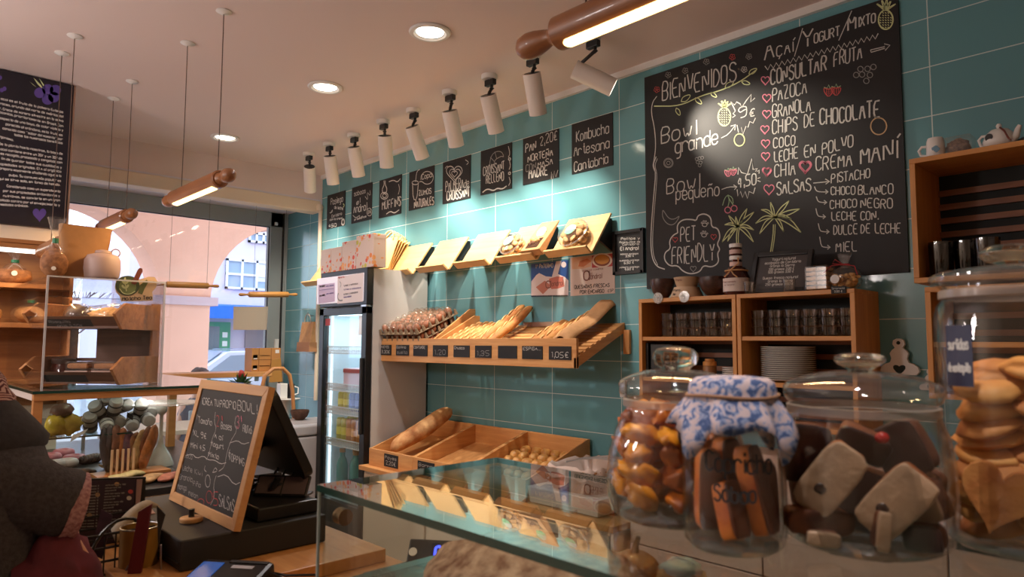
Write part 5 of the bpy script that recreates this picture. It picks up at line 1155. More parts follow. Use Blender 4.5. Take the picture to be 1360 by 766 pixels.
t = T('teapot', 'white teapot with bamboo tag and dark label on the right cabinet', 'teapot', (-.507, -.24, 2.156)); o = (-.507, -.24, 2.156)
ob('pot_body', MB().lathe([(0, 0), (.034, 0), (.046, .010), (.048, .022), (.04, .045), (.026, .06), (.012, .064), (0, .065)], 32, o), WGLOSS, t, smooth=60)
ob('lid_knob', MB().lathe([(0, .064), (.006, .066), (.009, .074), (.006, .081), (0, .083)], 16, o), WGLOSS, t, smooth=60)
ob('spout', MB().tube([(-.475, -.25, 2.17), (-.458, -.255, 2.185), (-.452, -.258, 2.205), (-.446, -.26, 2.216)], lambda s: .014 - .008 * s, 10), WGLOSS, t, smooth=60)
ob('handle', MB().tube([(-.545, -.235, 2.16), (-.562, -.232, 2.175), (-.568, -.23, 2.195), (-.558, -.23, 2.207), (-.535, -.235, 2.203)], .005, 8), WGLOSS, t, smooth=60)
ob('dark_label', MB().cyl((-.528, -.279, 2.187), (-.529, -.281, 2.187), .013), BLACKM, t); ob('strap', MB().tube([(-.50, -.262, 2.219), (-.485, -.282, 2.20), (-.475, -.292, 2.175), (-.468, -.292, 2.163)], .003, 6), mat('strap_brown', s2l(120, 62, 48), .6), t, smooth=60)
ob('ring_tag', MB().tube([Vector((-.467 + .006 * math.cos(a), -.293, 2.163 + .006 * math.sin(a))) for a in [2 * PI * i / 12 for i in range(12)]], .0015, 5, closed=True), STEEL, t)
S('black_pouch', 'small black cloth pouch lying right of the teapot', 'pouch', MB().blob((-.43, -.25, 2.166), (.026, .02, .011), 6, .25, 2), BLACKM, smooth=70)
t = T('figurine', 'small hanging painted figurine with brown hat and red coat at the right picture edge', 'figurine', (-.405, -.22, 2.20))
ob('coat', MB().lathe([(0, 0), (.014, .0), (.016, .03), (.009, .05), (0, .05)], 16, (-.405, -.22, 2.157)), mat('coat_red', s2l(130, 36, 36), .6), t, smooth=60); ob('head', MB().blob((-.405, -.22, 2.217), (.009, .009, .011), 1, .05), mat('doll_skin', s2l(206, 168, 140), .6), t, smooth=60); ob('hat', MB().lathe([(0, .0), (.017, 0), (.016, .004), (.009, .006), (.007, .018), (0, .02)], 16, (-.405, -.22, 2.224)), mat('hat_brown', s2l(86, 52, 34), .7), t, smooth=60)
# white fretwork boards on the wall
def fret(x, z, s, label):
    t = T('fretwork_board', label, 'board', (x, -.02, z)); fnw = lambda u, v, w_: Vector((x + u * s, w_, z + v * s))
    half = [(.0, 0), (.42, 0), (.5, .1), (.46, .22), (.36, .3), (.24, .34), (.20, .45), (.24, .58), (.18, .68), (.10, .74), (.16, .84), (.14, .95), (.05, 1.0), (0, 1.0)]
    poly = half + [(-a, b_) for a, b_ in half[::-1][1:-1]]
    ob('board_body', MB().prism(poly, fnw, -.028, -.010), WHITE, t, bevel=.002)
    ob('heart_hole', MB().prism([(u * .16, .16 + v * .16) for u, v in [(.5 * math.sin(a) ** 3 * 2, (13 * math.cos(a) - 5 * math.cos(2 * a) - 2 * math.cos(3 * a)) / 16) for a in [2 * PI * i / 18 for i in range(18)]]], fnw, -.0295, -.028), mat('hole_dark', s2l(40, 52, 52), .8), t)
    ob('hanging_hole', MB().prism([(.05 * math.cos(a), .88 + .05 * math.sin(a)) for a in [2 * PI * i / 14 for i in range(14)]], fnw, -.0295, -.028), mat('hole_dark', (0, 0, 0)), t)
fret(-.905, 1.385, .14, 'white scrolled fretwork board on the teal wall right of the cabinets'); fret(-.80, 1.33, .08, 'smaller white fretwork board low on the teal wall beside the right cabinet')
S('wall_switch', 'small white switch box on the teal wall left of the glass jars', 'switch', MB().box((-2.262, -.018, 1.218), (-2.226, -.001, 1.31)), WHITE, bevel=.004)
# ================================================================== SERVING COUNTER AND GLASS CASE
CTW = wood('counter_wood', s2l(176, 116, 62), s2l(206, 148, 88), 'X', .4); CTY = wood('board_wood', s2l(184, 126, 70), s2l(212, 156, 96), 'X', .4)
CZ = .95
t = T('serving_counter', 'long beech serving counter carrying the till, boards and front glass case', 'counter', (-1.7, -2.25, 0))
ob('worktop', MB().box((-2.36, -2.6, CZ - .04), (-1.0, -1.93, CZ)), CTW, t, bevel=.003)
ob('base', MB().box((-2.32, -2.54, .08), (-1.02, -1.97, CZ - .04)), CREAM, t); ob('plinth', MB().box((-2.3, -2.5, 0), (-1.04, -2.0, .08)), BLACKM, t)
S('cutting_board', 'thick beech board under the black till at the counter edge', 'board', MB().box((-2.30, -2.52, CZ), (-1.512, -1.962, CZ + .032)), CTY, bevel=.003)
GZ = 1.292; GX0, GX1, GY0, GY1 = -.945, 1.1, -2.464, -2.104
GT = thin('case_glass', (.90, .94, .92), (.75, .82, .79), .06, .0, rp=3.0, gl=.92); GEDGE = mat('glass_edge', (.012, .045, .035), .12, spec=.8)
t = T('case_counter', 'pale stone topped counter carrying the front glass case', 'counter', (.15, -2.27, 0)); ob('stone_top', MB().box((-.998, -2.6, CZ - .04), (1.3, -1.93, CZ)), tiles('stone_top', s2l(196, 178, 166), s2l(70, 60, 56), .52, .9, -.46, -2.12, .004, .35, 'X', .03, 'Y'), t); ob('base', MB().box((-.98, -2.54, 0), (1.28, -1.97, CZ - .04)), CREAM, t)
t = T('glass_display_case', 'foreground glass display case whose top carries the pastry jars', 'display case', (0, -2.28, CZ))
m = MB(); m.box((GX0, GY0, GZ - .010), (GX1, GY1, GZ)); m.mi = [0, 0, 1, 1, 1, 1]; ob('glass_top', m, [GT, GEDGE], t)
PN = thin('case_pane', (.94, .97, .95), (.8, .88, .85), .03, .0)
m = MB(); m.box((GX0 + .002, GY0 + .002, CZ + .03), (GX1, GY0 + .010, GZ - .0105)); ob('front_pane', m, PN, t)
m = MB(); m.box((GX0 + .002, GY0 + .011, CZ + .03), (GX0 + .010, GY1 - .004, GZ - .0105)); ob('end_pane', m, PN, t)
ob('corner_seam', MB().box((GX0 + .001, GY0 + .001, CZ + .03), (GX0 + .0045, GY0 + .0045, GZ - .0105)), mat('seam_grey', s2l(150, 158, 152), .3), t)
ob('base_frame', MB().box((GX0, GY0, CZ), (GX1, GY0 + .02, CZ + .03)).box((GX0, GY1 - .02, CZ), (GX1, GY1, CZ + .03)).box((GX0, GY0 + .02, CZ), (GX0 + .02, GY1 - .02, CZ + .03)).box((GX1 - .02, GY0, CZ), (GX1, GY1, CZ + .03)), STEEL, t)
ISZ = 1.156
m = MB().box((GX0 + .025, GY0 + .012, ISZ - .008), (GX1 - .02, GY1 - .01, ISZ)); m.mi = [0, 0, 1, 1, 1, 1]; ob('inner_shelf', m, [thin('shelf_glass', (.90, .95, .93), (.7, .8, .78), .05, .02), mat('shelf_rim', s2l(150, 170, 170), .3, metal=.4)], t)
ob('steel_rail', MB().box((GX0 + .025, GY1 - .012, ISZ - .012), (GX1 - .02, GY1 - .004, ISZ + .004)), STEEL, t)
q_ = at(430, 690, X=GX0 + .02)
ob('corner_clip', MB().cb(at(461, 640, Z=GZ - .012) + Vector((0, 0, -.004)), (.022, .012, .008)).cyl((GX0 + .012, q_.y + .03, q_.z), (GX0 + .03, q_.y + .03, q_.z), .012), mat('brass_old', s2l(120, 92, 66), .35, metal=.8), t, smooth=40)
for z in (CZ + .032,):
    ob('rear_post', MB().box((GX0 + .012, GY1 - .03, CZ + .03), (GX0 + .026, GY1 - .014, GZ - .011)).box((GX1 - .04, GY1 - .03, CZ + .03), (GX1 - .026, GY1 - .014, GZ - .011)), STEEL, t)
# big loaf and pastries inside the case
FLOUR = mat('floured_crust', s2l(104, 60, 36), .85, col2=s2l(176, 140, 114), vs=44, bump=.7, bs=40)
m = MB(); nn = 30; k = 22; vs = []; fs = []
LA, LB = Vector((-.85, -2.31, ISZ + .001)), Vector((-.40, -2.315, ISZ + .001))
for i in range(nn + 1):
    s = i / nn; e = max(0, 1 - abs(2 * s - 1) ** 2.1) ** .62
    for j in range(k):
        a = 2 * PI * j / k; cx, cz = math.cos(a), math.sin(a); w_ = .118 * e * (1 + .05 * noise.noise(Vector((s * 7, cx * 2, cz * 2)))); hh = .076 * e * (1 + .05 * noise.noise(Vector((s * 5 + 9, cx * 2, cz * 2)))) if cz > 0 else .012 * e
        vs.append(LA.lerp(LB, s) + Vector((0, cx * w_, .012 + cz * hh - (.008 * math.cos(cx * 9) if cz > .3 else 0) * e)))
for i in range(nn):
    for j in range(k): fs.append((i * k + j, i * k + (j + 1) % k, (i + 1) * k + (j + 1) % k, (i + 1) * k + j))
S('country_loaf', 'big floured country loaf lying inside the front glass case', 'bread', m.add(vs, fs), FLOUR, smooth=80)
PUMP = mat('pastry_gold', s2l(150, 92, 46), .45, col2=s2l(198, 140, 84), vs=30, coat=.3)
c = at(843, 752, Z=ISZ + .03); c.z = ISZ
t = T('pumpkin_pastry', 'ribbed golden pastry shaped like a small pumpkin inside the front case', 'pastry', c); m = MB(); vs = []; fs = []
for j in range(13):
    th = PI * j / 12
    for i in range(48):
        a = 2 * PI * i / 48; rr = (.036 * math.sin(th)) * (1 - .14 * abs(math.sin(4.5 * a)) ** .6 * 1.0) + .002; vs.append(c + Vector((rr * math.cos(a), rr * math.sin(a), .026 + .026 * math.cos(th) - (.006 if j == 0 else 0))))
for j in range(12):
    for i in range(48): fs.append((j * 48 + i, (j + 1) * 48 + i, (j + 1) * 48 + (i + 1) % 48, j * 48 + (i + 1) % 48))
ob('ribbed_body', m.add(vs, fs), PUMP, t, smooth=80); ob('stem', MB().tube([c + Vector((0, 0, .046)), c + Vector((.002, 0, .06)), c + Vector((.006, .002, .072))], lambda s: .006 - .003 * s, 8), mat('stem_brown', s2l(96, 66, 46), .6), t, smooth=60)
c = at(905, 762, Z=ISZ + .03); c.z = ISZ
t = T('iced_bun', 'round bun with pale blue icing inside the front case', 'pastry', c)
ob('bun', MB().blob(c + Vector((0, 0, .021)), (.038, .036, .022), 2, .1), mat('bun_pale', s2l(196, 156, 112), .6), t, smooth=80); ob('blue_icing', MB().blob(c + Vector((0, 0, .034)), (.030, .028, .016), 5, .3, 2.5), mat('icing_blue', s2l(206, 228, 240), .4), t, smooth=80)
# scale behind the case
t = T('shop_scale', 'black shop scale with blue digits standing behind the front glass case', 'scale', (-1.27, -2.02, CZ))
M_ = Matrix.Translation((-1.235, -2.02, CZ + .085)) @ Matrix.Rotation(R(38), 4, 'Z') @ Matrix.Rotation(R(-35), 4, 'X')
ob('display_head', MB().box((-.058, -.02, -.03), (.058, .02, .03), M_), BLACK, t, bevel=.004)
ob('screen', MB().box((-.005, -.0215, -.02), (.056, -.0195, .022), M_), mat('screen_blue', (.004, .006, .02), .2), t)
P = Pen(M_ @ Vector((0, -.0215, 0)), M_.to_3x3() @ Vector((0, -1, 0)), .0006); P.m['glow'] = MB(); INK['glow'] = glow('digit_blue', (.06, .08, 1.0), 3.0)
P.text3('0.00', M_ @ Vector((.004, -.0215, -.012)), M_.to_3x3() @ Vector((1, 0, 0)), M_.to_3x3() @ Vector((0, 0, 1)), .026, 'glow', .006, .0, width=.048, smooth=0); P.done(t, 'screen_digits')
ob('button', MB().cyl(M_ @ Vector((-.045, -.02, .0)), M_ @ Vector((-.045, -.024, .0)), .009), WHITE, t); ob('stalk', MB().box((-1.245, -2.02, CZ), (-1.22, -2.0, CZ + .07)), BLACK, t)
ob('weighing_body', MB().box((-1.40, -2.1, CZ), (-1.12, -1.95, CZ + .03)), BLACK, t, bevel=.004)

# ================================================================== JARS
JG = thin('jar_glass', (.985, .985, .98), (.55, .56, .54), .04, .015, rp=3.2, gl=.9); JTH = thin('jar_thick', (.90, .93, .92), (.5, .54, .54), .09, .03, rp=1.4, haze=.10, hcol=(.75, .8, .82))  # jar_thick: whitish diffuse share painted in for the bright highlights of the base
GZJ = GZ + .0008
def jar(cx, cy, outer, lid=None, knob=None, th=.0035, name='glass_jar', label='', grp=None):
    o = at(cx, cy, Z=GZ); o.z = GZJ; t = T(name, label, 'jar', o)
    ob('jar_wall', MB().surf(outer, 48, o), JG, t, smooth=60)
    ri = outer[1][0]
    inner = [(0, .012), (ri - th * 2, .012)] + [(r - th, z + .004) for r, z in outer[2:-1]] + [(outer[-1][0] - th, outer[-1][1])]
    ob('jar_inside', MB().surf(inner, 48, o), JG, t, smooth=60)
    ob('jar_base', MB().surf([(0, .0005), (outer[1][0] * .97, .0005), (outer[1][0] * .985, .006), (ri - th * 2.2, .0105), (0, .0105)], 48, o), JTH, t, smooth=60)
    if lid: l = ob('lid', MB().surf(lid, 48, o), thin('jar_lid', (.93, .95, .94), (.55, .58, .57), .07, .02, rp=1.8, haze=.025), t, smooth=60)
    if knob: ob('knob', MB().lathe(knob, 40, o), mat_knob(), l, smooth=80)
    return t, o
def mat_knob():
    if 'knob_glass' in MATS: return MATS['knob_glass']
    m = bpy.data.materials.new('knob_glass'); m.use_nodes = True; n = m.node_tree; n.nodes.clear(); g = N(n, 'ShaderNodeBsdfGlass', i_Roughness=.02, i_IOR=1.45); g.inputs[0].default_value = (.93, .92, .88, 1); o = N(n, 'ShaderNodeOutputMaterial'); n.links.new(g.outputs[0], o.inputs[0]); MATS['knob_glass'] = m; return m
j1, o1 = jar(900, 686, [(0, .001), (.070, .001), (.0795, .008), (.084, .025), (.0845, .05), (.081, .08), (.073, .105), (.064, .122), (.0615, .13), (.0615, .14), (.063, .143)], [(.063, .144), (.068, .146), (.0695, .150), (.0695, .158), (.066, .163), (.055, .169), (.038, .174), (.022, .176), (0, .176)],
 [(0, .174), (.016, .174), (.018, .178), (.025, .183), (.0275, .189), (.0265, .196), (.022, .201), (.012, .204), (0, .205)], label='glass jar of orange candied pieces with round knob lid, leftmost of the jars')
j2, o2 = jar(976, 726, [(0, .001), (.044, .001), (.050, .008), (.0515, .02), (.0515, .125), (.049, .138), (.043, .15), (.042, .165)], label='straight glass jar covered with blue floral cloth, handwritten in black')
j3, o3 = jar(1150, 722, [(0, .001), (.070, .001), (.0800, .008), (.0845, .022), (.086, .05), (.0845, .085), (.0805, .112), (.0745, .130), (.0715, .138), (.072, .143)], [(.072, .146), (.0755, .149), (.0775, .154), (.0775, .162), (.073, .167), (.058, .173), (.04, .177), (.020, .179), (0, .179)],
 [(0, .177), (.011, .177), (.012, .181), (.021, .186), (.0255, .190), (.025, .194), (.019, .197), (.008, .1985), (0, .199)], label='wide glass jar of iced dark cake bars with flat knob lid')
j4, o4 = jar(1364, 727, [(0, .001), (.066, .001), (.0725, .008), (.0745, .02), (.0745, .235), (.071, .25), (.066, .257), (.066, .268), (.068, .272)], [(.068, .272), (.0765, .273), (.0775, .277), (.077, .282), (.068, .286), (.05, .289), (.028, .2915), (.016, .292), (0, .292)],
 [(0, .290), (.011, .290), (.012, .293), (.024, .298), (.030, .304), (.029, .309), (.021, .313), (.008, .315), (0, .3155)], label='tall glass jar of golden biscuits at the right picture edge')
# silicone rings
for o, r, z, nm in ((o1, .0615, .136, j1), (o3, .0712, .139, j3), (o4, .066, .262, j4)): ob('seal_ring', MB().surf([(r, z - .005), (r + .003, z - .004), (r + .003, z + .004), (r, z + .005)], 40, o), thin('ring_seal', (.8, .76, .72), (.6, .55, .5), .08, .2, haze=.35, hcol=(.6, .5, .44)), nm, smooth=60)
# candied pieces in jar 1
CAND = mat('candied_orange', s2l(206, 116, 20), .35, col2=s2l(160, 74, 18), vs=40, coat=.4); CAND2 = mat('candied_yellow', s2l(226, 150, 30), .35, col2=s2l(196, 112, 24), vs=30, coat=.4); CAND3 = mat('candied_brown', s2l(140, 70, 28), .4, col2=s2l(190, 104, 40), vs=30, coat=.3)
random.seed(21); n_ = 0
for layer in range(5):
    R_ = (.058, .062, .060, .054, .043)[layer]
    for rr, cnt in ((R_, 7 if layer < 4 else 5), (R_ * .42, 2)):
        for i in range(cnt):
            a = 2 * PI * (i + .5 * (layer % 2)) / cnt + layer * .4; c = o1 + Vector((rr * math.cos(a) * .93, rr * math.sin(a) * .93, .031 + layer * .0225 + random.uniform(-.003, .003)))
            mt_ = Matrix.Rotation(a + random.uniform(-.6, .6), 4, 'Z') @ Matrix.Rotation(random.uniform(-1, 1), 4, 'X') @ Matrix.Rotation(random.uniform(-.8, .8), 4, 'Y')
            sz = random.uniform(.85, 1.12)
            S('candied_fruit', 'orange candied piece inside the leftmost jar', 'sweet', MB().blob(c, (.026 * sz, .0175 * sz, .0125 * sz), n_, .5, 1.7, mt_, (14, 9)), (CAND, CAND2, CAND3)[n_ % 3 if n_ % 5 else 1], 'candied pieces in the leftmost jar', smooth=80); n_ += 1
# sticks in jar 2
STK = mat('stick_amber', s2l(230, 132, 44), .5, col2=s2l(196, 94, 28), vs=40); STD = mat('stick_chocolate', s2l(104, 50, 26), .45, var=.25, vs=30)
def bar(c, sx, sy, sz, rx, ry, rz, label, grp, name='cake_stick', cat='cake', mt_side=None, mt_top=None, bev=.003):
    M_ = Matrix.Translation(c) @ Matrix.Rotation(rz, 4, 'Z') @ Matrix.Rotation(ry, 4, 'Y') @ Matrix.Rotation(rx, 4, 'X')
    t = T(name, label, cat, c, group=grp); ob('crumb', MB().lump((sx, sy, sz), M_, int(abs(c.x * 9000)), .12, .36), mt_side, t, smooth=80)
    ob('coating', MB().lump((.005, sy * .98, sz * .99), M_ @ Matrix.Translation((sx * .5 - .0005, 0, 0)), 4, .1), mt_top, t, smooth=80)
    return t
fwd = Vector((o2.x - CAM.x, o2.y - CAM.y, 0)).normalized(); rgt = Vector((fwd.y, -fwd.x, 0)); az = math.atan2(rgt.y, rgt.x)
def jp(o, r_, f_, z): return o + rgt * r_ + fwd * f_ + Vector((0, 0, z))
SG2 = 'amber cake sticks in the cloth covered jar'
for (r_, f_, z, L, ry, rx, turn, lab) in ((.020, -.020, .062, .088, -.22, .05, -.5, 'front right'), (-.026, -.006, .058, .082, .06, .0, -1.2, 'far left'), (-.004, .012, .064, .09, -.05, .1, -.9, 'middle back'), (-.004, -.028, .042, .056, -.30, -.06, -.7, 'short front'), (.028, .014, .05, .07, -.10, -.05, -.8, 'right back')):
    bar(jp(o2, r_, f_, z), .021, .024, L, rx, ry, az + turn, 'amber cake stick in the cloth covered jar, %s one' % lab, SG2, mt_side=STK, mt_top=STD)
# cloth cover
CLO = None
def cloth_mat():
    m, t_, b = nodes('floral_cloth'); L = t_.links.new; tc = N(t_, 'ShaderNodeTexCoord'); n = N(t_, 'ShaderNodeTexNoise', i_Scale=90.0, i_Detail=2.5, i_Distortion=1.2); L(tc.outputs['Object'], n.inputs['Vector'])
    r = N(t_, 'ShaderNodeValToRGB'); e = r.color_ramp.elements; e[0].position = .40; e[0].color = c4(s2l(66, 86, 130)); e[1].position = .54; e[1].color = c4(s2l(190, 172, 174)); k = e.new(.47); k.color = c4(s2l(136, 150, 182))
    L(n.outputs['Fac'], r.inputs[0]); L(r.outputs[0], b.inputs['Base Color']); b.inputs['Roughness'].default_value = .9; return m
CLO = cloth_mat(); vs = [o2 + Vector((0, 0, .1745))]; fs = []; na = 72; prof = [(.020, .1742), (.036, .1725), (.0425, .168), (.0445, .160), (.0448, .154), (.050, .146), (.057, .135), (.062, .122)]
for j, (r_, z) in enumerate(prof):
    for i in range(na):
        a = 2 * PI * i / na; k = max(0, (j - 4)) / 3
        cor = max(0, math.cos(4 * (a - az + .646))) ** 3      # the square's four hanging corners
        rr = r_ + k * (.004 * math.sin(9 * a) + .003 * math.sin(14 * a + 1)) + k * cor * .004; zz = z - k * cor * .030 + k * .003 * math.sin(7 * a)
        vs.append(o2 + Vector((rr * math.cos(a), rr * math.sin(a), zz)))
for i in range(na): fs.append((0, 1 + i, 1 + (i + 1) % na))
for j in range(len(prof) - 1):
    for i in range(na): fs.append((1 + j * na + i, 1 + (j + 1) * na + i, 1 + (j + 1) * na + (i + 1) % na, 1 + j * na + (i + 1) % na))
cl = ob('cloth_cover', MB().add(vs, fs), CLO, j2, smooth=80, solid=.0008)
ob('elastic_band', MB().tube([o2 + Vector((.0462 * math.cos(a), .0462 * math.sin(a), .1545 + .001 * math.sin(3 * a))) for a in [2 * PI * i / 40 for i in range(40)]], .0018, 8, closed=True), mat('band_tan', s2l(150, 112, 84), .7), cl, smooth=60)
def cyltext(s, o, r, z, a_mid, cap, width, mt_, wd, parent, nm='handwriting', jit=.2):
    ls, W = letters(s, jit, 1); m = MB(); k = cap / 6; kx = width / W
    for p in ls:
        pts = []; 
        for u, v in p:
            a = a_mid + (u * kx - width / 2) / r; pts.append(o + Vector((r * math.cos(a), r * math.sin(a), z + v * k)))
        d = Vector((math.cos(a), math.sin(a), 0)); m.ribbon(pts, d, wd)
    ob(nm, m, mt_, parent)
am = math.atan2(-fwd.y, -fwd.x)
cyltext('Capricho', o2, .0521, .083, am + .12, .019, .066, INK['black'], .0024, j2); cyltext('Sobao', o2, .0521, .055, am + .02, .016, .040, INK['black'], .0024, j2)
# iced cake bars in jar 3
ICE = mat('icing_white', s2l(184, 152, 122), .45, var=.12, vs=30, bump=.25); CAKE = mat('cake_brown', s2l(120, 66, 34), .7, col2=s2l(80, 42, 26), vs=40, bump=.3); CHOC = mat('chocolate_glaze', s2l(48, 28, 24), .3, var=.2, vs=20, coat=.3); CARA = mat('caramel_side', s2l(150, 84, 40), .6, var=.25, vs=40)
fwd = Vector((o3.x - CAM.x, o3.y - CAM.y, 0)).normalized(); rgt = Vector((fwd.y, -fwd.x, 0)); az = math.atan2(rgt.y, rgt.x)
def slab(r_, f_, z, sx, sy, sz, roll, yaw, pitch, side, top, lab, dots=None):
    c = jp(o3, r_, f_, z); M_ = Matrix.Translation(c) @ Matrix.Rotation(az + yaw, 4, 'Z') @ Matrix.Rotation(roll, 4, 'Y') @ Matrix.Rotation(pitch, 4, 'X')
    t = T('cake_bar', lab, 'cake', c, group='iced cake bars in the wide jar'); sd_ = int(abs(r_ * 9000 + z * 700)); ob('crumb', MB().lump((sx, sy, sz), M_, sd_), side, t, smooth=80)
    i_ = ob('icing', MB().lump((sx * 1.04, .007, sz * 1.04), M_ @ Matrix.Translation((0, -sy / 2 - .001, 0)), sd_ + 3, .16), top, t, smooth=80)
    if dots: ob('hole', MB().blob((0, 0, 0), (.006, .0015, .0055), 1, .2, 2, M_.to_3x3().to_4x4(), (12, 8)), CHOC, i_, smooth=80, world=True); h = i_.children[0]; h.data.transform(Matrix.Translation(M_ @ Vector((dots[0], -sy / 2 - .0042, dots[1])) - Vector(t.location) + Vector(t.location) * 0 - (Vector((0, 0, 0)) - Vector(t.location)) * 1)) if False else h.data.transform(Matrix.Translation(M_ @ Vector((dots[0], -sy / 2 - .0042, dots[1]))))
slab(-.030, -.050, .074, .040, .022, .074, .62, .05, .12, CARA, ICE, 'large white iced bar leaning left in the wide jar', (-.002, -.012))
slab(.028, -.050, .058, .042, .022, .072, .70, -.05, .12, CARA, ICE, 'large white iced bar leaning right in the wide jar', (-.004, -.012))
slab(-.058, -.006, .092, .048, .024, .06, .1, .4, .1, CAKE, CHOC, 'dark chocolate glazed bar at the upper left of the wide jar')
slab(.040, .006, .100, .055, .024, .05, 1.1, -.3, .2, CAKE, CHOC, 'dark glazed bar at the upper right of the wide jar')
slab(-.045, -.046, .030, .065, .022, .024, .06, .5, .1, CARA, CAKE, 'caramel bar lying at the lower left of the wide jar')
slab(-.040, -.058, .0165, .030, .018, .014, .1, .3, .1, CAKE, ICE, 'small bar at the bottom left of the wide jar')
slab(.012, -.060, .030, .012, .022, .036, .1, .3, .0, CAKE, ICE, 'upright iced bar at the bottom middle of the wide jar')
slab(.052, -.042, .024, .034, .02, .024, -.1, -.4, .1, CAKE, CHOC, 'dark bar at the bottom right of the wide jar')
slab(.058, -.026, .055, .030, .022, .04, -.4, -.7, .1, CAKE, ICE, 'iced bar against the right side of the wide jar')
slab(.0, .02, .045, .07, .05, .06, .3, .2, .1, CAKE, CHOC, 'bar in the middle back of the wide jar'); slab(-.05, .025, .05, .05, .03, .06, -.2, .6, .1, CAKE, CHOC, 'bar at the left back of the wide jar'); slab(.05, .03, .05, .05, .03, .06, .2, -.4, .1, CAKE, ICE, 'bar at the right back of the wide jar')
slab(.0, .0, .105, .05, .024, .03, .4, .1, .3, CAKE, CHOC, 'dark bar across the top middle of the wide jar')
S('glazed_cherry', 'small red glazed cherry on the dark bar in the wide jar', 'cherry', MB().blob(jp(o3, .018, -.026, .113), (.007, .006, .006), 1, .1), mat('cherry_red', s2l(170, 26, 24), .25, coat=.5), smooth=80)
# biscuits in jar 4
GOLD = mat('biscuit_gold', s2l(206, 132, 58), .6, col2=s2l(226, 166, 92), vs=24, bump=.25); GOLD2 = mat('biscuit_toast', s2l(170, 98, 44), .65, col2=s2l(206, 140, 74), vs=24, bump=.25)
fwd = Vector((o4.x - CAM.x, o4.y - CAM.y, 0)).normalized(); rgt = Vector((fwd.y, -fwd.x, 0)); az = math.atan2(rgt.y, rgt.x); random.seed(2)
k = 0
for z in [.03 + .0165 * i for i in range(10)]:
    for side in (-1, 1):
        c = jp(o4, side * .024 + random.uniform(-.004, .004), random.uniform(-.02, .0) - .008, z + random.uniform(-.003, .003)); tl = random.uniform(-.45, -.15) if side < 0 else random.uniform(-.1, .4)
        S('biscuit', 'golden toasted biscuit in the tall jar', 'biscuit', MB().blob(c, (.037, .030, .0105), k, .22, 1.5, Matrix.Rotation(az + random.uniform(-.4, .4), 4, 'Z') @ Matrix.Rotation(tl, 4, 'Y') @ Matrix.Rotation(.35, 4, 'X'), (18, 9)), GOLD if k % 3 else GOLD2, 'golden biscuits in the tall jar', smooth=80); k += 1
hp = [(.5 * math.sin(a) ** 3 * 2, (13 * math.cos(a) - 5 * math.cos(2 * a) - 2 * math.cos(3 * a) - math.cos(4 * a)) / 15) for a in [2 * PI * i / 30 for i in range(30)]]
M_ = Matrix.Translation(jp(o4, -.020, -.058, .060)) @ Matrix.Rotation(az, 4, 'Z') @ Matrix.Rotation(.25, 4, 'Y')
S('palmier_biscuit', 'heart shaped palmier biscuit pressed against the front of the tall jar', 'biscuit', MB().prism([(u * .033, v * .036) for u, v in hp], lambda u, v, w_: M_ @ Vector((u, w_, v)), -.007, .007), GOLD2, bevel=.004, smooth=60)
m = MB(); rr = .0751
for i in range(12):
    a0 = am_ = math.atan2(-fwd.y, -fwd.x) - .62 + i * .035 - .3; m.add([o4 + Vector((rr * math.cos(a), rr * math.sin(a), z)) for a, z in ((a0, .165), (a0 + .035, .165), (a0 + .035, .228), (a0, .228))], [(0, 1, 2, 3)])
lb = ob('navy_label', m, mat('label_navy', s2l(34, 38, 66), .5), j4)
cyltext('surtidas', o4, .0756, .203, math.atan2(-fwd.y, -fwd.x) - .71, .011, .024, INK['white'], .0016, lb, 'lettering'); cyltext('de mantequilla', o4, .0756, .18, math.atan2(-fwd.y, -fwd.x) - .71, .009, .026, INK['white'], .0014, lb, 'lettering')
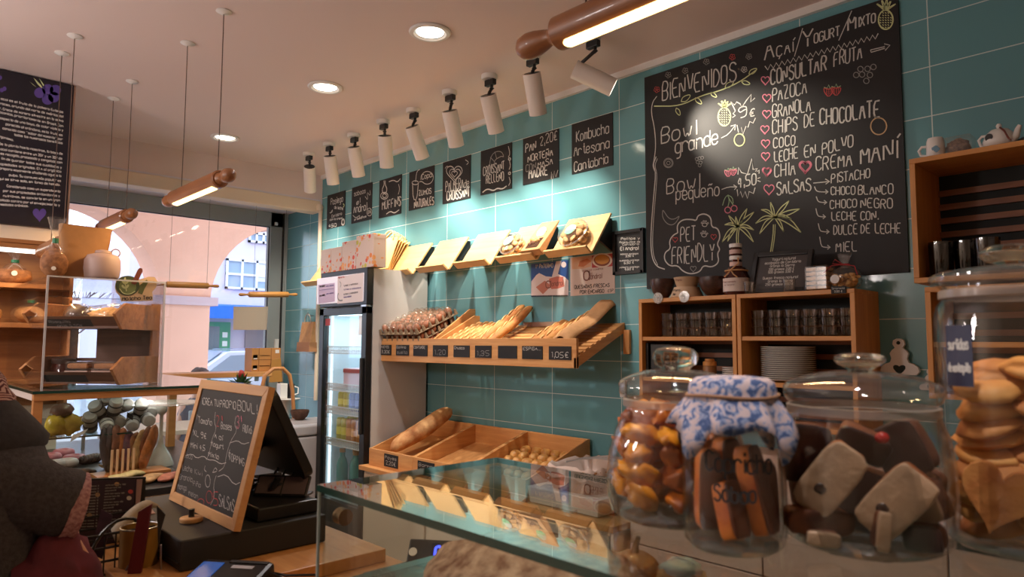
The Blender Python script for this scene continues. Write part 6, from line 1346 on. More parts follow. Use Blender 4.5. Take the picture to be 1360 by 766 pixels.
# ================================================================== ROLLING PIN LAMPS
RPW = wood('pin_wood', s2l(128, 80, 48), s2l(162, 106, 64), 'X', .4, coat=.2); PINL = wood('pin_pale', s2l(186, 128, 62), s2l(206, 150, 84), 'Y', .45); SLOT = glow('pin_glow', (1, .64, .24), 5.0)
CORD = mat('cord_brown', s2l(92, 72, 62), .7)
def pin_lamp(x0, x1, y, z, label, cords, slot_y=0.0):
    t = T('rolling_pin_lamp', label, 'lamp', ((x0 + x1) / 2, y, z), group='wooden rolling pin pendant lamps')
    r = .0385; hb = .125; a, b = x0 + hb, x1 - hb; qx = Matrix.Rotation(PI / 2, 4, 'Y')
    L = b - a
    ob('roller_body', MB().lathe([(0, 0), (r - .006, 0), (r, .006), (r, L - .006), (r - .006, L), (0, L)], 40, (a, y, z), qx), RPW, t, smooth=40)
    hp_ = [(.0, 0), (.016, .003), (.027, .016), (.031, .036), (.029, .06), (.022, .09), (.018, .104), (.02, .112), (.026, .118), (.027, .126), (0, .126)]
    for s, xe in ((1, x0), (-1, x1)):
        q = Matrix.Rotation(s * PI / 2, 4, 'Y'); ob('pin_handle', MB().lathe(hp_, 32, (xe, y, z), q), RPW, t, smooth=60)
    # light slot along the underside
    ang = R(slot_y); up = Vector((0, math.sin(ang), -math.cos(ang))); sd = Vector((0, math.cos(ang), math.sin(ang)))
    m = MB(); pts = []
    w_ = .0135; n = 8; x_0, x_1 = a + .03, b - .03
    out = [(x_0 + w_ + w_ * math.cos(PI / 2 + PI * i / n), w_ * math.sin(PI / 2 + PI * i / n)) for i in range(n + 1)] + [(x_1 - w_ + w_ * math.cos(-PI / 2 + PI * i / n), w_ * math.sin(-PI / 2 + PI * i / n)) for i in range(n + 1)]
    m.prism(out, lambda u, v, q: Vector((u, y, z)) + sd * v + up * q, r - .004, r + .0012); ob('light_slot', m, SLOT, t)
    for cx in cords:
        ob('cord', MB().tube([(cx, y, z + r - .003), (cx + .002, y + .001, (z + CEIL) / 2), (cx, y, CEIL - .008)], .0022, 6), CORD, t); ob('ceiling_cup', MB().lathe([(0, 0), (.032, 0), (.034, -.004), (.02, -.012), (0, -.016)], 24, (cx, y, CEIL)), WHITE, t, smooth=60)
    lamp('pin_lamp', 'AREA', Vector((x0 + x1, 2 * y, 2 * z)) / 2 + up * (r + .006), PIN_W, (1, .62, .28), t, target=Vector((x0 + x1, 2 * y, 2 * z)) / 2 + up, shape='RECTANGLE', size=L - .06, size_y=.025)
pin_lamp(-1.16, -.36, -1.842, 2.205, 'large rolling pin pendant lamp nearest the camera, cut by the top picture edge', (-.95, -.55), -14)
pin_lamp(-3.74, -2.90, -1.842, 2.21, 'rolling pin pendant lamp in the middle, between the big one and the window', (-3.52, -3.06), -14)
pin_lamp(-4.84, -4.12, -1.89, 2.20, 'small looking rolling pin pendant lamp right above the kraft bread bag', (-4.66, -4.27), -14)
pin_lamp(-4.36, -3.74, -2.265, 1.965, 'rolling pin pendant lamp half hidden behind the kraft bread bag', (-4.10, -3.82), -14)
def bare_pin(A, B, label, ca, cb_):
    A, B = Vector(A), Vector(B); t = T('rolling_pin', label, 'rolling pin', (A + B) / 2, group='pale rolling pins hung in the window'); L = (B - A).length; q = (B - A).to_track_quat('Z', 'Y').to_matrix().to_4x4(); r = .024
    ob('roller_body', MB().lathe([(0, .085), (r - .004, .085), (r, .09), (r, L - .09), (r - .004, L - .085), (0, L - .085)], 28, A, q), PINL, t, smooth=40)
    for s in (0, 1):
        h = [(0, 0), (.008, .002), (.013, .014), (.013, .03), (.009, .06), (.008, .074), (.012, .08), (.012, .0855), (0, .0855)]
        if s: h = [(r_, L - z) for r_, z in h]
        ob('pin_handle', MB().lathe(h, 20, A, q), PINL, t, smooth=60)
    for k in (ca, cb_):
        c = A.lerp(B, k); ob('cord', MB().tube([c + Vector((0, 0, r - .002)), (c.x, c.y, 2.71)], .0013, 5), CORD, t)
bare_pin(at(205, 377, X=-5.65), at(291, 380, X=-5.65), 'pale wooden rolling pin hanging in the window in front of the pink pier', .22, .8)
bare_pin(at(317, 391, X=-5.65), at(395, 391, X=-5.65), 'pale wooden rolling pin hanging in the window at the teal wall side', .24, .76)
t = S('window_notice', 'beige paper notice hanging inside the shop window', 'notice', MB().hexa([at(x, y, X=-6.21) + Vector((dx, 0, 0)) for dx in (0, .004) for x, y in ((309.5, 438), (354, 438), (356, 407), (310, 407))]), mat('notice_beige', s2l(206, 190, 172), .8))

# ================================================================== LEFT WALL: text board and lit bread shelf
BXF = -4.56
TLb, TRb, BLb = at(-120, 62, X=BXF), at(98, 109.7, X=BXF), at(88, 305, X=BXF)
y1 = (TRb.y + BLb.y) / 2; y0 = y1 - 1.05; z1, z0 = 2.972, BLb.z
t = T('acai_text_board', 'dark violet black text board about acai berries high on the left wall', 'sign', (BXF - .02, y0 / 2 + y1 / 2, z0))
ob('panel', MB().box((-4.598, y0, z0), (BXF, y1, z1)), mat('board_navy', s2l(24, 20, 32), .45), t, bevel=.002)
ob('edge_strip', MB().box((-4.598, y1, z0), (BXF - .004, y1 + .012, z1)), mat('edge_brown', s2l(150, 120, 104), .6), t)
P = Pen((BXF, 0, 0), (1, 0, 0), .0015)
cg = lambda x, y: (x / 3.4, 85 + y / 3.4)
TXT = [('El acai es el fruto de la palmera Euterpe', 160, 195, 285, 222), ('Oleracea, oriunda del norte de América del', 182, 212, 285, 242), ('Sur. Crece de manera silvestre en la selva', 205, 235, 285, 262), ('amazonica, prioritariamente en Brasil. Con', 222, 255, 285, 285), ('aspecto de una baya, de color violeta y', 248, 278, 285, 304),
       ('parecida al arándano, esta fruta es', 270, 298, 282, 326), ('conocida como "sabor del momento" por', 292, 320, 282, 345), ('todos los numerosos beneficios', 312, 340, 282, 362), ('para el organismo.', 332, 340, 60, 348),
       ('De la planta hasta nosotros, la baya de', 365, 382, 282, 410), ('acai contiene entre un 20% y un 30% de', 388, 405, 280, 432), ('es recogida, procesada y congelada con', 408, 425, 280, 450), ('el fin de guardar todas sus cualidades y', 430, 447, 278, 472), ('propiedades originales. El Açaí orgánico', 455, 470, 276, 490), ('se prepara mayormente añadiendo agua a la', 475, 490, 276, 510), ('pulpa. Su consumo más popular es', 500, 512, 275, 532), ('aqui se sirve solo, en forma de helado.', 522, 532, 270, 550),
       ('Considerado como un superalimento', 552, 562, 272, 580), ('por sus propiedades antioxidantes y', 575, 583, 270, 600), ('nutritivas, se convierte en un gran', 598, 606, 270, 620), ('aliado contra por el envejecimiento y', 618, 626, 270, 642), ('las enfermedades crónicas.', 638, 640, 128, 646)]
for s, ya, yb, xe, ye in TXT:
    # lines run off the left edge of the picture; only their right ends show there
    k = (ye - ya) / xe if xe else 0; x0_ = xe - 7.3 * len(s)
    P.text(s, cg(x0_, ye - (xe - x0_) * (ye - ya) / xe), cg(xe, ye), 3.0, 'white', .0042, .12)
P.m['violet'] = MB() if 'violet' not in P.m else P.m['violet']
def disc(c, rx, ry, col): P.mb(col).add([P.hit(cg(*q)) for q in ring(c, rx, ry, 16)[:16]], [tuple(range(16))])
for c_ in ((180, 130), (215, 115), (243, 150), (215, 160), (250, 118)): disc(c_, 26, 24, 'violet')
for pts in ([(200, 122), (168, 90), (150, 60), (185, 95)], [(185, 118), (150, 95), (132, 78), (165, 105)], [(205, 118), (190, 92), (175, 62), (200, 95)]): P.mb('yellow').add([P.hit(cg(*q)) for q in pts], [(0, 1, 2, 3)])
for q in ((0, 62), (8, 118), (20, 112)): disc(q, 9, 10, 'violet')
INKV = INK['violet']
hv = [cg(*q) for q in heart((178, 678), 62)][:20]; P.mb('violet').add([P.hit(q) for q in hv], [tuple(range(20))])
P.done(t, 'board_lettering')
ob('heart_card', MB().add([atp(*cg(*q), P.p, P.n) + Vector((.0008, 0, 0)) for q in ((150, 640), (232, 645), (222, 722), (135, 715))], [(0, 1, 2, 3)]), mat('card_black', (.012, .011, .014), .5), t)
# lit bread shelf under the board
SX0, SX1, SY1 = -4.598, -4.36, -2.112
t = T('bread_wall_shelf', 'lit orange wood wall shelf with bagged bread on the left wall', 'shelf', (-4.48, -2.55, 1.2)); SHW = wood('shelf_orange', s2l(136, 86, 48), s2l(164, 110, 64), 'Y')
ob('back_panel', MB().box((SX0, -3.1, 1.15), (SX0 + .015, SY1, 2.03)), SHW, t)
ob('top_panel', MB().box((SX0 + .015, -3.1, 2.01), (SX1, SY1, 2.03)), SHW, t, bevel=.002); ob('fascia', MB().box((SX1 - .03, -3.1, 1.985), (SX1 - .012, SY1, 2.01)), SHW, t, bevel=.002)
for z in (1.80, 1.594, 1.3): ob('shelf_board', MB().box((SX0 + .015, -3.1, z - .025), (SX1, SY1, z)), SHW, t, bevel=.002)
ob('end_panel', MB().box((SX0 + .015, SY1, 1.15), (SX1 - .06, SY1 + .018, 2.03)), SHW, t, bevel=.002)
ob('led_strip', MB().box((SX1 - .06, -3.08, 1.965), (SX1 - .045, SY1 - .02, 1.985)), glow('led_white', (1, .93, .82), 4), t)
lamp('shelf_led', 'AREA', (SX1 - .07, -2.6, 1.96), .8, (1, .85, .62), t, target=(SX1 - .2, -2.6, 1.6), shape='RECTANGLE', size=.03, size_y=.9)
BREADB = mat('brown_loaf', s2l(122, 78, 48), .75, col2=s2l(166, 112, 70), vs=40, bump=.4); SEED = mat('seed_loaf', s2l(176, 124, 76), .75, col2=s2l(206, 156, 104), vs=60, bump=.4)
TIE = mat('tie_green', s2l(30, 110, 76), .5)
def bagged(x, y, z, s, mt_, label, tall=1.0, grp='bagged loaves on the left shelf', dirv=0.4):
    t = T('bagged_bread', label, 'bread', (x, y, z), group=grp)
    ob('loaf', MB().blob((x, y, z + .052 * s * tall), (.07 * s, .085 * s, .056 * s * tall), int(y * 100), .12, 2, None, (20, 12)), mt_, t, smooth=80)
    ob('bag', MB().surf([(.066 * s, .07 * s * tall), (.05 * s, .108 * s * tall), (.014 * s, .135 * s * tall), (.012 * s, .145 * s * tall), (.035 * s, .19 * s * tall), (.055 * s, .23 * s * tall)], 18, (x, y, z)), BAGP, t, smooth=80)
    ob('green_tie', MB().lathe([(0, .13 * s * tall), (.019 * s, .132 * s * tall), (.019 * s, .15 * s * tall), (0, .15 * s * tall)], 14, (x, y, z)), TIE, t)
    ob('sticker', MB().cyl((x + .075 * s, y - .01, z + .055 * s), (x + .077 * s, y - .01, z + .055 * s), .014 * s), PAPER, t)
bagged(-4.45, -2.36, 1.80, .95, BREADB, 'bagged dark loaf with green tie on the upper left shelf board', .9)
bagged(-4.45, -2.72, 1.80, .95, BREADB, 'bagged dark loaf at the left picture edge on the upper shelf board', .9)
bagged(-4.45, -2.30, 1.595, .82, SEED, 'bagged seeded loaf with round sticker on the lower left shelf board')
bagged(-4.45, -2.47, 1.595, .82, SEED, 'bagged seeded loaf at the left picture edge on the lower shelf board')

# ================================================================== SECOND COUNTER WITH GLASS CASE (left)
DZ = .90; TZ = 1.29
t = T('pastry_counter', 'left pastry counter with oak framed glass case over a black deck', 'counter', (-4.0, -1.8, 0))
CW = wood('case_oak', s2l(168, 110, 60), s2l(190, 132, 80), 'Y')
ob('deck', MB().box((-4.9, -2.42, DZ - .03), (-3.10, -1.48, DZ)), BLACK, t, bevel=.003)
m = MB()
for k in range(22): m.box((-3.135, -2.36 + k * .04, .1), (-3.122, -2.332 + k * .04, DZ - .03))
ob('base', MB().box((-4.88, -2.4, 0), (-3.135, -1.5, DZ - .03)), mat('counter_sand', s2l(196, 170, 138), .6), t); ob('ribbed_front', m, mat('counter_sand', (0, 0, 0)), t)
ob('corner_post', MB().box((-3.53, -2.40, DZ), (-3.495, -2.365, TZ - .035)), CW, t, bevel=.002); ob('corner_post', MB().box((-3.53, -1.535, DZ), (-3.495, -1.5, TZ - .035)), CW, t, bevel=.002); ob('corner_post', MB().box((-4.895, -2.40, DZ), (-4.86, -2.365, TZ - .035)), CW, t)
ob('top_rail', MB().box((-3.53, -2.40, TZ - .042), (-3.49, -1.5, TZ - .012)), CW, t, bevel=.002); ob('top_rail', MB().box((-4.9, -2.40, TZ - .042), (-3.53, -2.36, TZ - .012)), mat('rail_white', s2l(206, 196, 192), .5), t, bevel=.002)
m = MB().box((-4.9, -2.405, TZ - .012), (-3.485, -1.49, TZ)); m.mi = [0, 0, 1, 1, 1, 1]; ob('glass_top', m, [thin('case_top', (.75, .85, .83), (.5, .6, .58), .08, .02), GEDGE], t)
ob('end_pane', MB().box((-3.515, -2.365, DZ), (-3.51, -1.535, TZ - .042)), PN, t); ob('side_pane', MB().box((-4.86, -2.385, DZ), (-3.53, -2.38, TZ - .042)), PN, t)
m = MB().box((-4.5, -2.36, 1.075), (-3.56, -2.0, 1.082)); m.mi = [0, 0, 1, 1, 1, 1]; ob('glass_shelf', m, [thin('shelf_glass', (0, 0, 0)), GEDGE], t)
ob('shelf_leg', MB().box((-3.6, -2.01, DZ), (-3.585, -1.995, 1.075)).box((-4.45, -2.01, DZ), (-4.435, -1.995, 1.075)), STEEL, t)
for y in (-1.75, -1.5):
    pass
ob('middle_post', MB().box((-4.3, -1.62, DZ), (-4.26, -1.58, TZ - .012)), CW, t)
lamp('case_led', 'AREA', (-4.0, -1.9, TZ - .05), 1.5, (1, .92, .85), t, target=(-4.0, -1.9, 0), shape='RECTANGLE', size=.9, size_y=.1)
# packs on the glass shelf
GP = mat('pack_grey', s2l(196, 192, 190), .5, var=.1, vs=30); GD = mat('pack_band', s2l(58, 54, 56), .5)
random.seed(12)
for k in range(11):
    lv = k // 5; c = Vector((-3.66 - random.uniform(0, .09), -2.14 + (k % 5) * .058 + lv * .03, 1.112 + lv * .055 + random.uniform(0, .02))); q = Matrix.Rotation(random.uniform(-1, 1), 4, 'X') @ Matrix.Rotation(random.uniform(.6, 2.2), 4, 'Y')
    o = T('striped_pack', 'small grey white wrapped cylinder with dark bands heaped on the left case shelf', 'pack', c, group='grey striped packs in the left glass case'); M_ = Matrix.Translation(c) @ q
    m = MB().lathe([(0, -.06), (.024, -.058), (.03, -.05), (.03, .05), (.024, .058), (0, .06)], 18, c, q); ob('wrap', m, GP, o, smooth=40); ob('band', MB().surf([(.0306, -.022), (.0306, .0)], 18, c, q).surf([(.0306, .03), (.0306, .04)], 18, c, q), GD, o, smooth=40)
for k, (y, z, col) in enumerate(((-2.29, 1.085, 0), (-2.235, 1.085, 0), (-2.27, 1.15, 1))):
    S('snack_bag', ('shiny yellow snack bag', 'second shiny yellow snack bag', 'clear brown snack bag over the yellow ones')[k] + ' at left end of the case shelf', 'bag', MB().blob((-3.62, y, z + .045), (.03, .045, .045 if not col else .03), k, .3, 3, None, (16, 10)), mat('bag_yellow', s2l(196, 168, 62), .25, var=.2, vs=30) if not col else mat('bag_brown', s2l(120, 88, 76), .3, var=.2, vs=40), smooth=70)
S('price_flag', 'white folded price flag in front of the left case shelf', 'tag', MB().hexa([at(x, y, X=-3.545) + Vector((dx, 0, 0)) for dx in (0, .003) for x, y in ((93, 587), (112, 575), (117, 569), (96, 578))]), PAPER)
# pastries on the black deck
PCOL = [('dark chocolate', s2l(64, 44, 42)), ('dark sugared', s2l(84, 66, 66)), ('brown', s2l(128, 72, 44)), ('orange', s2l(178, 98, 46)), ('purple', s2l(96, 48, 62)), ('toasted', s2l(150, 92, 52)), ('pale golden', s2l(178, 134, 82)), ('chestnut', s2l(132, 76, 46)), ('amber', s2l(186, 110, 56))]
for k, (nm, col) in enumerate(PCOL):
    f = k / 8; b = at(142 + 42 * f, 600, X=-3.56 - .02 * (k % 2)); b.z = DZ + .003; tp = at(134 + 70 * f, 568 - 5 * math.sin(k), X=-3.60)
    mt_ = mat('pastry_' + nm.replace(' ', '_'), col, .55, var=.3, vs=40, bump=.3)
    o = loaf('flat_pastry', nm + ' flat pastry standing upright in the row beside the white cake stand', b, tp, .036, mt_, 'upright pastries on the black deck', 0, up=Vector((.75, .65, .1)), seed=k, flat=.42, cat='pastry')
S('pastry_rack', 'small wooden dowel rack holding the upright pastries', 'rack', MB().box((-3.58, -2.16, DZ), (-3.44, -1.86, DZ + .012)), CW)
for k in range(5):
    b = at(105 + k * 8, 612, Z=DZ); S('dowel', 'thin pale wooden dowel standing left of the upright pastries, number %s from the left' % ('one', 'two', 'three', 'four', 'five')[k], 'dowel', MB().cyl((-3.47, b.y, DZ), (-3.47, b.y, DZ + .12), .0055, n=10), mat('dowel_pale', s2l(206, 172, 132), .6), smooth=40)
def twist(A, B, r, mt_, label, seed=0):
    A, B = Vector(A), Vector(B); t = T('twist_pastry', label, 'pastry', A); ax = (B - A).normalized(); sd = ax.cross(Vector((0, 0, 1))).normalized(); up = sd.cross(ax); L = (B - A).length
    for ph in (0, PI):
        m = MB(); pts = [A + ax * (L * i / 40) + (sd * math.cos(ph + i * .55) + up * math.sin(ph + i * .55)) * (r * .5) + up * r for i in range(41)]; m.tube(pts, lambda s: r * .62 * (max(.05, 1 - abs(2 * s - 1) ** 6)), 10); ob('strand', m, mt_, t, smooth=80)
TW1 = mat('twist_sugar', s2l(146, 108, 78), .6, col2=s2l(196, 164, 130), vs=30, bump=.3); TW2 = mat('twist_brown', s2l(130, 76, 44), .5, col2=s2l(168, 108, 64), vs=30, bump=.3)
def dk(x, y, h=0): return at(x, y, Z=DZ + h)
twist(dk(134, 624), dk(193, 606), .026, TW1, 'sugared twist pastry lying in front of the upright pastries')
twist(dk(150, 604, .02), dk(185, 592, .03), .022, TW2, 'brown twist pastry lying behind the sugared twist'); twist(dk(106, 618), dk(134, 612), .022, mat('twist_dark', s2l(78, 52, 44), .5, var=.3, vs=40), 'dark twist pastry left of the sugared twist')
def flatp(a, b, r, mt_, label): loaf('flat_pastry', label, a, b, r, mt_, None, 0, up=Vector((0, 0, 1)), seed=int(a.x * 50), flat=.45, cat='pastry')
flatp(dk(140, 630), dk(187, 622), .034, mat('flat_gold', s2l(176, 124, 72), .6, var=.2, vs=50), 'long golden flat pastry in front of the sugared twist')
flatp(dk(144, 640), dk(192, 631), .032, mat('flat_green', s2l(176, 164, 110), .6, var=.2, vs=50), 'long pale pistachio pastry nearest the deck edge')
flatp(dk(188, 644), dk(214, 634), .034, mat('flat_nut', s2l(168, 136, 92), .6, var=.3, vs=50), 'almond topped pastry at the deck edge below the cake stand'); flatp(dk(214, 642), dk(238, 632), .034, mat('flat_rose', s2l(158, 96, 74), .6, var=.25, vs=50), 'reddish pastry at the deck edge right of the almond one')
flatp(dk(86, 634), dk(128, 628), .03, mat('flat_choc', s2l(110, 82, 66), .6, var=.4, vs=60), 'chocolate speckled pastry left of the golden one')
PKD = mat('donut_pink', s2l(176, 96, 110), .4, var=.15, vs=30); BD = mat('donut_white', s2l(206, 190, 184), .4)
for k, (x, y, mt_, lab) in enumerate(((66, 612, PKD, 'pink glazed donut furthest left on the deck'), (84, 606, PKD, 'pink glazed donut behind the white one'), (98, 614, PKD, 'pink glazed donut right of the white one'), (88, 620, BD, 'white glazed donut near the sleeve of the customer'), (74, 622, BD, 'second white glazed donut left of the first'))):
    c = dk(x, y); m = MB(); m.tube([c + Vector((.032 * math.cos(a), .032 * math.sin(a), .02)) for a in [2 * PI * i / 20 for i in range(20)]], .02, 10, closed=True); S('donut', lab, 'donut', m, mt_, 'glazed donuts on the black deck', smooth=80)
# cake stand
c = Vector((-3.655, -1.845, DZ)); t = T('cake_stand', 'white bell footed cake stand with flat glass plate on the black deck', 'cake stand', c)
ob('bell_foot', MB().lathe([(.062, 0), (.062, .006), (.058, .02), (.046, .05), (.028, .08), (.015, .10), (.011, .12), (.009, .16), (.008, .24), (.016, .25), (.024, .258), (.024, .29), (.02, .296), (0, .296)], 36, c), WGLOSS, t, smooth=60)
ob('plate', MB().lathe([(0, .296), (.185, .297), (.187, .30), (.185, .303), (0, .303)], 56, c), thin('plate_glass', (.85, .86, .86), (.7, .7, .7), .1, .03, haze=.25), t, smooth=40)
S('black_price_tag', 'tiny black price tag on a pin behind the upright pastries', 'tag', MB().hexa([at(x, y, X=-3.6) + Vector((dx, 0, 0)) for dx in (0, .004) for x, y in ((168, 553), (176, 558), (177, 552), (169, 547))]), SLATE)
# white worktop behind
t = T('white_worktop', 'white work table behind the pastry counter under the window', 'table', (-5.0, -1.0, 0)); ob('tabletop', MB().box((-5.5, -1.70, .88), (-4.92, -.86, .91)), mat('laminate', s2l(214, 206, 200), .4), t, bevel=.003)
for x in (-5.47, -4.96):
    for y in (-1.67, -.9): ob('leg', MB().box((x - .02, y - .02, 0), (x + .02, y + .02, .88)), STEEL, t)
# acrylic case with two tier stand
t = T('acrylic_cover', 'large clear acrylic display cover on the left glass case', 'display cover', (-3.9, -2.1, TZ)); AC = thin('acrylic', (.97, .97, .975), (.76, .78, .82), .03, .03, rp=3)
ax0, ax1, ay0, ay1, az1 = -4.42, -3.50, -2.375, -1.90, 1.775
for nm, a, b in (('front_sheet', (ax1 - .006, ay0, TZ), (ax1, ay1, az1)), ('left_sheet', (ax0, ay0, TZ), (ax1 - .006, ay0 + .006, az1)), ('right_sheet', (ax0, ay1 - .006, TZ), (ax1 - .006, ay1, az1)), ('top_sheet', (ax0, ay0, az1), (ax1, ay1, az1 + .006)), ('inner_shelf', (ax0 + .01, ay0 + .01, 1.70), (ax1 - .2, ay1 - .01, 1.706))): ob(nm, MB().box(a, b), AC, t)
ob('corner_edge', MB().box((ax1 - .007, ay0 - .001, TZ), (ax1 + .001, ay0 + .007, az1)).box((ax1 - .007, ay1 - .007, TZ), (ax1 + .001, ay1 + .001, az1)).box((ax1 - .006, ay0, az1), (ax1 + .001, ay1, az1 + .007)), thin('acrylic_edge', (.8, .82, .86), (.7, .72, .76), .1, .1, haze=.45, hcol=(.8, .8, .84)), t)
t = T('tiered_stand', 'dark wooden two tier pastry stand with slanted trays on the left glass case', 'stand', (-3.86, -2.10, TZ + .001)); t.rotation_euler = (0, 0, R(45))
W_2, D_2 = .205, .18
fnl = lambda u, v, w_: Vector((w_, u, v))
def tray(z, h):
    m = MB().box((-W_2, -D_2 + .02, z), (W_2, D_2, z + .012)); ob('tray_floor', m, DARKB, t, world=False)
    ob('tray_front', MB().prism([(-D_2 + .03, z), (-D_2 - .02, z + h * .45), (-D_2 - .008, z + h * .45), (-D_2 + .042, z)], fnl, -W_2 - .01, W_2 - .001), DARKB, t, world=False, bevel=.002)
    for x in (-W_2 - .012, W_2): ob('tray_end', MB().prism([(-D_2 + .03, z - .005), (-D_2 - .035, z + h * .55), (-D_2 + .055, z + h), (D_2, z + h), (D_2, z - .005)], fnl, x, x + .014), DARKW, t, world=False, bevel=.002)
    ob('tray_back', MB().box((-W_2, D_2 - .012, z), (W_2, D_2, z + h * .9)), DARKB, t, world=False)
tray(.012, .125); tray(.27, .12)
for x in (-W_2 - .012, W_2): ob('upright', MB().box((x, D_2 - .065, 0), (x + .014, D_2 + .002, .40)), DARKW, t, world=False, bevel=.002)
ob('back_panel', MB().box((-W_2 + .1, D_2 - .004, .1), (W_2, D_2 + .006, .30)), DARKB, t, world=False)
for x, y, z in ((W_2 + .0145, D_2 - .03, .04), (W_2 + .0145, D_2 - .03, .10), (W_2 + .0145, D_2 - .035, .335), (W_2 + .0145, D_2 - .02, .37)): ob('screw_cap', MB().cyl((x - .001, y, z), (x + .0015, y, z), .008, n=14), CW, t, world=False)
M_ = Matrix.Translation((-3.86, -2.10, TZ + .001)) @ Matrix.Rotation(R(45), 4, 'Z')
for z, h, a, b, txt in ((.012, .125, -.12, .08, ''), (.27, .12, -.13, .09, 'x')):
    c0 = Vector((0, -D_2 + .03, z)); c1 = Vector((0, -D_2 - .02, z + h * .45)); d = (c1 - c0).normalized(); nn_ = Vector((0, -d.z, d.y)); nn_ = nn_ if nn_.y < 0 else -nn_
    pts = [Vector((x, 0, 0)) + c0 + d * s + nn_ * .002 for x, s in ((a, .008), (b, .008), (b, .058), (a, .058))]; g = ob('slate_tag', MB().add([p for p in pts], [(0, 1, 2, 3)]), SLATE, t, world=False)
    if txt:
        P = Pen((0, 0, 0), nn_, .0); P.n = nn_; P.lift = .001
        P.text3('Rosquilla', Vector((a + .02, 0, 0)) + c0 + d * .036 + nn_ * .003, Vector((1, 0, 0)), d, .016, 'dim', .002, .2, width=.1); P.text3('anis 5,50€', Vector((a + .05, 0, 0)) + c0 + d * .013 + nn_ * .003, Vector((1, 0, 0)), d, .014, 'dim', .002, .2, width=.12); P.done(g, 'chalk_writing', world=False)
def inst(x, y, z): return M_ @ Vector((x, y, z))
for k in range(2):
    c = inst(-.05 + .13 * k, -.02, .028); o = T('cake_pack', ('left', 'right')[k] + ' clear pack of sponge cakes on the lower tray of the wooden stand', 'pack', c, group=None); Mk = Matrix.Translation(c) @ Matrix.Rotation(R(45), 4, 'Z')
    ob('wrapper', MB().box((-.055, -.04, 0), (.055, .04, .085), Mk), BAGP, o, bevel=.004)
    ob('sponge', MB().box((-.05, -.035, .05), (.05, .035, .075), Mk), mat('sponge_gold', s2l(186, 120, 62), .7, var=.15, vs=40), o, bevel=.008); ob('paper_band', MB().box((-.0555, -.041, .02), (.0555, .041, .04), Mk), mat('band_cream', s2l(206, 176, 160), .6), o); ob('sponge', MB().box((-.05, -.035, .002), (.05, .035, .02), Mk), mat('sponge_red', s2l(158, 78, 56), .7), o, bevel=.005)
c = inst(-.145, -.01, .026); t = T('preserve_jar', 'dark preserve jar on the lower tray of the wooden stand', 'jar', c); ob('jar_body', MB().lathe([(0, 0), (.048, 0), (.055, .008), (.055, .05), (.047, .066), (.047, .075), (0, .075)], 28, c), JAM, t, smooth=40); ob('label', MB().surf([(.0556, .008), (.0556, .035)], 28, c), mat('label_grey', s2l(150, 132, 120), .6), t, smooth=40); ob('lid', MB().lathe([(0, .075), (.05, .075), (.051, .08), (.051, .096), (.048, .098), (0, .098)], 28, c), mat('lid_dark', s2l(66, 46, 40), .3), t, smooth=40)
c = inst(-.1, .02, .288); t = T('dark_cookie_bag', 'clear bag of dark cookies on the upper tray of the wooden stand', 'bag', c); ob('cookies', MB().blob(c + Vector((0, 0, .045)), (.06, .06, .05), 3, .25, 3, None, (18, 10)), mat('cookie_black', s2l(60, 40, 34), .7, var=.3, vs=50), t, smooth=60); ob('wrapper', MB().blob(c + Vector((0, 0, .05)), (.068, .068, .056), 3, .2, 3, None, (18, 10)), BAGP, t, smooth=60)
c = inst(.07, .0, .288); t = T('round_cookie_bag', 'large clear bag of golden rings on the upper tray of the wooden stand', 'bag', c); ob('cookies', MB().blob(c + Vector((0, 0, .04)), (.10, .085, .045), 8, .25, 4, Matrix.Rotation(R(45), 4, 'Z'), (20, 12)), CK, t, smooth=60); ob('wrapper', MB().blob(c + Vector((0, 0, .048)), (.115, .1, .055), 9, .2, 4, Matrix.Rotation(R(45), 4, 'Z'), (24, 14)), BAGP, t, smooth=60)
# on top of the acrylic cover
bagged(-3.60, -2.335, az1 + .007, .64, BREADB, 'bagged sliced brown loaf with tall twisted top on the acrylic cover', 1.8, None)
m = MB(); vs = []; fs = []; cc = Vector((-3.675, -2.215, az1 + .007)); nu, nv = 24, 12
for j in range(nv + 1):
    v = j / nv
    for i in range(nu):
        a = 2 * PI * i / nu; sg = lambda q: (abs(q) ** .6) * (1 if q > 0 else -1); k = ((.9 + .2 * v) if v < .75 else 1.05 + .3 * (v - .75)) * (1 + .06 * noise.noise(Vector((math.cos(a) * 2, v * 4, 3))))
        vs.append(cc + Vector((.05 * (1.25 - .95 * v) * sg(math.sin(a)), .098 * k * sg(math.cos(a)) + .012 * v, .25 * v + .012 * (noise.noise(Vector((a, v * 3, 1)))) * (v > .9))))
for j in range(nv):
    for i in range(nu): fs.append((j * nu + i, j * nu + (i + 1) % nu, (j + 1) * nu + (i + 1) % nu, (j + 1) * nu + i))
fs.append(tuple(range(nu - 1, -1, -1))); fs.append(tuple(nv * nu + i for i in range(nu)))
S('bread_bag', 'stuffed kraft paper bread bag standing on the acrylic cover', 'paper bag', m.add(vs, fs), mat('kraft_bread', s2l(158, 112, 66), .7, var=.08, vs=20), smooth=60)
c = Vector((-3.585, -2.15, az1 + .007)); t = T('lidded_pot', 'rounded grey pink ceramic pot with small lid on the acrylic cover', 'pot', c); PTM = mat('pot_grey', s2l(172, 146, 138), .55)
ob('pot_body', MB().lathe([(0, 0), (.060, 0), (.070, .012), (.075, .05), (.073, .09), (.062, .112), (.03, .122), (0, .122)], 36, c), PTM, t, smooth=60); ob('lid', MB().lathe([(0, .121), (.034, .122), (.03, .134), (.012, .138), (0, .138)], 28, c), PTM, t, smooth=60); ob('ring_handle', MB().tube([c + Vector((0, .052 + .018 * math.cos(a), .128 + .018 * math.sin(a))) for a in [2 * PI * i / 16 for i in range(16)]], .003, 6, closed=True), PTM, t, smooth=60)
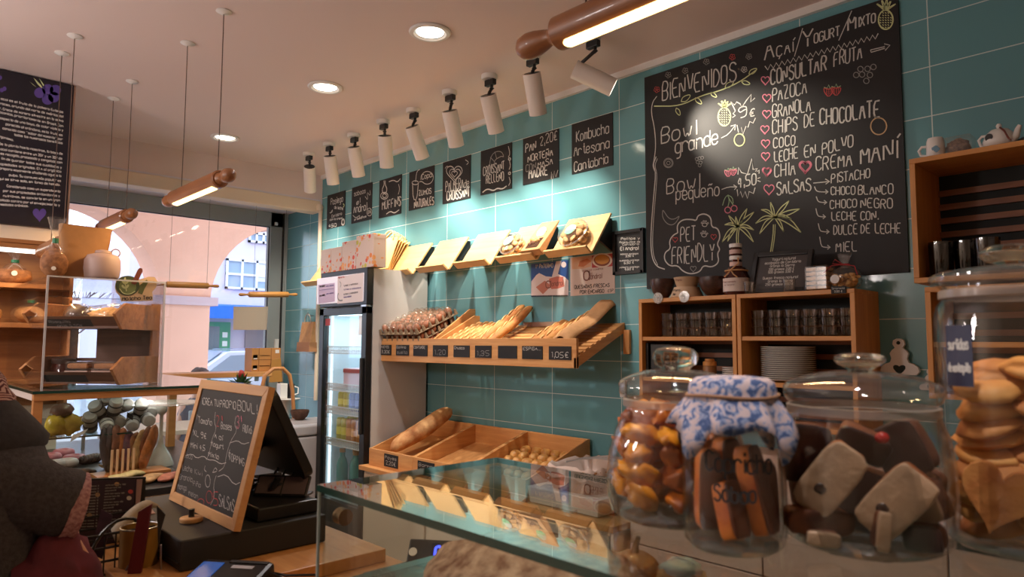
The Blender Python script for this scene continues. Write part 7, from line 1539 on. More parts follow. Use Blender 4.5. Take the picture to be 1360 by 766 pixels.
# matcha sign
pn = Vector((1, -.12, -.02)).normalized(); pp = Vector((-3.52, -2.02, 1.76)); t = T('matcha_sign', 'shaped cardboard sign of a green tea cup reading Matcha Tea', 'sign', (-3.52, -2.02, az1 + .007)); cm = lambda x, y: (30 + x / 4.505, 350 + y / 4.505)
def cut(pts, mt_, nm, th, lift, par): v0 = [atp(*cm(*q), pp, pn) + pn * lift for q in pts]; n0 = len(v0); m = MB().add(v0 + [p - pn * th for p in v0], [tuple(range(n0)), tuple(range(2 * n0 - 1, n0 - 1, -1))] + [(i, (i + 1) % n0, n0 + (i + 1) % n0, n0 + i) for i in range(n0)]); return ob(nm, m, mt_, par)
bodyp = [(552, 140), (560, 105), (590, 78), (635, 72), (665, 88), (690, 35), (700, 26), (715, 30), (718, 45), (695, 95), (755, 78), (790, 80), (806, 105), (800, 140), (775, 170), (780, 195), (778, 222), (590, 226), (582, 195), (560, 170)]
cut(bodyp, mat('sign_card', s2l(206, 176, 140), .7), 'cutout', .006, 0, t)
cut(ring((628, 132), 72, 60, 24)[:24], mat('cup_green', s2l(66, 78, 50), .6), 'tea_cup', .001, .0015, t); cut(ring((628, 138), 52, 44, 24)[:24], mat('latte_green', s2l(118, 130, 78), .6), 'latte', .001, .003, t)
cut([(665, 88), (690, 35), (700, 26), (715, 30), (718, 45), (690, 105), (672, 128), (648, 118)], mat('whisk_brown', s2l(110, 52, 38), .6), 'scoop', .001, .0045, t)
cut([(700, 130), (742, 95), (752, 110), (730, 150), (715, 185), (690, 175)], mat('powder_green', s2l(98, 104, 58), .7), 'powder', .001, .002, t)
P = Pen(pp, pn, .006); P.m['white'] = MB()
P.line([cm(620, 165), cm(615, 130), cm(608, 90)], 'yellow', .006)
for dx, dy in ((-22, 8), (20, 6), (-18, -18), (18, -20), (-2, -38)): P.line([cm(614, 140 + dy), cm(614 + dx * .5, 128 + dy), cm(614 + dx, 118 + dy), cm(614 + dx * .7, 135 + dy), cm(614, 140 + dy)], 'yellow', .007, 1)
P.line([cm(*q) for q in ((580, 150), (600, 180), (640, 185), (672, 165))], 'yellow', .005, 2)
P.text('Matcha Tea', cm(596, 220), cm(772, 212), 4.6, 'black', .0045, .1); del P.m['white']; P.done(t, 'lettering')
# ================================================================== TILL AREA
t = T('cash_drawer', 'long black cash drawer on the beech board carrying the chalkboard', 'cash drawer', (-1.93, -2.23, CZ + .033))
ob('drawer_case', MB().box((-2.20, -2.406, CZ + .033), (-1.668, -2.045, 1.052)), BLACKM, t, bevel=.004)
ob('front_lip', MB().box((-2.195, -2.41, 1.0), (-1.674, -2.406, 1.003)), BLACK, t); ob('info_sticker', MB().box((-2.06, -2.4085, 1.0), (-1.93, -2.4065, 1.04)), mat('sticker_grey', s2l(96, 84, 84), .6), t)
ob('paper_slip', MB().hexa([Vector(p) for p in ((-2.12, -2.40, 1.0525), (-1.98, -2.405, 1.0525), (-1.97, -2.37, 1.0525), (-2.11, -2.35, 1.0525), (-2.12, -2.40, 1.0545), (-1.98, -2.405, 1.0545), (-1.97, -2.37, 1.0545), (-2.11, -2.35, 1.0545))]), mat('slip_pink', s2l(176, 140, 130), .7, var=.25, vs=90), t)
t = T('pos_terminal', 'black till touchscreen tilted on its stand, seen from behind', 'till screen', (-1.95, -2.10, 1.053))
ob('stand_base', MB().box((-2.12, -2.215, 1.053), (-1.70, -2.05, 1.088)), BLACK, t, bevel=.005)
MA, MBt = Vector((-1.742, -2.185, 1.372)), Vector((-1.742, -2.062, 1.128)); dn = (MBt - MA).normalized(); nb = Vector((0, -dn.z, dn.y)); nb = nb if nb.y > 0 else -nb; L_ = (MBt - MA).length; W_ = .40
fnm = lambda u, v, w_: MA + Vector((-u, 0, 0)) + dn * v + nb * w_
rc = .03; poly = [(rc - rc * math.cos(a), rc - rc * math.sin(a)) for a in [PI / 2 * i / 6 for i in range(7)]] + [(W_ - rc + rc * math.sin(a), rc - rc * math.cos(a)) for a in [PI / 2 * i / 6 for i in range(7)]] + [(W_ - rc + rc * math.cos(a), L_ - rc + rc * math.sin(a)) for a in [PI / 2 * i / 6 for i in range(7)]] + [(rc - rc * math.sin(a), L_ - rc + rc * math.cos(a)) for a in [PI / 2 * i / 6 for i in range(7)]]
ob('screen_shell', MB().prism(poly, fnm, 0, .028), mat('shell_black', (.008, .008, .009), .5), t, bevel=.004)
ob('touch_glass', MB().prism([(.02, .02), (W_ - .02, .02), (W_ - .02, L_ - .02), (.02, L_ - .02)], fnm, .0285, .0295), mat('screen_glass', (.01, .012, .016), .08), t)
ob('neck', MB().tube([fnm(W_ / 2, L_ * .6, .0), (MA.x - W_ / 2, -2.15, 1.15), (MA.x - W_ / 2, -2.14, 1.088)], .022, 12), BLACK, t, smooth=60)
for k in range(3): ob('cable', MB().tube([fnm(.06 + .05 * k, L_ * .93, .0), fnm(.06 + .05 * k, L_ * .93, -.02) + Vector((0, 0, -.02)), (-1.80 - .05 * k, -2.12 - .03 * k, 1.12), (-1.84 - .08 * k, -2.13, 1.10), (-1.88 - .05 * k, -2.11, 1.092)], .004, 6), BLACK, t, smooth=60)
ob('cable_plug', MB().cyl((-1.80, -2.118, 1.135), (-1.81, -2.128, 1.11), .009), BLACK, t)
for k, (px, py) in enumerate(((-1.815, -2.14), (-1.765, -2.095))):
    c = Vector((px, py, 1.0885)); t = T('card_stand', ('left', 'right')[k] + ' small black framed card standing behind the chalkboard beside the till', 'stand', (c.x, c.y, 1.0885)); Mk = Matrix.Translation((c.x, c.y, 1.0885)) @ Matrix.Rotation(R(40), 4, 'Z') @ Matrix.Rotation(R(-35), 4, 'X')
    ob('frame', MB().box((-.04, -.004, 0), (.04, .006, .06), Mk), BLACK, t, bevel=.003); ob('card', MB().box((-.034, -.0055, .006), (.034, -.004, .054), Mk), mat('card_dim', s2l(96, 82, 84), .4), t); ob('foot', MB().box((-.04, 0, 0), (.04, .05, .006), Matrix.Translation((c.x, c.y, 1.0885)) @ Matrix.Rotation(R(40), 4, 'Z')), BLACK, t)
# chalk board
AN = Vector((0, -.975, .22)).normalized(); AP = Vector((-1.66, -2.291, 1.0535)); aup = Vector((0, .22, .975)).normalized(); AW, AH = .46, .345
t = T('chalk_menu', 'small wood framed chalkboard headed CREA TU PROPIO BOWL leaning on the till', 'blackboard', (AP.x - AW / 2, AP.y, AP.z))
fa = lambda u, v, w_: AP + Vector((-u, 0, 0)) + aup * v - AN * w_
FRW = wood('frame_pale', s2l(196, 144, 92), s2l(214, 166, 112), 'X')
fb = .026
ob('slate', MB().prism([(fb, fb), (AW - fb, fb), (AW - fb, AH - fb), (fb, AH - fb)], fa, .004, .012), SLATE, t)
for nm, p in (('frame_bar', [(0, 0), (AW, 0), (AW - fb, fb), (fb, fb)]), ('frame_bar', [(AW, 0), (AW, AH), (AW - fb, AH - fb), (AW - fb, fb)]), ('frame_bar', [(AW, AH), (0, AH), (fb, AH - fb), (AW - fb, AH - fb)]), ('frame_bar', [(0, AH), (0, 0), (fb, fb), (fb, AH - fb)])): ob(nm, MB().prism(p, fa, 0, .018), FRW, t, bevel=.0015)
P = Pen(fa(0, 0, .004), AN, .0012); ck = lambda x, y: (200 + x / 2.679, 480 + y / 2.679); cl_ = lambda x, y: (240 + x / 5.105, 430 + y / 5.105)
for s, a, b, cap, col in (('¡CREA TU', (148, 545), (262, 562), 44, 'white'), ('PROPIO', (268, 565), (378, 578), 50, 'white'), ('BOWL!', (388, 585), (520, 612), 66, 'white')): P.text(s, cl_(*a), cl_(*b), cap / 5.1, col, .0028, .2)
for s, a, b, cap, col in (('1º', (163, 205), (172, 208), 18, 'dim'), ('Tamaño', (172, 218), (220, 228), 22, 'white'), ('2º', (235, 230), (260, 234), 40, 'red'), ('Bases', (252, 238), (290, 246), 24, 'white'), ('3º', (308, 235), (328, 240), 44, 'pink'), ('FRUTAS', (330, 250), (362, 258), 26, 'white'), ('·XL 9€', (150, 262), (200, 275), 20, 'white'), ('·Mini 4,5', (142, 305), (195, 318), 20, 'white'), ('·Açaí', (225, 270), (258, 282), 18, 'white'), ('·Yogurt', (215, 300), (260, 312), 18, 'white'), ('·Mixto', (205, 335), (245, 348), 18, 'white'), ('TOPPING', (280, 350), (335, 372), 26, 'white'), ('Coco', (122, 340), (150, 348), 20, 'dim'), ('Leche', (115, 385), (150, 395), 20, 'dim'), ('Granola', (105, 418), (150, 428), 20, 'dim'), ('Mango', (98, 452), (130, 460), 20, 'dim'), ('·Kiwi', (155, 398), (185, 408), 18, 'dim'), ('·Piña', (150, 440), (180, 448), 18, 'dim'), ('·Melon', (135, 475), (170, 488), 18, 'dim'), ('5', (225, 510), (242, 512), 46, 'red'), ('SALSAS', (245, 515), (300, 535), 44, 'white')):
    P.text(s, ck(*a), ck(*b), cap / 2.679, col, .0022, .2)
for pts, col in (([(232, 180), (228, 215), (236, 240), (220, 275), (212, 320), (200, 350)], 'white'), ([(305, 195), (300, 225), (310, 245), (285, 285), (272, 330), (265, 375), (245, 390)], 'white'), ([(125, 335), (150, 328), (165, 345), (190, 335), (205, 350), (230, 350), (250, 365), (270, 360)], 'white'), ([(283, 290), (310, 280), (330, 295), (352, 288)], 'white'), ([(240, 410), (270, 400), (300, 440), (320, 430)], 'white'), ([(235, 405), (225, 440), (230, 480), (215, 510)], 'white'), (ring((180, 500), 12), 'red'), (ring((210, 482), 11, 22), 'red'), (ring((205, 425), 9, 22), 'white'), ([(222, 395), (232, 375), (240, 390), (222, 395)], 'white'), ([(196, 370), (192, 385), (200, 392)], 'white'), ([(285, 312), (278, 330), (284, 345)], 'white')): P.line([ck(*q) for q in pts], col, .002, 1)
P.done(t)
t = T('peg_rest', 'round wooden disc with black peg holding the chalkboard on the cash drawer', 'stand', (-1.94, -2.345, 1.053)); c = at(254, 691, Z=1.055); c.z = 1.053
ob('wooden_disc', MB().lathe([(0, 0), (.026, 0), (.027, .003), (.027, .009), (.025, .011), (0, .011)], 32, c), FRW, t, smooth=40); ob('black_peg', MB().lathe([(0, .011), (.007, .011), (.007, .03), (0, .031)], 16, c), BLACK, t, smooth=40)
# card terminal at the bottom edge
t = T('card_terminal', 'black card terminal with small blue screen at the bottom picture edge', 'card terminal', (-1.58, -2.35, CZ)); Mk = Matrix.Translation(at(300, 768, Z=CZ + .04)) @ Matrix.Rotation(R(38), 4, 'Z') @ Matrix.Rotation(R(12), 4, 'X')
ob('terminal_shell', MB().box((-.085, -.06, -.03), (.085, .06, .012), Mk), BLACK, t, bevel=.01); ob('touch_screen', MB().box((-.075, -.045, .0122), (-.025, .04, .0135), Mk), mat('screen_lit', s2l(30, 70, 150), .2, emit=(.05, .2, .7), es=.25), t); ob('white_badge', MB().box((.0, .02, .0122), (.05, .032, .0135), Mk), mat('badge', s2l(186, 190, 206), .4), t); ob('paper_slot', MB().box((-.015, .042, .0122), (.075, .052, .014), Mk), BLACKM, t)
ob('cable', MB().tube([Mk @ Vector((.085, .03, 0)), Mk @ Vector((.12, .05, -.03)), at(362, 760, Z=CZ + .036), at(380, 764, Z=CZ + .036), at(420, 763, Z=CZ + .036)], .003, 6), BLACK, t, smooth=60)
# tin with red menu, leaflet basket, pennant
c = Vector((-1.80, -2.455, CZ)); t = T('ochre_tin', 'ochre yellow tin used as a holder at the counter edge', 'tin', c); TINM = mat('tin_ochre', s2l(150, 110, 46), .45, var=.15, vs=14)
ob('tin_body', MB().surf([(0, .001), (.041, .001), (.041, .118), (.038, .118), (.038, .004), (0, .004)], 36, c), TINM, t, smooth=40); ob('rim', MB().tube([c + Vector((.0405 * math.cos(a), .0405 * math.sin(a), .118)) for a in [2 * PI * i / 36 for i in range(36)]], .0018, 6, closed=True), STEEL, t, smooth=60); ob('printed_star', MB().blob(c + Vector((.029, -.029, .03)), (.006, .006, .012), 2, .3), mat('tin_print', s2l(96, 60, 40), .5), t)
P = Pen((-1.74, -2.64, 1.02), Vector((.86, -.5, 0)), 0)
S('red_menu', 'tall folded dark red menu leaning in front of the ochre tin', 'menu', MB().hexa([atp(x, y, Vector((-1.75, -2.487, 1.02)), Vector((.82, -.57, 0)).normalized()) + Vector((.82, -.57, 0)) * w_ for w_ in (0, .012) for x, y in ((168, 780), (186, 780), (203, 668), (186, 678))]), mat('menu_red', s2l(96, 22, 34), .55), bevel=.001)
t = T('leaflet_basket', 'black wire basket with leaflets and folded flyers at the counter edge', 'basket', (-1.9, -2.49, CZ)); c = Vector((-1.91, -2.50, CZ))
m = MB()
for z in (.02, .05, .08, .11): m.tube([c + Vector((sx, sy, z)) for sx, sy in ((-.10, -.07), (.10, -.07), (.10, .09), (-.10, .09))], .003, 6, closed=True)
for k in range(11): m.tube([c + Vector((-.10 + k * .02, -.07, .0)), c + Vector((-.10 + k * .02, -.07, .11))], .0018, 5).tube([c + Vector((-.10 + k * .02, .09, .0)), c + Vector((-.10 + k * .02, .09, .11))], .0018, 5)
for k in range(8): m.tube([c + Vector((.10, -.07 + k * .0228, 0)), c + Vector((.10, -.07 + k * .0228, .11))], .0018, 5)
m.box(c + Vector((-.10, -.07, 0)), c + Vector((.10, .09, .004))); ob('wire_body', m, BLACK, t)
ob('curved_wire', MB().tube([c + Vector((.102, -.06 + .075 + .075 * math.cos(a), .02 + .12 * math.sin(a))) for a in [PI * i / 14 for i in range(15)]], .004, 6), BLACK, t, smooth=60)
def leaf(nm, lab, pts, pp, nn, mt_, lift=0): return S(nm, lab, 'leaflet', MB().hexa([atp(x, y, Vector(pp), Vector(nn).normalized()) + Vector(nn).normalized() * w_ for w_ in (lift, lift + .004) for x, y in pts]), mt_)
leaf('dark_leaflet', 'dark framed leaflet with pink print leaning in the wire basket', ((120, 735), (136, 742), (150, 684), (135, 676)), (-1.87, -2.52, 1.0), (.9, -.4, .2), mat('leaf_plum', s2l(62, 38, 50), .4, var=.4, vs=30))
vs = []; fs = []
for i in range(13):
    s = i / 12; x = 147 + 62 * s; y = 703 - 40 * math.sin(min(1, s * 1.15) * PI * .5) + (6 * max(0, s - .8) / .2)
    for j in range(2): vs.append(atp(x + j * 7, y + j * (20 - 12 * s), Vector((-1.88, -2.46, 1.05)), Vector((.93, -.3, .2)).normalized()))
for i in range(12): fs.append((2 * i, 2 * i + 1, 2 * i + 3, 2 * i + 2))
S('curled_flyer', 'cream printed flyer curling over the wire basket', 'leaflet', MB().add(vs, fs), mat('flyer_cream', s2l(196, 180, 156), .7, var=.12, vs=60), smooth=60, solid=.003)
t = T('black_pennant', 'black pointed pennant on a wire stick with wooden foot', 'pennant', (-1.72, -2.44, CZ)); pp, nn = Vector((-1.72, -2.42, 1.0)), Vector((.9, -.43, 0)).normalized(); cw = lambda x, y: (90 + x / 5.247, 620 + y / 5.247)
ob('cloth', MB().hexa([atp(*cw(x, y), pp, nn) + nn * w_ for w_ in (0, .004) for x, y in ((632, 560), (650, 440), (682, 330), (622, 265))]), BLACKM, t); ob('wire_stick', MB().cyl(atp(*cw(650, 745), pp, nn), atp(*cw(650, 540), pp, nn), .002, n=8), STEEL, t); k = atp(*cw(648, 745), pp, nn); ob('wooden_foot', MB().cb((k.x, k.y, CZ + .012), (.035, .035, .024)), FRW, t, bevel=.002)
# purple menu panel in front of the pastry counter
t = T('purple_menu', 'dark purple printed menu panel in a black frame standing before the pastry counter', 'menu', (-2.03, -2.48, CZ)); pp, nn = Vector((-2.03, -2.48, 1.0)), Vector((1, 0, 0)); cz_ = lambda x, y: (90 + x / 5.247, 620 + y / 5.247)
def mp(pts, mt_, nm, l0, l1, par): return ob(nm, MB().hexa([atp(*cz_(*q), pp, nn) + nn * w_ for w_ in (l0, l1) for q in pts]), mt_, par)
mp(((-60, 640), (525, 630), (545, 70), (-60, 88)), BLACK, 'frame', -.012, 0, t); mp(((-40, 620), (450, 600), (480, 84), (-40, 104)), mat('menu_purple', s2l(54, 38, 54), .45), 'print', 0, .002, t); mp(((455, 300), (498, 290), (520, 84), (478, 86)), mat('menu_pink', s2l(170, 140, 140), .5), 'pink_bar', 0, .002, t)
P = Pen(pp, nn, .003)
for k in range(16):
    y = 125 + k * 20; P.text('cafe con leche 1,50', cz_(262 - k * 2, y + 4), cz_(400 - k * 3 - 30 * (k % 3), y - 2), 1.5, 'dim', .002, .1); P.text('tostada 2', cz_(130 - k * 3, y + 12), cz_(215 - k, y + 8), 1.4, 'dim', .002, .1)
for c_, col in (((340, 118), 'orange'), ((205, 192), 'orange'), ((435, 170), 'red'), ((425, 215), 'white'), ((150, 335), 'orange'), ((145, 125), 'white')): P.mb(col).add([P.hit(cz_(*q)) for q in ring(c_, 18, 15, 12)[:12]], [tuple(range(12))])
P.done(t, 'print_lettering')
ob('rear_foot', MB().box((-2.12, -2.50, CZ), (-2.043, -2.44, CZ + .01)), BLACK, t)

# ================================================================== WINDOW BAR, STOOL, FREEZER
t = T('window_bar', 'narrow wooden bar table running along the shop window', 'bar table', (-5.9, -1.3, 0)); ob('bar_top', MB().box((-6.12, -2.45, 1.205), (-5.80, -.30, 1.245)), W_Y, t, bevel=.003)
for y in (-2.3, -.42): ob('leg', MB().box((-6.06, y - .025, 0), (-6.01, y + .025, 1.205)).box((-6.06, y - .02, 1.165), (-5.84, y + .02, 1.205)), STEEL, t)
t = T('cardboard_carton', 'kraft carton printed with brown boxes standing on the window bar', 'box', (-5.93, -.34, 1.246)); a, b = at(334, 491, X=-5.87), at(373, 462, X=-5.87)
ob('carton_body', MB().box((-6.02, a.y, 1.246), (-5.87, b.y, b.z)), mat('carton_kraft', s2l(186, 132, 74), .7), t, bevel=.002); m = MB()
for i, y in enumerate((a.y + .03, a.y + .10)):
    for z in (1.27, 1.36): m.box((-5.871, a.y + .01 + .0, z), (-5.869, a.y + .05, z + .03)).box((-5.871, a.y + .07, z + .02), (-5.869, a.y + .16, z + .026))
m.box((-5.871, a.y, 1.345), (-5.869, b.y, 1.349)).box((-5.871, a.y + .06, 1.25), (-5.869, a.y + .064, b.z)).box((-5.871, a.y + .17, 1.25), (-5.869, a.y + .174, b.z)); ob('carton_print', m, mat('carton_brown', s2l(120, 76, 42), .7), t); ob('white_labels', MB().box((-5.871, a.y + .015, 1.262), (-5.868, a.y + .045, 1.272)).box((-5.871, a.y + .015, 1.352), (-5.868, a.y + .045, 1.362)).box((-5.871, b.y - .05, b.z - .045), (-5.868, b.y - .015, b.z - .015)), PAPER, t)
S('kraft_pouch', 'small gold kraft pouch standing before the carton on the window bar', 'pouch', MB().hexa([at(357, 508, X=-5.80), at(375, 507, X=-5.80), at(376, 505, X=-5.86), at(358, 505, X=-5.86), at(361, 477, X=-5.82), at(373, 475, X=-5.82), at(373, 475, X=-5.84), at(361, 477, X=-5.84)]), mat('pouch_gold', s2l(168, 120, 56), .5), bevel=.003)
c = at(320, 510, X=-5.2); t = T('flower_pot', 'small pot of green succulent with red flower behind the chalkboard', 'plant', c); 
ob('pot', MB().lathe([(0, -.12), (.05, -.12), (.065, -.02), (.068, -.015), (.06, -.01), (0, -.02)], 24, c), mat('pot_dark', s2l(70, 52, 44), .6), t, smooth=40); m = MB(); random.seed(6)
for k in range(46):
    a = random.uniform(0, 2 * PI); el = random.uniform(.1, 1.3); L = random.uniform(.07, .125); d = Vector((math.cos(a) * math.cos(el), math.sin(a) * math.cos(el), math.sin(el))); s_ = d.cross(Vector((0, 0, 1))).normalized() * .018; b0 = c + Vector((0, 0, -.01)); m.add([b0, b0 + d * L * .5 + s_, b0 + d * L, b0 + d * L * .5 - s_], [(0, 1, 2, 3)])
ob('leaves', m, mat('leaf_green', s2l(62, 96, 50), .6, var=.3, vs=30), t)
ob('red_flower', MB().blob(c + Vector((.0, .0, .075)), (.022, .022, .03), 3, .4, 4).blob(c + Vector((0, .025, .05)), (.012, .012, .02), 4, .4, 4), mat('flower_red', s2l(190, 60, 56), .6), t, smooth=60)
t = T('cup_plant_stand', 'stand column carrying the flower pot near the window', 'stand', (c.x, c.y, 0)); ob('column', MB().lathe([(0, 0), (.14, 0), (.14, .02), (.03, .05), (.025, c.z - .16), (.08, c.z - .14), (.08, c.z - .121), (0, c.z - .121)], 28, (c.x, c.y, 0)), DARKB, t, smooth=40)
# bentwood bar stool
t = T('bar_stool', 'bentwood bar stool with tall curved back beside the teal wall', 'stool', (-5.25, -.38, 0)); BW = wood('bentwood', s2l(176, 116, 66), s2l(202, 146, 92), 'Z'); sx, sy = -5.33, -.43
ob('seat', MB().lathe([(0, .74), (.18, .74), (.19, .75), (.19, .765), (.18, .775), (0, .77)], 32, (sx, sy, 0)), BW, t, smooth=40)
ob('backrest', MB().tube([(sx - .06, sy - .14, .76), (sx - .10, sy - .13, 1.1), (sx - .10, sy - .10, 1.23), (sx - .10, sy - .03, 1.285), (sx - .10, sy + .05, 1.285), (sx - .10, sy + .11, 1.23), (sx - .10, sy + .14, 1.1), (sx - .06, sy + .15, .76)], .016, 10), BW, t, smooth=60)
for a in (.8, 2.4, 3.9, 5.5): ob('leg', MB().tube([(sx + .13 * math.cos(a), sy + .13 * math.sin(a), .745), (sx + .2 * math.cos(a), sy + .2 * math.sin(a), 0)], .016, 8), BW, t, smooth=60)
ob('foot_ring', MB().tube([(sx + .175 * math.cos(a), sy + .175 * math.sin(a), .28) for a in [2 * PI * i / 32 for i in range(32)]], .010, 8, closed=True), BW, t, smooth=60)
# tulip table
c = at(379, 529, X=-5.66); t = T('pedestal_table', 'small white pedestal table by the window with cups and dispensers', 'table', (c.x, c.y, 0)); ob('tabletop', MB().lathe([(0, c.z - .012), (.11, c.z - .012), (.125, c.z - .004), (.125, c.z), (0, c.z)], 48, (c.x, c.y, 0)), WHITE, t, smooth=40); ob('pedestal', MB().lathe([(0, 0), (.11, 0), (.11, .01), (.08, .03), (.035, .10), (.028, .3), (.03, c.z - .2), (.06, c.z - .012), (0, c.z - .012)], 36, (c.x, c.y, 0)), WHITE, t, smooth=60)
S('white_dispenser', 'white napkin dispenser on the small pedestal table', 'dispenser', MB().box((c.x - .05, c.y - .06, c.z + .001), (c.x + .03, c.y + .005, c.z + .13)), WGLOSS, bevel=.006)
t = T('thermos_jug', 'black and white jug on the small pedestal table', 'jug', (c.x, c.y + .05, c.z)); ob('jug_body', MB().lathe([(0, .001), (.03, .001), (.032, .11), (.028, .125), (0, .125)], 24, (c.x, c.y + .045, c.z)), BLACK, t, smooth=40); ob('handle', MB().tube([(c.x + .02, c.y + .07, c.z + .10), (c.x + .03, c.y + .10, c.z + .09), (c.x + .03, c.y + .10, c.z + .04), (c.x + .02, c.y + .07, c.z + .03)], .006, 8), WHITE, t, smooth=60)
# chest freezer
t = T('chest_freezer', 'white chest freezer standing left of the drinks fridge', 'freezer', (-4.85, -.5, 0)); a = at(373, 560, Y=-.78)
ob('freezer_body', MB().box((-5.08, -.80, .03), (-4.60, -.16, .83)), mat('freezer_white', s2l(206, 200, 200), .35), t, bevel=.012); ob('lid', MB().box((-5.09, -.81, .838), (-4.595, -.15, .91)), mat('freezer_white', (0, 0, 0)), t, bevel=.012); ob('lid_recess', MB().box((-5.05, -.62, .908), (-4.70, -.3, .9125)), mat('freezer_grey', s2l(176, 168, 168), .4), t); ob('foot', MB().box((-5.1, -.78, 0), (-4.62, -.18, .03)), BLACKM, t)
bowl(at(398, 552, X=-4.95).x, at(398, 552, X=-4.95).y, .912, .07, .075, mat('basket_brown', s2l(86, 58, 44), .8, var=.3, vs=50), 'dark woven bowl on the chest freezer')

# ================================================================== PEOPLE
SKIN = mat('skin', s2l(206, 158, 132), .5, var=.04, vs=20)
def skin_body(name, joints, edges, parent, mt_, sub=2):
    me = bpy.data.meshes.new(name); me.from_pydata([j[0] for j in joints], edges, []); o = bpy.data.objects.new(name, me); C.objects.link(o)
    s = o.modifiers.new('skin', 'SKIN'); s.use_smooth_shade = True
    for i, j in enumerate(joints): v = me.skin_vertices[0].data[i]; v.radius = (j[1], j[2] if len(j) > 2 else j[1]); v.use_root = (i == 0)
    u = o.modifiers.new('sub', 'SUBSURF'); u.levels = sub; u.render_levels = sub
    dg = bpy.context.evaluated_depsgraph_get(); ev = o.evaluated_get(dg); m2 = bpy.data.meshes.new_from_object(ev); bpy.data.objects.remove(o)
    m2.materials.clear(); m2.materials.append(mt_); r = bpy.data.objects.new(name, m2); C.objects.link(r); r.parent = parent
    try: m2.shade_smooth()
    except Exception: pass
    return r
def human(t, sc, sit=False, arm_r=None, arm_l=None, lean=0.0):
    """person facing local +Y; returns the body"""
    J = []; E = []
    def j(p, r, par=None, r2=None):
        J.append((Vector(p) * sc, r * sc, (r2 or r) * sc)); 
        if par is not None: E.append((par, len(J) - 1))
        return len(J) - 1
    hip = .52 if sit else .93
    p = j((0, 0, hip), .145, None, .11); a = j((0, 0, hip + .16), .125, p, .10); b = j((0, .01, hip + .33), .145, a, .105); ch = j((0, 0, hip + .45), .12, b, .09); nk = j((0, .0, hip + .53), .055, ch); h0 = j((lean * .4, .02, hip + .60), .06, nk)
    h1 = j((lean * .7, .03, hip + .66), .083, h0, .095); h2 = j((lean, .015, hip + .74), .082, h1, .095); j((lean * 1.2, .01, hip + .79), .05, h2)
    j((lean * .7, .135, hip + .665), .014, h1)
    for s, arm in ((1, arm_r), (-1, arm_l)):
        sh = j((s * .155, 0, hip + .41), .058, ch); arm = arm or ((s * .22, .0, hip + .14), (s * .22, .08, hip - .1))
        el = j(arm[0], .046, sh); wr = j(arm[1], .030, el); d = (Vector(arm[1]) - Vector(arm[0])).normalized(); pm = j(Vector(arm[1]) + d * .055, .034, wr, .022)
        sd = d.cross(Vector((0, 0, 1))).normalized() if abs(d.z) < .9 else Vector((0, 1, 0))
        dn_ = d.cross(sd)
        for q in range(4):
            k = (q - 1.5) * .018; L = (.062, .072, .068, .052)[q]; f1 = j(Vector(arm[1]) + d * (.085) + sd * k, .0095, pm); f2 = j(Vector(arm[1]) + d * (.085 + L * .6) + sd * k * 1.1 - Vector((0, 0, .012)), .0085, f1); j(Vector(arm[1]) + d * (.085 + L * .85) + sd * k * 1.1 - Vector((0, 0, .036)), .0075, f2)
        t1 = j(Vector(arm[1]) + d * .04 - sd * .034, .011, wr); j(Vector(arm[1]) + d * .085 - sd * .046 - Vector((0, 0, .01)), .009, t1)
        if sit: k1 = j((s * .10, .40, .50), .062, p); k2 = j((s * .10, .43, .10), .042, k1); j((s * .10, .56, .04), .035, k2)
        else: th = j((s * .09, .0, .72), .085, p); k1 = j((s * .09, .02, .48), .058, th); cf = j((s * .09, -.01, .30), .052, k1); k2 = j((s * .09, -.01, .08), .038, cf); j((s * .09, .13, .035), .034, k2)
    b = skin_body('body', J, E, t, SKIN)
    eye = MB()
    for s in (1, -1): eye.blob(((s * .033 + lean * .85) * sc, .118 * sc, (hip + .70) * sc), (.011 * sc, .006 * sc, .007 * sc), 1, 0)
    ob('eye', eye, mat('eye_dark', (.03, .02, .02), .2), t, world=False, smooth=80); ob('mouth', MB().blob((lean * .55 * sc, .118 * sc, (hip + .625) * sc), (.022 * sc, .006 * sc, .006 * sc), 1, .1), mat('lips', s2l(168, 96, 90), .5), t, world=False, smooth=80)
    er = MB()
    for s in (1, -1): er.blob(((s * .088 + lean * .75) * sc, .01 * sc, (hip + .68) * sc), (.010 * sc, .018 * sc, .03 * sc), 1, .1)
    ob('ear', er, SKIN, t, world=False, smooth=80)
    return hip
# customer at the left picture edge
PA = R(40); PXc = Vector((-1.80, -2.83, 0)); t = T('person', 'person in a grey wool jacket and red zigzag scarf at the left picture edge', 'person', PXc, PA); PK = .965; t.scale = (PK,) * 3
wr_ = Vector((-.16, .30, 1.08)); Mi = Matrix.Rotation(-PA, 4, 'Z')
lc = lambda v: (Mi @ (Vector(v) - PXc)) / PK
SHR = lc(at(-14, 642, X=-1.68)); ELB = lc(at(46, 668, X=-1.66)); HEM = lc(at(98, 672, X=-1.66))
SC_ = .955
hip = human(t, SC_, arm_r=(ELB / SC_, (ELB.lerp(HEM, .3) + Vector((0, 0, -.02))) / SC_), arm_l=((-.22, .02, 1.05), (-.15, .18, .93)), lean=-.07)
COAT = mat('wool_grey', s2l(62, 58, 61), .95, var=.25, vs=120, bump=.3, bs=300); DARKC = mat('collar_dark', s2l(44, 40, 44), .9, var=.2, vs=80)
def loft(rings, n=32, close=True):
    m = MB(); vs = []; fs = []
    for c_, rx, ry, *ro in rings:
        for i in range(n):
            a = 2 * PI * i / n; k = 1 + .035 * noise.noise(Vector((math.cos(a) * 2, math.sin(a) * 2, c_[2] * 9))); vs.append(Vector(c_) + Vector((rx * math.cos(a) * k, ry * math.sin(a) * k, 0)))
    for j_ in range(len(rings) - 1):
        for i in range(n): fs.append((j_ * n + i, j_ * n + (i + 1) % n, (j_ + 1) * n + (i + 1) % n, (j_ + 1) * n + i))
    return m.add(vs, fs)
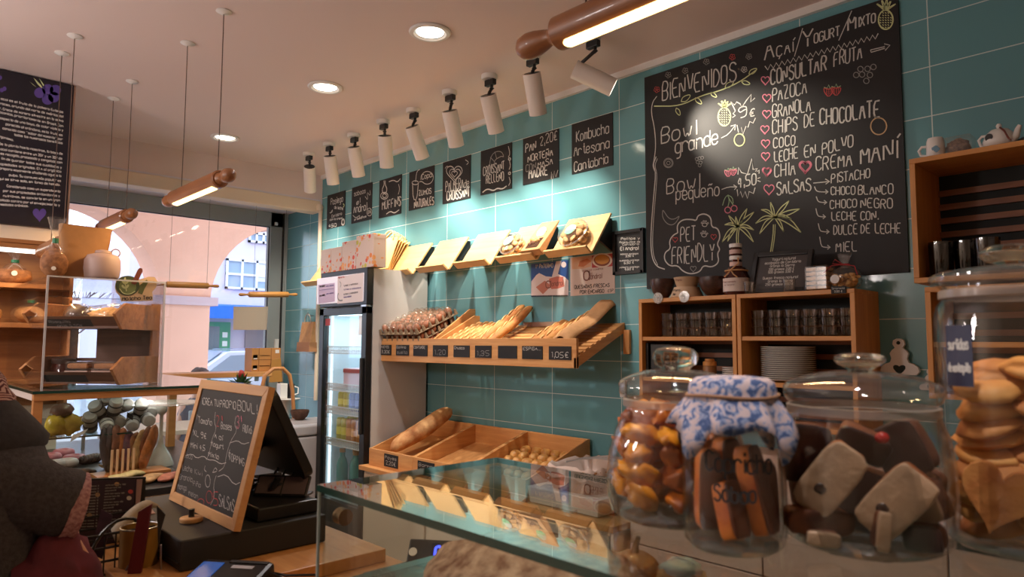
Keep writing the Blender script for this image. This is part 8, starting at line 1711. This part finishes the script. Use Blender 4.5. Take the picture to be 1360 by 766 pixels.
co = ob('jacket', loft([((0, 0, .80), .235, .185), ((0, 0, .92), .225, .175), ((0, 0, 1.05), .21, .165), ((0, 0, 1.18), .22, .17), ((0, 0, 1.27), .225, .165), ((0, 0, 1.33), .20, .145), ((0, 0, 1.36), .15, .12), ((0, .0, 1.375), .11, .10), ((0, .0, 1.40), .078, .08)]), COAT, t, world=False, smooth=80, solid=.012)
def sleeve(pts, rad, nm='sleeve'):
    m = MB(); P_ = [Vector(p) for p in pts]
    for _ in range(2): P_ = [Vector(q) for q in chaikin3(P_)]
    m.tube(P_, rad, 24); m.f = m.f[:-2]; m.mi = m.mi[:-2]; return ob(nm, m, COAT, co, world=False, smooth=80, solid=.008)
def chaikin3(p):
    q = [p[0]]
    for a, b in zip(p[:-1], p[1:]): q += [a.lerp(b, .25), a.lerp(b, .75)]
    return q + [p[-1]]
sleeve([lc(at(-40, 655, X=-1.72)), SHR, SHR.lerp(HEM, .3), SHR.lerp(HEM, .65), HEM], lambda s: .084 - .016 * s + .003 * math.sin(s * 24))
sleeve([Vector((-.13, 0, 1.28)), Vector((-.19, 0, 1.22)), Vector((-.22, .02, 1.0)), Vector((-.18, .12, .94))], lambda s: .08)
dv = (HEM - ELB).normalized(); q = dv.to_track_quat('Z', 'Y').to_matrix().to_4x4()
ob('tweed_cuff', MB().surf([(.069, -.02), (.071, .0), (.071, .008), (.066, .009), (.060, .0), (.056, -.03)], 32, HEM, q), mat('tweed_pink', s2l(136, 92, 96), .95, col2=s2l(178, 140, 140), vs=160), co, world=False, smooth=60)
ob('collar', MB().surf([(.085, 1.36), (.135, 1.335), (.165, 1.33), (.168, 1.35), (.14, 1.385), (.10, 1.43), (.085, 1.425)], 36, (.02, .01, 0), None), DARKC, co, world=False, smooth=60)
def zig():
    m, t_, b = nodes('scarf_zigzag'); L = t_.links.new; tc = N(t_, 'ShaderNodeTexCoord'); wv = N(t_, 'ShaderNodeTexWave', i_Scale=38.0, i_Distortion=0.0, bands_direction='Z'); sp = N(t_, 'ShaderNodeSeparateXYZ'); L(tc.outputs['Object'], sp.inputs[0])
    pg = N(t_, 'ShaderNodeMath', operation='PINGPONG'); L(sp.outputs[0], pg.inputs[0]); pg.inputs[1].default_value = .012; ad = N(t_, 'ShaderNodeMath', operation='ADD'); L(sp.outputs[2], ad.inputs[0]); L(pg.outputs[0], ad.inputs[1]); cb_ = N(t_, 'ShaderNodeCombineXYZ'); L(ad.outputs[0], cb_.inputs[2]); L(cb_.outputs[0], wv.inputs['Vector'])
    r = N(t_, 'ShaderNodeValToRGB'); r.color_ramp.interpolation = 'CONSTANT'; r.color_ramp.elements[0].color = c4(s2l(92, 38, 46)); r.color_ramp.elements[1].position = .5; r.color_ramp.elements[1].color = c4(s2l(196, 160, 154)); L(wv.outputs['Fac'], r.inputs[0]); L(r.outputs[0], b.inputs['Base Color']); b.inputs['Roughness'].default_value = .95; return m
ob('scarf', MB().surf([(.06, 1.385), (.098, 1.385), (.112, 1.405), (.11, 1.435), (.095, 1.455), (.09, 1.475), (.075, 1.495), (.06, 1.49)], 36, (.01, .01, 0)), zig(), t, world=False, smooth=60)
ob('hair', MB().blob((-.062, -.02, 1.60), (.102, .108, .125), 5, .18, 4, None, (28, 18)).blob((-.045, -.05, 1.52), (.098, .075, .09), 6, .25, 4, None, (24, 14)), mat('hair_brown', s2l(74, 50, 42), .7, var=.4, vs=60), t, world=False, smooth=80)
ob('trousers', MB().tube([(.09, 0, .90), (.09, .02, .48), (.09, -.01, .07)], lambda s: .105 - .04 * s, 20).tube([(-.09, 0, .90), (-.09, .02, .48), (-.09, -.01, .07)], lambda s: .105 - .04 * s, 20), mat('trouser_dark', s2l(40, 38, 44), .9), t, world=False, smooth=80)
ob('shoes', MB().blob((.09, .06, .045), (.05, .13, .045), 1, .05).blob((-.09, .06, .045), (.05, .13, .045), 2, .05), BLACKM, t, world=False, smooth=80)
bgc = (ELB.lerp(HEM, .75) + Vector((.0, -.02, -.19)))
S('maroon_bag', 'maroon cloth bag hanging from the arm of the customer', 'bag', MB().blob(PXc + Matrix.Rotation(PA, 4, 'Z') @ (bgc * PK), (.07, .09, .13), 7, .3, 3, None, (20, 14)), mat('bag_maroon', s2l(92, 30, 42), .85, var=.3, vs=14), smooth=80)
# seated passer-by on the terrace
t = T('person', 'person with dark grey hair seated outside beyond the window bar', 'person', (-7.35, -.36, -.02), R(100))
human(t, .92, sit=True); ob('hair', MB().blob((0, -.01, 1.165), (.10, .115, .095), 5, .15, 4, None, (28, 18)), mat('hair_grey', s2l(84, 74, 74), .8, var=.3, vs=50), t, world=False, smooth=80)
ob('jacket', loft([((0, 0, .46), .2, .16), ((0, 0, .65), .19, .15), ((0, 0, .8), .2, .15), ((0, 0, .9), .16, .12), ((0, 0, .955), .075, .07)]), mat('jacket_blue', s2l(90, 92, 104), .9), t, world=False, smooth=80, solid=.01)
t = T('terrace_chair', 'grey terrace chair outside the window carrying the seated person', 'chair', (-7.35, -.36, -.02), R(100)); ob('seat', MB().box((-.22, -.22, .36), (.22, .24, .40)), GREYM, t, world=False, bevel=.01); ob('backrest', MB().box((-.22, -.25, .45), (.22, -.21, .85)), GREYM, t, world=False, bevel=.01)
for x in (-.19, .19):
    for y in (-.21, .2): ob('leg', MB().cyl((x, y, 0), (x, y, .36 if y > 0 else .5), .014), GREYM, t, world=False)
